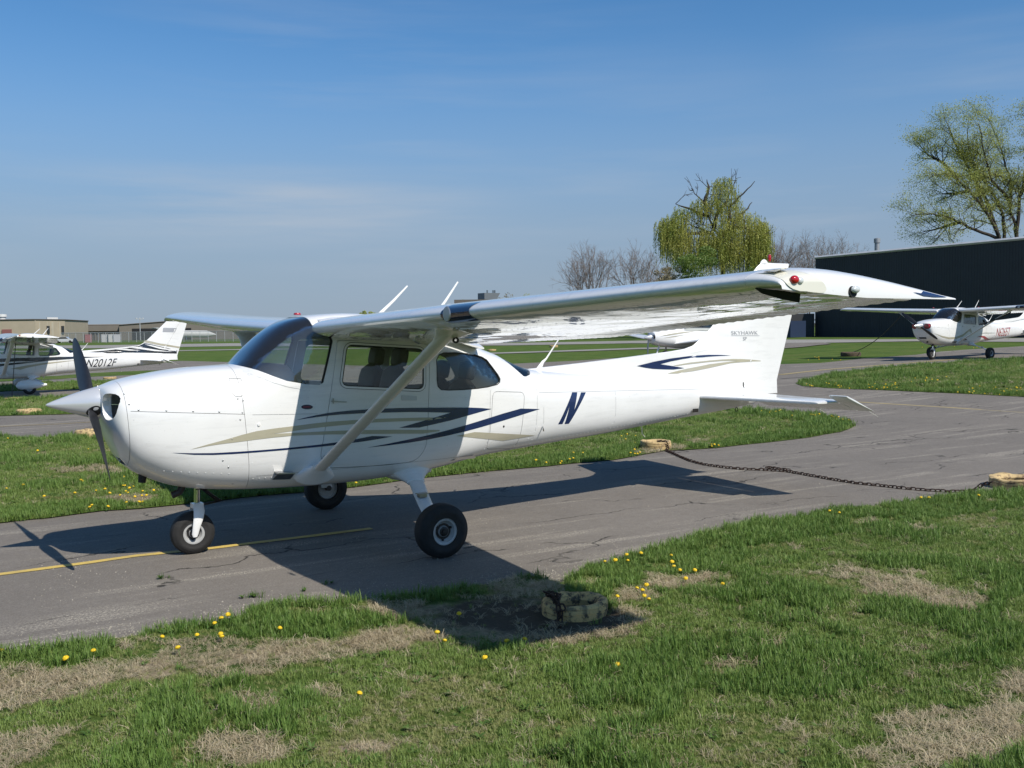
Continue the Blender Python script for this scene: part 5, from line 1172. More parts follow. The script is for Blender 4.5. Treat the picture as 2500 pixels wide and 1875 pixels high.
# ------------------------------------------------------------------ dandelions
YF = mat('dandelion_yellow', (.78, .52, .015), .6, var=.3, vs=200); STEM = mat('dandelion_stem', (.10, .17, .04), .6)
def dandelion():
    m = MB(); m.lathe([(.0, .058), (.007, .064), (.014, .060), (.0165, .052), (.011, .046), (.0, .044)], (0, 0, 0), 'z', 12)
    for k in range(12):
        a = k*math.pi/6; m.add([(.012*math.cos(a-.2), .012*math.sin(a-.2), .057), (.012*math.cos(a+.2), .012*math.sin(a+.2), .057), (.019*math.cos(a), .019*math.sin(a), .054)], [(0, 1, 2)])
    h = m.build('flower_head', YF, None, fix=False); s = MB(); s.tube([(0, 0, .0), (.002, 0, .03), (0, 0, .05)], .0022, 5); st = s.build('stem', STEM, None); return h, st
h0, s0 = dandelion(); hm, sm_ = h0.data, s0.data; bpy.data.objects.remove(h0); bpy.data.objects.remove(s0)
def flower(px, py, group, label, sc=1.):
    c = G(px, py+4); t = empty('dandelion', (c[0], c[1], c[2]+.01), rng.uniform(0, 6.28)); t.rotation_euler = (rng.uniform(-.35, .35), rng.uniform(-.35, .35), rng.uniform(0, 6)); t.scale = (sc,)*3
    for me_, nm_ in ((hm, 'flower_head'), (sm_, 'stem')): o = bpy.data.objects.new(nm_, me_); COL.objects.link(o); o.parent = t
    tag(t, label, 'dandelion', group)
S11 = 1.1302
for (a, b) in [(390, 1419), (205, 1425), (152, 1440), (347, 1390), (427, 1386), (481, 1386), (480, 1393), (467, 1360), (481, 1352), (490, 1344), (945, 1387), (958, 1400), (770, 1519), (1053, 1440), (1335, 1454), (1098, 1406), (992, 1340), (1130, 1397), (3, 1420), (600, 1372)]:
    flower(a*S11, b*S11, 'dandelions along the front lawn edge', 'yellow dandelion in bloom on the lawn along the front edge of the asphalt', rng.uniform(.8, 1.15))
for (a, b) in [(1355, 1222), (1357, 1212), (1382, 1208), (1447, 1211), (1450, 1228), (1458, 1238), (1330, 1302), (1402, 1308), (1385, 1290), (1466, 1242), (1332, 1225), (1372, 1283), (1308, 1224), (1400, 1279), (1482, 1262), (1560, 1276), (1393, 1300), (1496, 1245), (1990, 1083), (2007, 1085), (2110, 1078), (1795, 1112), (1812, 1116)]:
    flower(a*S11, b*S11, 'dandelions right of the near tyre', 'yellow dandelion in bloom on the lawn right of the near half-buried tyre', rng.uniform(.8, 1.2))
for (a, b) in [(65, 125), (330, 238), (710, 508), (745, 511), (210, 553), (50, 578), (855, 590), (930, 592), (957, 625), (663, 625), (390, 657), (1083, 548), (1110, 543), (1165, 555), (1070, 633), (1137, 610), (1108, 592), (1243, 642), (1178, 662), (1253, 690), (1210, 708), (1257, 600), (1340, 595), (1125, 703), (820, 738), (803, 748), (933, 745), (1155, 580), (1105, 475), (775, 215), (1300, 640), (1190, 640)]:
    flower(a*.2773, 1040+b*.2773, 'dandelions under the nose', 'yellow dandelion in bloom in the grass beyond the nose of the big aircraft', rng.uniform(.75, 1.15))
def strew(n, boxes, group, label, sc=(.8, 1.2)):
    for k in range(n):
        x0, y0, x1, y1 = boxes[k % len(boxes)]; flower(rng.uniform(x0, x1), rng.uniform(y0, y1), group, label, rng.uniform(*sc))
strew(26, [(1515, 1062, 1555, 1085), (1535, 1104, 1568, 1115), (1735, 1088, 1760, 1098), (1300, 1125, 1420, 1136), (1380, 1110, 1430, 1128), (845, 1180, 870, 1188)], 'dandelions behind the tail shadow', 'yellow dandelion in bloom on the grass island under the rear fuselage', (.8, 1.15))
strew(24, [(1860, 1003, 1905, 1012), (1910, 1012, 2010, 1020), (2000, 1020, 2075, 1030)], 'dandelions under the tailplane', 'yellow dandelion in bloom on the grass island beyond the tailplane', (.9, 1.3))
strew(70, [(1955, 936, 2060, 946), (2020, 940, 2190, 952), (2150, 935, 2190, 950), (2225, 922, 2310, 936), (2290, 944, 2500, 962), (2400, 950, 2500, 966)], 'dandelions on the right island', 'yellow dandelion in bloom on the right grass island before the red and white aircraft', (.9, 1.4))
strew(14, [(2250, 845, 2500, 853), (1960, 870, 2100, 882)], 'dandelions by the right aircraft', 'yellow dandelion in bloom on the grass strip behind the red and white aircraft', (1.2, 1.8))
# ================================================================== aircraft placed on the field
main = build_plane()
base_parts = list(main.children)
def clone_plane(loc, rz, drop=()):
    c = copy_tree(main, None, drop); c.location = loc; c.rotation_euler = (0, 0, rz); return c
left = clone_plane((-.148, 31.10, -.245), R(-2.25), ('nose_wheel',)); right = clone_plane((32.217, 15.847, .481), R(-1.66))
livery_main(main)
tag(main, 'large white high-wing light aircraft with navy and tan stripes parked on the near taxilane', 'aircraft')
# left aircraft: black bands, wheel pants
def lv(name, P, m, root, yf=hull_y, off=.004): decal(name, P, m, root, yf, gx=.12, gz=.06, off=off)
lv('black_band', [[(-.55, 1.20), (.2, 1.25), (.9, 1.27), (1.6, 1.27), (2.4, 1.275), (3.2, 1.275), (4.0, 1.27), (4.7, 1.262), (4.0, 1.235), (3.2, 1.20), (2.4, 1.16), (1.9, 1.12), (1.2, 1.15), (.5, 1.14), (-.3, 1.08)],
                  [(-.3, 1.02), (.4, 1.06), (1.2, 1.11), (1.9, 1.12), (1.5, 1.08), (.9, 1.02), (.3, .94), (-.3, .86)]], BLACKP, left)
lv('tan_band', [[(.95, .90), (1.4, .99), (2.0, 1.07), (2.7, 1.12), (3.2, 1.145), (2.7, 1.09), (2.0, 1.01), (1.5, .92), (1.25, .85)]], TAN, left)
lv('fin_black_band', [[(3.5, 1.42), (4.2, 1.47), (4.9, 1.535), (5.35, 1.62), (5.55, 1.72), (5.75, 1.68), (6.2, 1.56), (6.75, 1.42), (6.72, 1.30), (6.1, 1.33), (5.3, 1.36), (4.5, 1.39)]], BLACKP, left, fin_yf)
lv('fin_white_streak', [[(4.45, 1.51), (4.9, 1.515), (5.4, 1.44), (5.0, 1.445)], [(5.0, 1.56), (5.3, 1.585), (5.9, 1.47), (6.6, 1.36), (5.9, 1.41)], [(5.55, 1.67), (5.75, 1.65), (6.2, 1.535), (6.72, 1.41), (6.73, 1.385), (6.1, 1.49)]], WHITE, left, fin_yf, .007)
lv('fin_tan_band', [[(5.50, 1.76), (5.62, 1.83), (6.1, 1.70), (6.85, 1.56), (6.82, 1.50), (6.1, 1.63)]], TAN, left, fin_yf, .007)
lv('fin_patch', [[(6.25, 2.30), (6.75, 2.28), (6.68, 2.12), (6.22, 2.14)]], mat('patch_grey', (.33, .34, .36), .5), left, fin_yf, .007)
decal('registration', None, BLACKP, left, hull_y, bm=text_bm('N2012F', 3.42, .87, .285, .80, .45, .004, slope=.012), off=.005)
for s in (-1, 1):
    rings = []
    for t in np.linspace(0, 1, 15):
        x = 1.475-.42+t*.98; hgt = .20*math.sin(math.pi*min(.97, t**.72+.01))**.75+.012; w = .125*math.sin(math.pi*min(.97, t**.72+.01))**.7+.01; zc = .30+.02*t-.0
        rings.append([(x, s*1.325+w*math.cos(a), zc+hgt*(math.sin(a) if math.sin(a) > 0 else math.sin(a)*.75)) for a in np.linspace(0, 2*math.pi, 20, endpoint=False)])
    m = MB(); m.loft(rings); m.build('wheel_fairing', WHITE, left)
rings = []
for t in np.linspace(0, 1, 13):
    x = -.215-.36+t*.85; k = math.sin(math.pi*min(.97, t**.72+.01)); rings.append([(x, (.095*k**.7+.01)*math.cos(a), .25+(.17*k**.75+.01)*math.sin(a)) for a in np.linspace(0, 2*math.pi, 18, endpoint=False)])
m = MB(); m.loft(rings); m.build('wheel_fairing', WHITE, left)
tag(left, 'white light aircraft with black bands and wheel fairings, registration N2012F, cut by the left edge', 'aircraft', 'parked aircraft in the next rows')
# right aircraft: tan and red ribbons
lv('tan_ribbon', [[(-.70, 1.02), (-.3, .92), (.1, .86), (.5, .87), (.9, .97), (1.25, 1.15), (1.38, 1.20), (1.42, 1.08), (1.40, .94), (1.36, 1.06), (1.25, 1.08), (.9, .88), (.5, .79), (.1, .785), (-.3, .87)]], TAN, right)
lv('red_ribbon', [[(1.75, .84), (2.0, .89), (2.3, .88), (2.6, .80), (2.85, .745), (2.95, .75), (3.05, .83), (2.95, .70), (2.8, .665), (2.5, .72), (2.25, .81), (2.0, .845)]], REDP, right)
lv('grey_ribbon', [[(1.9, .98), (2.3, 1.01), (2.8, 1.0), (3.3, .99), (2.8, .985), (2.3, .99)], [(.95, .80), (1.15, .78), (1.2, .73), (.95, .72)]], BLACKP, right)
decal('registration', None, REDP, right, hull_y, bm=text_bm('N6265T', 3.25, .84, .34, .66, .25, .0, slope=.03), off=.005)
lv('fin_ribbon', [[(4.0, 1.42), (4.8, 1.45), (5.6, 1.56), (6.4, 1.75), (5.6, 1.53), (4.8, 1.43)]], GREYP, right, fin_yf)
for s in (-1, 1):     # red intake surround
    pts = []
    for k in range(20):
        a = 2*math.pi*k/20; pts.append((-.925, s*(.265+.12*math.cos(a)), 1.305+.10*math.sin(a)))
    m = MB(); rg2 = [(p[0]+.12, p[1], p[2]) for p in pts]; m.loft([pts, rg2], caps=True); m.build('intake_plug', REDP, right, ang=30)
tag(right, 'white light aircraft with red registration N6265T and red intake plugs, parked before the dark hangar', 'aircraft', 'parked aircraft in the next rows')
third = empty('low_wing_aircraft'); gq = gp_(1640, 830, 49.) if False else at(1588, 826, 49.); third.location = (gq[0], gq[1], float(terr(gq[0], gq[1]))); third.rotation_euler = (0, 0, R(-4))
m = MB(); rings = []
for x, zc, rz, ry in ((0, 1.14, .17, .22), (.05, 1.14, .27, .36), (.25, 1.13, .36, .45), (.8, 1.12, .45, .53), (1.6, 1.10, .52, .57), (2.6, 1.08, .54, .58), (3.8, 1.10, .50, .52), (5.2, 1.16, .34, .32), (6.6, 1.26, .20, .15), (7.4, 1.32, .12, .06)):
    rings.append([(x, ry*math.copysign(abs(math.cos(a))**.8, math.cos(a)), zc+rz*math.copysign(abs(math.sin(a))**.8, math.sin(a))) for a in np.linspace(0, 2*math.pi, 28, endpoint=False)])
m.loft(rings); m.build('fuselage', WHITE, third)
m = MB(); rings = []
for x, h_, w_ in ((1.75, .02, .44), (2.2, .30, .50), (2.8, .47, .52), (3.5, .45, .50), (4.3, .22, .42), (4.9, .03, .33)): rings.append([(x, w_*math.cos(a), 1.50+h_*max(0, math.sin(a))**.7-.02*(math.sin(a) < .01)) for a in np.linspace(0, math.pi, 15)])
m.loft(rings); m.build('canopy', TINTED, third)
for s_ in (-1, 1):
    m = MB(); rings = []
    for y in (.30, .5, .62, 2.0, 3.6, 4.8, 4.95):
        lx = 1.35+.35*math.exp(-max(0, y-.3)*2.2)*-1+.10*(y-.5); ch = 1.75-.13*y; z0 = .78+.10*y; t = .12 if y < 4.9 else .04; rings.append([(lx+ch*u, s_*y, z0+ch*v*t/.12) for u, v in foil(.12, .02, .4, 14)])
    m.loft(rings); m.build('wing', WHITE, third)
    m = MB(); m.tube([(2.05, s_*1.5, .85), (2.08, s_*1.55, .22)], [.055, .04], 10); m.build('gear_leg', METAL, third); o = wheel(third, (2.08, s_*1.58, .22), .22, .16, s_)
    m = MB(); m.loft([[(6.7, s_*.05, 1.30), (7.4, s_*.05, 1.30), (7.4, s_*.05, 1.34), (6.7, s_*.05, 1.36)], [(6.95, s_*1.6, 1.31), (7.4, s_*1.6, 1.31), (7.4, s_*1.6, 1.33), (6.95, s_*1.6, 1.34)]]); m.build('stabilizer', WHITE, third, ang=30)
m = MB(); m.loft([[(6.2, y, 1.35), (7.45, y, 1.35), (7.6, y*.5, 2.5), (7.1, y*.5, 2.5)] for y in (-.05, .05)]); m.build('fin', WHITE, third, ang=30)
m = MB(); m.tube([(.55, 0, .75), (.42, 0, .45), (.35, 0, .2)], [.05, .04, .035], 10); m.build('nose_leg', WHITE, third); wheel(third, (.35, 0, .18), .18, .13, -1)
m = MB(); m.tube([(.45, -.10, .34), (-.35, -.35, .05)], .03, 8); m.build('tow_bar', WHITE, third)
m = MB(); m.lathe([(.001, -.42), (.06, -.33), (.12, -.15), (.16, .0)], (0, 0, 1.15), 'x', 24); m.build('spinner', SPINM, third)
for k in (0, 1): m = MB(); sg = 1-2*k; m.tube([(-.12, 0, 1.15+sg*.1), (-.13, .05, 1.15+sg*.5), (-.13, .05, 1.15+sg*.95)], [.05, .075, .03], 8, sq=(.25, 1)); m.build('blade', RIM, third)
for y in (-.25, .25): m = MB(); m.lathe([(.0, -.01), (.10, -.01), (.11, .05)], (.02, y, 1.18), 'x', 18); m.build('air_intake', BLACK, third)
def tyf(x, z): return .58*float(np.interp(x, [0, .25, .8, 1.6, 2.6], [.5, .78, .91, .985, 1.]))*max(.05, 1-abs((z-1.12)/.53)**2.5)**(1/2.5)
decal('nose_stripe', [[(.25, 1.22), (.8, 1.33), (1.6, 1.42), (2.4, 1.44), (1.6, 1.35), (.8, 1.25)], [(.4, 1.12), (1.0, 1.21), (1.8, 1.28), (1.0, 1.16)]], TAN, third, tyf, off=.008, gx=.1, gz=.05)
tag(third, 'distant white low-wing aircraft seen below the near wing just left of the tail fin', 'aircraft', 'parked aircraft in the next rows')

# ================================================================== tie-down anchors, chains and ropes
YT, tt_, pp_ = new_mat('yellow_painted_tyre'); v_ = pos_map(tt_)
cc_ = mixc(tt_, mrange(tt_, noise_n(tt_, v_, 16, 6, .75), .48, .58), (.66, .43, .17), (.07, .05, .035)); cc_ = mixc(tt_, mrange(tt_, noise_n(tt_, v_, 5, 4, .7), .5, .7, 0, .6), cc_, (.40, .33, .17))
tt_.links.new(cc_, pp_.inputs['Base Color']); pp_.inputs['Roughness'].default_value = .85
YO, to_, po_ = new_mat('orange_yellow_tyre'); v_ = pos_map(to_)
cc_ = mixc(to_, mrange(to_, noise_n(to_, v_, 20, 6, .75), .50, .60), (.52, .38, .18), (.16, .10, .06)); to_.links.new(cc_, po_.inputs['Base Color']); po_.inputs['Roughness'].default_value = .8
DIRT = mat('dry_soil', (.10, .075, .05), .95, var=.5, vs=14, bump=.8, bs=30)
def anchor(px, py, r, h, label, m=YO, grooves=True, n=36, tilt=0.):
    c = G(px, py); t = empty('tyre_anchor', tuple(c)); t.rotation_euler = (tilt, 0, rng.uniform(0, 3))
    mb_ = MB(); pr = [(r*.66, -.04), (r*.70, h*.35), (r*.66, h*.62), (r*.72, h*.86), (r*.82, h*.98), (r*.92, h)]
    if grooves: pr += [(r*.98, h*.93), (r*1.0, h*.80), (r*.975, h*.78), (r*.975, h*.73), (r*1.005, h*.71), (r*1.01, h*.52), (r*.98, h*.50), (r*.98, h*.45), (r*1.01, h*.43), (r*1.0, h*.2), (r*.97, -.04)]
    else: pr += [(r, h*.8), (r*1.01, h*.4), (r*.97, -.04)]
    mb_.lathe(pr, (0, 0, 0), 'z', n); o = mb_.build('tyre', m, t, ang=40)
    for v in o.data.vertices:
        k = noise.noise(Vector((v.co.x*6+px, v.co.y*6, v.co.z*6)))*.05*r/.25+noise.noise(Vector((v.co.x*22+px, v.co.y*22, v.co.z*22)))*.014; v.co.x *= 1+k; v.co.y *= 1+k*.8; v.co.z += k*.4*(v.co.z > 0)
    mb_ = MB(); mb_.lathe([(0, h*.12), (r*.4, h*.15), (r*.72, h*.18)], (0, 0, 0), 'z', 18); mb_.build('fill', DIRT, t)
    return tag(t, label, 'tie-down anchor', 'painted tyres used as tie-down anchors'), c
def link_mesh(L=.05, w=.030, r=.0055):
    m = MB(); P = []
    for k in range(16):
        a = 2*math.pi*k/16; P.append(((L/2-w/2)*(1 if math.cos(a) > 0 else -1)+w/2*math.cos(a), w/2*math.sin(a), 0))
    n = 6; b = 0
    for i, p in enumerate(P):
        q0, q1 = Vector(P[i-1]), Vector(P[(i+1) % 16]); d = (q1-q0).normalized(); u = Vector((0, 0, 1)); v = d.cross(u)
        for j in range(n): a = 2*math.pi*j/n; m.V.append(tuple(Vector(p)+u*math.cos(a)*r+v*math.sin(a)*r))
    for i in range(16):
        for j in range(n): m.F.append((i*n+j, i*n+(j+1) % n, ((i+1) % 16)*n+(j+1) % n, ((i+1) % 16)*n+j))
    o = m.build('link', CHAINM); me = o.data; bpy.data.objects.remove(o); return me
LK = link_mesh()
def chain(path, label, pitch=.037, sc=1., jit=0.):
    t = empty('chain', tuple(path[0])); P = [Vector(p)-Vector(path[0]) for p in path]; acc = []; 
    for a, b in zip(P[:-1], P[1:]):
        d = (b-a).length; k = max(1, int(d/.01))
        for j in range(k): acc.append(a.lerp(b, j/k))
    acc.append(P[-1]); s = 0; last = acc[0]; i = 0; step = pitch*sc
    for q in acc[1:]:
        s += (q-last).length; 
        if s >= step:
            d = (q-prev if i else q-acc[0]).normalized(); 
            o = bpy.data.objects.new('link', LK); COL.objects.link(o); o.parent = t; rot = d.to_track_quat('X', 'Z').to_matrix().to_4x4() @ Matrix.Rotation((math.pi/2 if i % 2 else 0)+R(25)+rng.uniform(-.25, .25), 4, 'X')
            o.matrix_local = Matrix.Translation(q+Vector((rng.uniform(-jit, jit), rng.uniform(-jit, jit), .0))) @ rot @ Matrix.Scale(sc, 4); prev = q; s = 0; i += 1
        last = q
    return tag(t, label, 'chain', 'rusty tie-down chains')
# near tyre with a heap of chain over its left side
ta, ca = anchor(1402, 1500, .215, .105, 'worn yellow tyre anchor with a dark chain over it, in the wing shadow', YT, True, 48)
tyc = Vector((ca[0], ca[1], ca[2])); lft = Vector((-CR[0], -CR[1], 0)).normalized(); frt = Vector((-CF[0], -CF[1], 0)).normalized()
pts = [tyc+lft*.11+frt*.29+Vector((0, 0, .015)), tyc+lft*.115+frt*.24+Vector((0, 0, .03)), tyc+lft*.115+frt*.215+Vector((0, 0, .10)), tyc+lft*.12+frt*.185+Vector((0, 0, .145)), tyc+lft*.13+frt*.10+Vector((0, 0, .12)), tyc+lft*.15+frt*.03+Vector((0, 0, .14)), tyc+lft*.19-frt*.01+Vector((0, 0, .145)), tyc+lft*.14-frt*.06+Vector((0, 0, .11)), tyc+lft*.10+frt*.0+Vector((0, 0, .13)), tyc+lft*.16+frt*.06+Vector((0, 0, .15)), tyc+lft*.12+frt*.16+Vector((0, 0, .155)), tyc+lft*.10+frt*.215+Vector((0, 0, .11)), tyc+lft*.10+frt*.235+Vector((0, 0, .04)), tyc+lft*.12+frt*.33+Vector((0, 0, .012))]
chain(pts, 'heaped rusty chain draped over the left side of the near tyre anchor', sc=1.05, pitch=.034, jit=.012)
tr_, cr2 = anchor(2490, 1188, .33, .115, 'orange-yellow striped tyre anchor at the right edge of the near lawn', YO, True, 44)
tb_, cb_ = anchor(1601, 1096, .235, .13, 'yellow tyre anchor on the grass island under the rear fuselage', YO, True, 30)
cp = [cb_+np.array([.02, -.0, .12]), cb_+np.array([.02, -.22, .13]), cb_+np.array([.02, -.27, .05])]+[G(a*S11, b*S11, .014) for a, b in [(1440, 975), (1462, 985), (1490, 997), (1520, 1005), (1560, 1011), (1600, 1015), (1650, 1017), (1700, 1020), (1750, 1029), (1800, 1038), (1850, 1046), (1900, 1051), (1950, 1057), (2000, 1061), (2050, 1064), (2085, 1064), (2105, 1060)]]+[G(2118*S11, 1062*S11, .07), G(2140*S11, 1066*S11, .125)]
chain(cp, 'long rusty chain lying across the asphalt between two tyre anchors', pitch=.036, sc=1.2, jit=.003)
chain([G(x, y, .03) for x, y in ((1864, 1146), (1880, 1146.5), (1896, 1149), (1910, 1151), (1924, 1152.5))], 'short knotted end of chain hooked on the middle of the long chain', pitch=.036, sc=1.1, jit=.008)
for (px, py, r, h, lb) in ((72, 1010, .30, .11, 'small orange-yellow tyre anchor on the grass before the left aircraft'), (222, 1066, .28, .13, 'orange tyre anchor at the grass edge beyond the propeller'), (248, 1064, .16, .12, 'smaller orange tyre piece right beside the anchor beyond the propeller'), (32, 975, .35, .08, 'low orange tyre anchor under the wing tip of the left aircraft'),
                           (268, 925, .30, .10, 'far orange tyre anchor behind the rear of the left aircraft'), (2077, 868, .45, .16, 'dark tyre anchor in the grass under the far wing of the right aircraft'), (1352, 847, .40, .16, 'faded yellow tyre anchor on the grass beyond the near wing'), (1200, 856, .40, .12, 'yellow tyre anchor on the grass left of the near wing trailing edge')):
    anchor(px, py, r, h, lb, DIRT if px == 2077 else YO, False, 18)
def rope(name, a, b, sag, r, label, m=DARKM):
    P = [Vector(a).lerp(Vector(b), t)-Vector((0, 0, sag*4*t*(1-t))) for t in np.linspace(0, 1, 12)]; m_ = MB(); m_.tube(P, r, 6); return tag(m_.build(name, m), label, 'rope', 'tie-down ropes')
rt = right.matrix_world; bpy.context.view_layer.update()
w2 = right.matrix_world @ Vector((1.05, 2.44, 1.79)); rope('tie_down_rope', w2, G(2082, 866, .12), .25, .018, 'slack dark tie-down rope from the far wing of the right aircraft')
w1 = left.matrix_world @ Vector((1.05, -2.44, 1.79)); g1 = np.array([w1.x-.2, w1.y-.3, float(terr(w1.x, w1.y))]); rope('tie_down_rope', w1, g1, 0, .012, 'taut dark tie-down rope under the left aircraft wing')
w3 = right.matrix_world @ Vector((1.05, -2.44, 1.79)); rope('tie_down_rope', w3, (w3.x-.6, w3.y+.9, w3.z-.45), .05, .025, 'short hanging rope under the near wing of the right aircraft')

# ================================================================== buildings
def wall_box(name, cat, label, P, h, m, roofm, trim=None, rib=0., group=None):
    """P: plan corners (counter-clockwise seen from above), one wall part per side"""
    z0 = min(p[2] for p in P)-.3; c = np.mean([p[:2] for p in P], 0); t = empty(name, (P[0][0], P[0][1], P[0][2])); O = np.array(P[0]); n = len(P)
    for i in range(n):
        a, b = np.array(P[i])-O, np.array(P[(i+1) % n])-O; d = b-a; L_ = np.hypot(d[0], d[1]); u = np.array([d[0], d[1]])/L_; nn = np.array([u[1], -u[0]])
        ha = h[i] if hasattr(h, '__len__') else h; hb = h[(i+1) % n] if hasattr(h, '__len__') else h; m_ = MB(); V = []; k = int(L_/rib) if rib else 1; sl = []
        if rib:
            for j in range(k): sl += [(j*rib, 0), (j*rib+rib*.55, 0), (j*rib+rib*.65, .04), (j*rib+rib*.9, .04)]
            sl.append((L_, 0))
        else: sl = [(0, 0), (L_, 0)]
        for s_, o_ in sl:
            q = a[:2]+u*s_+nn*o_; hh = ha+(hb-ha)*s_/L_; V += [(q[0], q[1], -.5), (q[0], q[1], hh)]
        F = [(2*j, 2*j+2, 2*j+3, 2*j+1) for j in range(len(sl)-1)]
        # inner face so that the wall has thickness
        qa, qb = a[:2]-nn*.2, b[:2]-nn*.2; bN = len(V); V += [(qa[0], qa[1], -.5), (qa[0], qa[1], ha), (qb[0], qb[1], -.5), (qb[0], qb[1], hb)]; F.append((bN, bN+1, bN+3, bN+2))
        m_.add(V, F); m_.build('wall', m, t, smooth=False, fix=False)
        if trim:
            q1, q2 = a[:2]+nn*.09, b[:2]+nn*.09; m_ = MB(); m_.tube([(q1[0], q1[1], ha+.06), (q2[0], q2[1], hb+.06)], .16, 4); m_.build('roof_edge', trim, t, smooth=False)
    m_ = MB(); hs_ = [(h[i] if hasattr(h, '__len__') else h)-.02 for i in range(n)]; m_.add([(P[i][0]-O[0], P[i][1]-O[1], hs_[i]) for i in range(n)], [tuple(range(n))]); m_.build('roof', roofm, t, smooth=False)
    return tag(t, label, cat, group)
DKM = mat('dark_painted_steel_cladding', (.034, .037, .039), .55, var=.15, vs=.6); GALV = mat('galvanised_flashing', (.55, .56, .57), .4, var=.15, vs=1)
BEIGE = mat('beige_rendered_wall', (.40, .34, .25), .85, var=.08, vs=.4); BEIGE2 = mat('beige_panel', (.44, .39, .30), .8, var=.08, vs=.4); BRN = mat('taupe_metal_wall', (.125, .11, .095), .8, var=.12, vs=.5); ROOFM = mat('roof_felt', (.12, .12, .12), .9)
TAUPE = mat('pale_taupe_cladding', (.21, .185, .155), .8, var=.1, vs=.3); WHT = mat('weathered_white', (.6, .6, .58), .6, var=.1); DOPEN = mat('hangar_dark_interior', (.02, .02, .022), .9)
def gp(px, py, depth):     # ground point on a column of the picture at a depth
    p = at(px, py, depth); return np.array([p[0], p[1], float(terr(p[0], p[1]))])
A_ = gp(1990, 813, 112); B_ = gp(2500, 810, 90); dd = (B_-A_)/np.linalg.norm((B_-A_)[:2]); E_ = A_+dd*75; nrm_ = np.array([-dd[1], dd[0], 0]); C_ = E_+nrm_*45; D_ = A_+nrm_*45
for p_ in (E_, C_, D_): p_[2] = A_[2]
hgt = float(at(1990, 631, 112)[2]-A_[2]); hB = float(at(2500, 584, 90)[2]-A_[2])
dk = wall_box('hangar', 'hangar', 'long black ribbed-steel hangar with a pale roof edge behind the wing tip', [A_, E_, C_, D_], [hgt, hgt+(hB-hgt)*75/np.linalg.norm((B_-A_)[:2]), hgt+.8, hgt], DKM, ROOFM, GALV, .30)
q = at(2141, 625, 116); m = MB(); m.tube([(q[0], q[1], hgt-.5), (q[0], q[1], q[2]+1.6)], .28, 14); m.lathe([(.36, 0), (.36, .5), (.0, .6)], (q[0], q[1], q[2]+1.55), 'z', 14); o = m.build('roof_flue', mat('flue_grey', (.32, .34, .35), .5, metal=.3)); o.parent = dk; o.matrix_parent_inverse = Matrix.Translation(-Vector(dk.location))
# lower dark lean-to left of the hangar with a blue bin
A2 = gp(1925, 813, 111); B2 = gp(1988, 813, 111); C2 = B2+np.array([2, 8, 0]); D2 = A2+np.array([2, 8, 0]); h2 = float(at(1950, 766, 111)[2]-A2[2])
wall_box('lean_to', 'shed', 'low dark lean-to with a blue band against the black hangar', [A2, B2, C2, D2], h2, mat('dark_grey_wall', (.035, .037, .04), .7), ROOFM, None)
m = MB(); Q = gp(1935, 810, 108); m.cbox((0, 0, .9), (1.2, .8, .9)); o = m.build('skip', mat('dull_blue', (.015, .03, .07), .6), None, ang=20); o.location = tuple(Q); tag(o, 'dull blue container standing at the corner of the black hangar', 'container')
# beige building far left
A3 = gp(-260, 836, 250); B3 = gp(88, 836, 250); B3b = gp(160, 836, 262); C3 = B3b+np.array([10, 30, 0]); D3 = A3+np.array([10, 40, 0]); h3 = float(at(60, 781, 250)[2]-A3[2])
bl = wall_box('warehouse', 'building', 'flat-roofed beige building behind the left aircraft', [A3, B3, B3b, C3, D3], h3, BEIGE, ROOFM, mat('brown_coping', (.10, .085, .07), .7), 0)
def on(root, a, b, fr, w, z0, z1, m, name, dep=.25, lb=None):
    p = a+(b-a)*fr; u = (b-a)[:2]/np.hypot(*(b-a)[:2]); nn = np.array([u[1], -u[0]]); m_ = MB(); O = Vector(root.location)
    for_ = [(-w/2, 0), (w/2, 0), (w/2, dep), (-w/2, dep)]; pts_ = [(p[0]+u[0]*s_+nn[0]*d_-O.x, p[1]+u[1]*s_+nn[1]*d_-O.y) for s_, d_ in for_]
    m_.add([(x, y, z0) for x, y in pts_]+[(x, y, z1) for x, y in pts_], [(0, 3, 2, 1), (4, 5, 6, 7), (0, 1, 5, 4), (1, 2, 6, 5), (2, 3, 7, 6), (3, 0, 4, 7)]); o_ = m_.build(name, m, root, smooth=False)
    if lb: o_['label'] = lb
    return o_
for fr, w in ((.12, .5), (.38, .4), (.55, .9), (.80, .4)): on(bl, B3, B3b, fr, w, .3, h3-.6, BEIGE2, 'wall_panel_joint', .12)
for fr, w, za, zb in ((.40, .9, 2.2, 4.2), (.90, .9, 2.2, 4.2)): on(bl, B3, B3b, fr, w, za, zb, DKM, 'louvre', .3)
on(bl, A3, B3, .80, 2.4, .0, 3.4, mat('dull_red_door', (.25, .10, .09), .7), 'door', .3)
for fr, r_, hh in ((.76, 1.1, 1.6), (.05, .5, .5)):
    p = A3+(B3-A3)*fr; m = MB(); m.lathe([(r_*.8, 0), (r_*.8, hh*.5), (r_*1.05, hh*.55), (r_*1.0, hh*.95), (.0, hh)], (0, 0, 0), 'z', 14); o = m.build('roof_ventilator', WHT, bl); o.location = (p[0]-A3[0]+.5, p[1]-A3[1]+3, h3)
for fr in (.5, .62, .70):
    p = B3+(B3b-B3)*fr; m = MB(); m.cbox((0, 0, .35), (.6, .6, .35)); o = m.build('roof_hatch', WHT, bl, ang=20); o.location = (p[0]-A3[0], p[1]-A3[1]+2, h3)
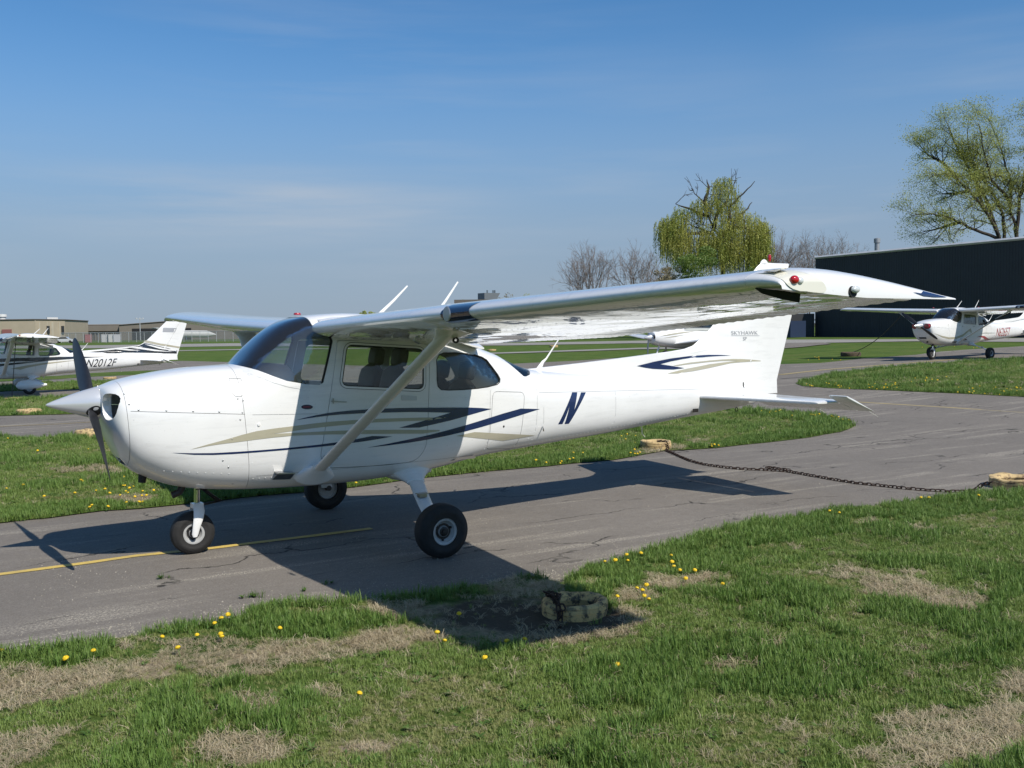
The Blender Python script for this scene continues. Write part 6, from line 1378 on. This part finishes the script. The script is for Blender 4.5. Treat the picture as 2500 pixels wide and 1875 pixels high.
# long taupe hangars
A4 = gp(150, 834, 300); B4 = gp(292, 834, 300); h4 = float(at(200, 794, 300)[2]-A4[2]); C4 = B4+np.array([8, 30, 0]); D4 = A4+np.array([8, 30, 0])
lh = wall_box('hangar', 'hangar', 'low dark taupe hangar between the beige building and the gabled one', [A4, B4, C4, D4], h4, BRN, ROOFM, TAUPE)
on(lh, A4, B4, .5, 28, h4*.60, h4*.98, TAUPE, 'fascia', .8)
for k in range(14): on(lh, A4, B4, .03+.07*k, .25, 0, h4*.6, TAUPE, 'door_leaf_joint', .35)
A5 = gp(292, 832, 290); M5 = gp(415, 832, 290); B5 = gp(700, 828, 290); h5 = float(at(295, 794, 290)[2]-A5[2]); h5m = float(at(405, 785, 290)[2]-A5[2]); h5b = float(at(600, 797, 290)[2]-A5[2]); C5 = B5+np.array([8, 40, 0]); D5 = A5+np.array([8, 40, 0])
gh = wall_box('hangar', 'hangar', 'wide taupe hangar with a shallow gable and a dark open door', [A5, M5, B5, C5, D5], [h5, h5m, h5b-1, h5b-1, h5], TAUPE, ROOFM, BRN)
hd = float(at(350, 802, 290)[2]-A5[2])
on(gh, A5, M5, .64, 11.5, 0, hd, DOPEN, 'door_opening', .06); on(gh, M5, B5, .09, 6.5, 0, hd, DOPEN, 'door_opening', .06)
# rooftop unit and its low building beyond the near wing
A6 = gp(1110, 822, 140); B6 = gp(1360, 820, 140); h6 = float(at(1190, 731, 140)[2]-A6[2]); C6 = B6+np.array([10, 18, 0]); D6 = A6+np.array([10, 18, 0])
ob = wall_box('office_block', 'building', 'low building beyond the wing with a grey rooftop unit', [A6, B6, C6, D6], h6, BRN, ROOFM, None)
q = at(1191, 726, 146); m = MB(); m.box((-1.15, -1, 0), (.85, 1, 1.1)); m.add([(.85, -1, 0), (1.55, -1, 1.1), (1.55, 1, 1.1), (.85, 1, 0), (.85, -1, 1.1), (.85, 1, 1.1)], [(0, 1, 4), (3, 5, 2), (0, 3, 2, 1), (1, 2, 5, 4)])
o = m.build('rooftop_unit', mat('unit_grey', (.16, .18, .19), .5, metal=.3), ob, ang=20); o.location = (q[0]-A6[0], q[1]-A6[1], h6)
for dx in (-.1, .9, 1.2):
    m = MB(); m.tube([(0, 0, 0), (0, 0, .5)], .12, 8); o = m.build('vent_pipe', METAL, ob); o.location = (q[0]-A6[0]+dx, q[1]-A6[1], h6+1.05)
# chain-link fence
FN = empty('chain_link_fence', tuple(gp(160, 836, 230))); O = Vector(FN.location)
f0, f1 = gp(150, 838, 232), gp(1100, 833, 200); Lf = np.hypot(*(f1-f0)[:2]); kk = 46; hf = 2.3
GV = mat('galvanised_post', (.50, .51, .52), .45, metal=.4)
pm_ = MB(); pm_.tube([(0, 0, 0), (0, 0, hf)], .05, 6); po = pm_.build('post', GV, FN); pm = po.data
for k in range(kk+1):
    p = f0+(f1-f0)*k/kk; o = po if k == 0 else bpy.data.objects.new('post', pm)
    if k: link(o, FN)
    o.location = (p[0]-O.x, p[1]-O.y, float(terr(p[0], p[1]))-O.z)
a_, b_ = Vector(f0)-O, Vector(f1)-O; m = MB(); m.tube([a_+Vector((0, 0, hf)), b_+Vector((0, 0, hf))], .055, 6); m.build('top_rail', GV, FN)
MESHM = bpy.data.materials.new('chain_link_mesh'); MESHM.use_nodes = True; t_ = MESHM.node_tree; p_ = t_.nodes['Principled BSDF']; p_.inputs['Base Color'].default_value = (.30, .31, .32, 1); p_.inputs['Metallic'].default_value = .3
trn = t_.nodes.new('ShaderNodeBsdfTransparent'); mx_ = t_.nodes.new('ShaderNodeMixShader'); mx_.inputs[0].default_value = .42; t_.links.new(trn.outputs[0], mx_.inputs[1]); t_.links.new(p_.outputs[0], mx_.inputs[2]); t_.links.new(mx_.outputs[0], t_.nodes['Material Output'].inputs['Surface'])
mk('wire_mesh', [tuple(a_), tuple(b_), tuple(b_+Vector((0, 0, hf))), tuple(a_+Vector((0, 0, hf)))], [(0, 1, 2, 3)], MESHM, FN, False)
tag(FN, 'long grey chain-link fence in front of the far left buildings', 'fence')
# parked car and small boxes by the fence, mast
def far_car(px, py, dep, label):
    c = gp(px, py, dep); t = empty('parked_car', tuple(c), R(-20)); bodym = mat('car_silver', (.5, .51, .53), .3, coat=1); prof = [(-2.1, .35), (-2.15, .75), (-1.5, .95), (-1.0, 1.38), (.5, 1.42), (1.15, .98), (2.05, .85), (2.15, .35)]
    m = MB(); m.loft([[(x, y, z) for x, z in prof] for y in (-.8, .8)]); m.build('body', bodym, t, ang=25)
    m = MB(); m.loft([[(x, y, z) for x, z in ((-1.35, .98), (-.95, 1.33), (.45, 1.36), (.95, 1.0))] for y in (-.81, .81)]); m.build('side_windows', BLACK, t, ang=25)
    for x in (-1.35, 1.35):
        for y in (-.75, .75): m = MB(); m.lathe([(0, -.1), (.32, -.1), (.32, .1), (0, .1)], (x, y, .32), 'y', 16); m.build('wheel', RUBBER, t)
    return tag(t, label, 'car')
far_car(158, 839, 225, 'small silver car parked by the corner of the beige building')
for (px, cl, lb) in ((272, (.55, .55, .54), 'pale box standing behind the chain-link fence nearest the propeller'), (285, (.50, .50, .52), 'pale grey box second from the right behind the fence'), (215, (.30, .10, .10), 'dull red box behind the chain-link fence'), (255, (.5, .5, .5), 'small pale box in the middle behind the fence')):
    p = gp(px, 834, 236); m = MB(); m.cbox((0, 0, .9), (.75, .6, .9)); m.cbox((0, 0, 1.85), (.8, .65, .06)); o = m.build('utility_box', mat('box_'+str(px), cl, .6), None, ang=20); o.location = tuple(p); tag(o, lb, 'box', 'boxes along the far fence')
p = gp(343, 833, 285); hm_ = float(at(343, 779, 285)[2]-p[2]); t = empty('floodlight_mast', tuple(p)); m = MB(); m.tube([(0, 0, 0), (0, 0, hm_)], [.16, .1], 8); m.build('pole', GV, t)
m = MB(); m.cbox((0, 0, hm_), (1.0, .10, .06)); m.build('cross_arm', GV, t, ang=20)
for dx in (-.9, 0, .9): m = MB(); m.cbox((dx, 0, hm_+.22), (.2, .15, .16)); m.build('floodlight', GV, t, ang=20)
tag(t, 'thin mast with floodlights above the gabled hangar roof', 'mast')
# small jet tail visible before the open hangar
p = gp(395, 836, 262); t = empty('distant_jet', tuple(p)); m = MB(); zt_ = float(at(389, 802, 262)[2]-p[2]); m.loft([[(1.2, y, 2.2), (3.6, y, 2.2), (-.2, y, zt_), (-1.6, y, zt_)] for y in (-.1, .1)]); m.build('fin', WHT, t, ang=20)
m = MB(); m.loft([[(-1.9, -3.2, zt_), (-1.0, -3.2, zt_), (-.6, 0, zt_+.08), (-2.2, 0, zt_+.08)], [(-1.9, -3.2, zt_+.1), (-1.0, -3.2, zt_+.1), (-.6, 0, zt_+.2), (-2.2, 0, zt_+.2)]]); m.loft([[(-1.9, 3.2, zt_), (-1.0, 3.2, zt_), (-.6, 0, zt_+.08), (-2.2, 0, zt_+.08)], [(-1.9, 3.2, zt_+.1), (-1.0, 3.2, zt_+.1), (-.6, 0, zt_+.2), (-2.2, 0, zt_+.2)]]); m.build('tailplane', WHT, t, ang=20)
m = MB(); m.tube([(-1, 0, 1.9), (1, 0, 1.9), (5, 0, 1.7), (12, 0, 1.6), (14.5, 0, 1.4)], [.15, .7, .95, .95, .1], 16); m.build('fuselage', WHT, t)
for y in (-1, 1): m = MB(); m.tube([(1.5, y*1.4, 2.2), (4, y*1.4, 2.2)], [.4, .5], 12); m.build('engine', WHT, t); m = MB(); m.tube([(6, y*1.2, 1.2), (6.2, y*1.3, 0)], .12, 8); m.build('landing_leg', METAL, t)
tag(t, 'distant white jet with a T-tail before the open hangar door', 'jet')

# ================================================================== trees
def bark(name, c): return mat(name, c, .9, var=.35, vs=2.5)
BK = bark('dark_bark', (.052, .042, .033)); BK2 = bark('grey_brown_twigs', (.20, .165, .145))
def leaf_mat(name, a, b, trn=.35):
    m, t, p = new_mat(name); v = pos_map(t); g = t.nodes.new('ShaderNodeNewGeometry'); c = mixc(t, mrange(t, noise_n(t, v, .35, 4, .6), .38, .62), a, b); c = mixc(t, mth(t, 'MULTIPLY', g.outputs['Random Per Island'], .5), c, tuple(x*1.35 for x in b))
    t.links.new(c, p.inputs['Base Color']); p.inputs['Roughness'].default_value = .55; tr = t.nodes.new('ShaderNodeBsdfTranslucent'); t.links.new(c, tr.inputs[0]); mx = t.nodes.new('ShaderNodeMixShader'); mx.inputs[0].default_value = trn
    t.links.new(p.outputs[0], mx.inputs[1]); t.links.new(tr.outputs[0], mx.inputs[2]); t.links.new(mx.outputs[0], t.nodes['Material Output'].inputs['Surface']); return m
LF1 = leaf_mat('spring_leaves', (.29, .33, .07), (.42, .45, .13), .5); LF2 = leaf_mat('willow_leaves', (.20, .26, .035), (.38, .38, .09)); LF3 = leaf_mat('dark_bush_leaves', (.07, .13, .02), (.15, .22, .04)); LF4 = leaf_mat('faint_buds', (.22, .19, .11), (.30, .26, .16))
def tubes_mesh(name, S, m, parent, n=5):
    """S: list of (p0, p1, r0, r1)"""
    S = np.array([np.concatenate([s[0], s[1], [s[2], s[3]]]) for s in S]); p0, p1, r0, r1 = S[:, :3], S[:, 3:6], S[:, 6], S[:, 7]; d = p1-p0; d /= np.linalg.norm(d, axis=1, keepdims=True)+1e-9
    ref = np.where(np.abs(d[:, 2:3]) > .9, np.array([[1., 0, 0]]), np.array([[0, 0, 1.]])); u = np.cross(d, ref); u /= np.linalg.norm(u, axis=1, keepdims=True); v = np.cross(d, u); k = len(S); V = np.zeros((k, 2*n, 3))
    for j in range(n):
        a = 2*np.pi*j/n; o = u*np.cos(a)+v*np.sin(a); V[:, j] = p0+o*r0[:, None]; V[:, n+j] = p1+o*r1[:, None]
    base = (np.arange(k)*2*n)[:, None]; F = []
    for j in range(n): F.append(base+np.array([[j, (j+1) % n, n+(j+1) % n, n+j]]))
    return mk(name, V.reshape(-1, 3), np.concatenate(F), m, parent, True)
def leaves_mesh(name, C, size, m, parent, r, drop=False):
    k = len(C); C = np.asarray(C); a = r.normal(size=(k, 3)); 
    if drop: a[:, 2] = a[:, 2]*.2-1.6
    a /= np.linalg.norm(a, axis=1, keepdims=True); b = np.cross(a, r.normal(size=(k, 3))); b /= np.linalg.norm(b, axis=1, keepdims=True)
    L_ = (size*r.uniform(.6, 1.4, k))[:, None]; W_ = L_*(.28 if drop else .5); V = np.stack([C-a*L_, C+b*W_, C+a*L_, C-b*W_], 1).reshape(-1, 3); F = (np.arange(k)*4)[:, None]+np.array([[0, 1, 2, 3]])
    return mk(name, V, F, m, parent, False)
def grow_twigs(S, ends, p, d, L_, r, depth, rr, spread=.55, up=.12, droop=0.):
    """adds a bending branch and its children"""
    k = 3; q = p.copy()
    for j in range(k):
        d = d+rr.normal(size=3)*.13+np.array([0, 0, up-droop*(depth < 2)]); d /= np.linalg.norm(d); q2 = q+d*L_/k; S.append((q, q2, r*(1-.25*j/k), r*(1-.25*(j+1)/k))); q = q2
        if depth > 0 and j > 0:
            for _ in range(1 if rr.uniform() < .6 else 2):
                nd = d+rr.normal(size=3)*spread; nd /= np.linalg.norm(nd); grow_twigs(S, ends, q, nd, L_*rr.uniform(.5, .75), r*.52, depth-1, rr, spread, up, droop)
    ends.append((q, d))
    if depth > 0:
        nd = d+rr.normal(size=3)*spread*.5; nd /= np.linalg.norm(nd); grow_twigs(S, ends, q, nd, L_*.7, r*.62, depth-1, rr, spread, up, droop)
def traced(paths, depth, rr, r0, r1, jd=2.):
    S = []; out = []
    for pth in paths:
        dz = rr.uniform(-jd, jd); P = [at(x, y, depth+dz*i/max(1, len(pth)-1)) for i, (x, y) in enumerate(pth)]; fine = []
        for a, b in zip(P[:-1], P[1:]):
            for j in range(3): fine.append(a+(b-a)*j/3+(rr.normal(size=3)*.06 if j else 0))
        fine.append(P[-1]); n = len(fine); R_ = np.linspace(r0, r1, n)
        for i in range(n-1): S.append((fine[i], fine[i+1], R_[i], R_[i+1]))
        out.append((fine, R_))
    return S, out
def cpx(ox, oy, s, pts): return [(ox+x*s, oy+y*s) for x, y in pts]
# large spring-green tree behind the black hangar
rr = np.random.default_rng(3); D8 = 135.; s8 = .2533; ox, oy = 2150, 200
limbs = [cpx(ox, oy, s8, p) for p in ([(1250, 1900), (1150, 1530), (1090, 1380), (980, 1200), (850, 1050), (740, 930), (620, 880), (500, 900)], [(980, 1200), (940, 1050), (900, 900), (905, 780), (850, 650), (840, 450)], [(1200, 1700), (1130, 1510), (900, 1420), (760, 1350), (640, 1300), (500, 1270), (300, 1290)],
      [(1230, 1700), (1190, 1520), (1180, 1300), (1130, 1160), (1020, 980), (940, 850), (800, 720), (600, 560)], [(1300, 1800), (1310, 1520), (1300, 1380), (1250, 1250), (1260, 1100), (1250, 950), (1190, 750), (1150, 620), (1050, 380)], [(1310, 1520), (1330, 1250), (1340, 1100), (1380, 950), (1450, 700), (1400, 300)], [(1250, 1150), (1180, 1060), (1060, 940), (1000, 700), (950, 420)], [(740, 930), (600, 780), (450, 700), (380, 620)], [(850, 1050), (700, 1080), (560, 1080)], [(760, 1350), (600, 1400), (420, 1440)],
      [(1150, 1530), (1000, 1100), (830, 800), (700, 560), (660, 440)])]
limbs += [[(2*(ox+1345*s8)-x, y) for x, y in p] for p in limbs[:4]+limbs[6:7]+limbs[7:10]]+[cpx(ox, oy, s8, [(1380, 950), (1450, 700), (1600, 450), (1700, 250)]), cpx(ox, oy, s8, [(1340, 1100), (1500, 800), (1650, 550), (1750, 450)])]
S, tr_o = traced(limbs, D8, rr, .27, .05, 5.); base = gp(2470, 805, D8); S.append((base-np.array([0, 0, .5]), at(*limbs[0][0], D8), .75, .6)); S.append((base-np.array([0, 0, .5]), at(*limbs[4][0], D8), .7, .55)); S.append((base, at(*limbs[2][0], D8), .55, .4)); S.append((base, at(*limbs[3][0], D8), .55, .4))
TR = empty('broadleaf_tree', tuple(base)); off = lambda S: [(s[0]-base, s[1]-base, s[2], s[3]) for s in S]; ends = []; tw = []
for fine, R_ in tr_o:
    n = len(fine)
    for i in range(int(n*.30), n):
        for _ in range(3 if i < n-1 else 5):
            if rr.uniform() < .78:
                d = fine[min(i+1, n-1)]-fine[i-1]; d /= np.linalg.norm(d); d = d*.8+rr.normal(size=3)*.8; d[2] += .1; d /= np.linalg.norm(d); grow_twigs(tw, ends, fine[i].copy(), d, rr.uniform(1.1, 2.4), R_[i]*.40, 1, rr, .6, .05)
tubes_mesh('trunk', off(S), BK, TR, 8); tubes_mesh('branches', off(tw), BK, TR, 4)
C = []
for q, d in ends:
    for _ in range(46): C.append(q-base+rr.normal(size=3)*np.array([.66, .66, .30]))
leaves_mesh('crown', C, .085, LF1, TR, rr)
tag(TR, 'tall broad tree with light green spring leaves rising behind the black hangar', 'tree')
# willow
rr = np.random.default_rng(5); D9 = 128.; s9 = .425; ox, oy = 1560, 400
wl = [cpx(ox, oy, s9, p) for p in ([(490, 980), (480, 600), (478, 520), (490, 470), (470, 420), (430, 370), (400, 300), (375, 230), (330, 180), (300, 140)], [(430, 370), (450, 280), (490, 240), (520, 170), (560, 95)], [(400, 300), (300, 260), (210, 230)], [(490, 480), (600, 490), (660, 470)], [(480, 480), (420, 400), (350, 370), (290, 345)], [(520, 380), (570, 310), (610, 270), (650, 220)], [(490, 480), (520, 380), (515, 250), (600, 170), (665, 100)], [(470, 420), (560, 360), (640, 380), (700, 430)], [(420, 400), (300, 400), (200, 400), (150, 420)], [(375, 230), (400, 140), (390, 90)])]
S, tr_o = traced(wl, D9, rr, .26, .04, 2.5); base = gp(1768, 812, D9); tw = []; ends = []
WT = empty('willow_tree', tuple(base))
for fine, R_ in tr_o:
    for i in range(len(fine)//3, len(fine)):
        if rr.uniform() < .5: d = rr.normal(size=3)*.7+np.array([0, 0, .6]); d /= np.linalg.norm(d); grow_twigs(tw, ends, fine[i].copy(), d, rr.uniform(.9, 1.7), .05, 1, rr, .6, .1)
tubes_mesh('trunk', off(S), BK, WT, 8); tubes_mesh('branches', off(tw), BK, WT, 4)
C = []; st = []
for (ex, ey, ax_, ay, n) in [(200, 400, 105, 95, 120), (290, 470, 140, 120, 110), (490, 190, 95, 100, 85), (610, 400, 150, 110, 170), (350, 270, 70, 70, 50), (690, 470, 80, 95, 110), (450, 420, 120, 95, 70), (160, 370, 65, 55, 60), (700, 400, 60, 70, 60), (540, 300, 90, 80, 60), (480, 110, 50, 30, 20), (430, 500, 130, 80, 110), (600, 510, 130, 70, 110), (240, 300, 60, 50, 40), (420, 250, 80, 60, 40)]:
    for _ in range(int(n*3.2)):
        a = rr.uniform(0, 2*np.pi); q = np.sqrt(rr.uniform())*rr.uniform(.7, 1.18); px_, py_ = ox+(ex+ax_*q*np.cos(a))*s9, oy+(ey+ay*q*np.sin(a)*.9-ay*.25)*s9; p0 = at(px_, py_, D9+rr.uniform(-1, 1)*ax_*s9*.05*1.1); L_ = rr.uniform(1.2, 3.4)*(1.15 if ey > 350 else .6); dr = rr.normal(size=2)*.08
        k = int(L_/.15); t = np.linspace(0, 1, k)[:, None]; bow = rr.uniform(.2, .6)*L_*.3; hd_ = rr.normal(size=2); hd_ /= np.linalg.norm(hd_)
        pth = p0[None]+np.concatenate([hd_[None]*bow*np.sqrt(t), -L_*t**1.25+.25*np.sin(np.pi*t)*.3], 1); st.append((pth[0]-base, pth[k//2]-base, .014, .01)); st.append((pth[k//2]-base, pth[-1]-base, .01, .006)); C.append(pth-base+rr.normal(size=pth.shape)*.045)
C = np.concatenate(C); tubes_mesh('strands', st, LF2, WT, 3); leaves_mesh('crown', C, .135, LF2, WT, rr, True)
tag(WT, 'large yellow-green weeping willow with bare dark upper limbs beyond the wing', 'tree')
def bush(px, py, wpx, hpx, dep, m, n, label, size=.11, nm='bush', cat='bush', group=None):
    rr = np.random.default_rng(int(px)); base = gp(px, 815, dep); t = empty(nm, tuple(base)); sc = dep/FPX; S = []; ends = []; C = []; top = at(px, py-hpx, dep)[2]; low = at(px, py, dep)[2]
    for _ in range(7): d = rr.normal(size=3)*.35; d[2] = 1; d /= np.linalg.norm(d); S.append((np.zeros(3), d*(top-base[2])*.7, .09, .03))
    tubes_mesh('stem', S, BK, t, 5); cl = [(rr.uniform(-1, 1)*wpx*sc*.42, rr.uniform(-1, 1)*wpx*sc*.3, (low-base[2])*rr.uniform(.5, 1)+rr.uniform(.0, .82)*(top-low)) for _ in range(26)]
    for c in cl:
        r_ = rr.uniform(.10, .2)*wpx*sc; q = rr.normal(size=(n//26, 3)); q /= np.linalg.norm(q, axis=1, keepdims=True); q *= (r_*rr.uniform(.5, 1.05, n//26)**.6)[:, None]; C.append(np.array(c)+q*np.array([1, 1, .8]))
    leaves_mesh('foliage', np.concatenate(C), size, m, t, rr); return tag(t, label, cat, group)
bush(1700, 700, 120, 115, 118, LF3, 9000, 'dense dark green bush under the left half of the willow')
bush(1812, 690, 70, 50, 117, LF3, 4500, 'bright green low bush to the right of the willow trunk')
bush(1630, 700, 70, 60, 118, LF4, 3000, 'grey-green thin shrub at the left foot of the willow')
bush(898, 800, 40, 55, 170, LF1, 2500, 'small round pale green tree above the cabin roof', .14, 'small_tree', 'tree')
def bare(px, wpx, top, dep, label, seed, stems=8, leafy=None, m=BK2):
    rr = np.random.default_rng(seed); base = gp(px, 812, dep); H = at(px, top, dep)[2]-base[2]; Wd = wpx*dep/FPX; t = empty('bare_tree', tuple(base)); S = []; ends = []; S.append((np.array([0, 0, -.3]), np.array([0, 0, H*.16]), .26, .22)); p = np.array([0, 0, H*.14])
    for k in range(stems):
        a = 2*np.pi*k/stems+rr.uniform(-.3, .3); tilt = rr.uniform(.15, 1.0)*min(1.1, Wd/H*.85); d = np.array([np.cos(a)*np.sin(tilt), np.sin(a)*np.sin(tilt), np.cos(tilt)]); grow_twigs(S, ends, p+np.array([0, 0, rr.uniform(0, H*.15)]), d, H*.38*rr.uniform(.8, 1.05), .10, 3, rr, .42, .06)
    tubes_mesh('branches', S, m, t, 3)
    tw = []
    for q, d in ends:
        for _ in range(3): nd = d+rr.normal(size=3)*.5; nd /= np.linalg.norm(nd); tw.append((q, q+nd*H*.06, .012, .006))
    tubes_mesh('twigs', tw, m, t, 3)
    if leafy: leaves_mesh('buds', [q+rr.normal(size=3)*.2 for q, d in ends for _ in range(3)], .07, leafy, t, rr)
    return tag(t, label, 'tree', 'bare trees behind the wing')
bare(1440, 150, 618, 165, 'wide leafless tree furthest left above the near wing', 11, 10)
bare(1555, 120, 628, 170, 'leafless tree between the wide bare tree and the willow', 12, 8)
bare(1612, 70, 660, 150, 'small leafless tree touching the left edge of the willow', 13, 6, LF4)
bare(1915, 100, 594, 175, 'leafless tree just right of the willow', 14, 9)
bare(1975, 90, 600, 180, 'leafless tree second to the right of the willow', 15, 8)
bare(2045, 100, 605, 185, 'leafless tree showing above the left end of the black hangar roof', 16, 8)
bare(1870, 60, 612, 178, 'slim leafless tree hidden half behind the right side of the willow', 17, 6)
for k, (px, top, w_) in enumerate([(1130, 722, 60), (1240, 712, 60), (1300, 706, 60), (1345, 695, 60), (1375, 690, 40)]):
    bush(px, 760, w_, 760-top, 190, LF4 if k % 2 else LF1, 1800, ['low scrubby tree behind the roof of the office block', 'low greenish tree just right of the rooftop unit', 'low brownish tree second to the right of the rooftop unit', 'low greenish tree left of the wide bare tree', 'low brown scrub touching the wide bare tree'][k], .13, 'scrub_tree', 'tree', 'scrub along the horizon')
# distant low tree line closes the horizon
rr = np.random.default_rng(21); C = []; S = []; 
for px in range(-400, 3000, 14):
    dep = 620.; b = at(px, 806, dep); zb = float(terr(b[0], b[1])); h_ = 5+5*noise.noise(Vector((px*.012, 2, 0)))+2*rr.uniform()
    q = rr.normal(size=(60, 3))*np.array([3.0, 3.0, .30*h_]); q[:, 2] = np.abs(q[:, 2])+.2; C.append(q+np.array([b[0], b[1], zb]))
o = leaves_mesh('treeline', np.concatenate(C), .9, leaf_mat('far_trees', (.085, .085, .06), (.12, .12, .075)), None, rr); tag(o, 'low distant treeline along the horizon', 'treeline', kind='stuff')
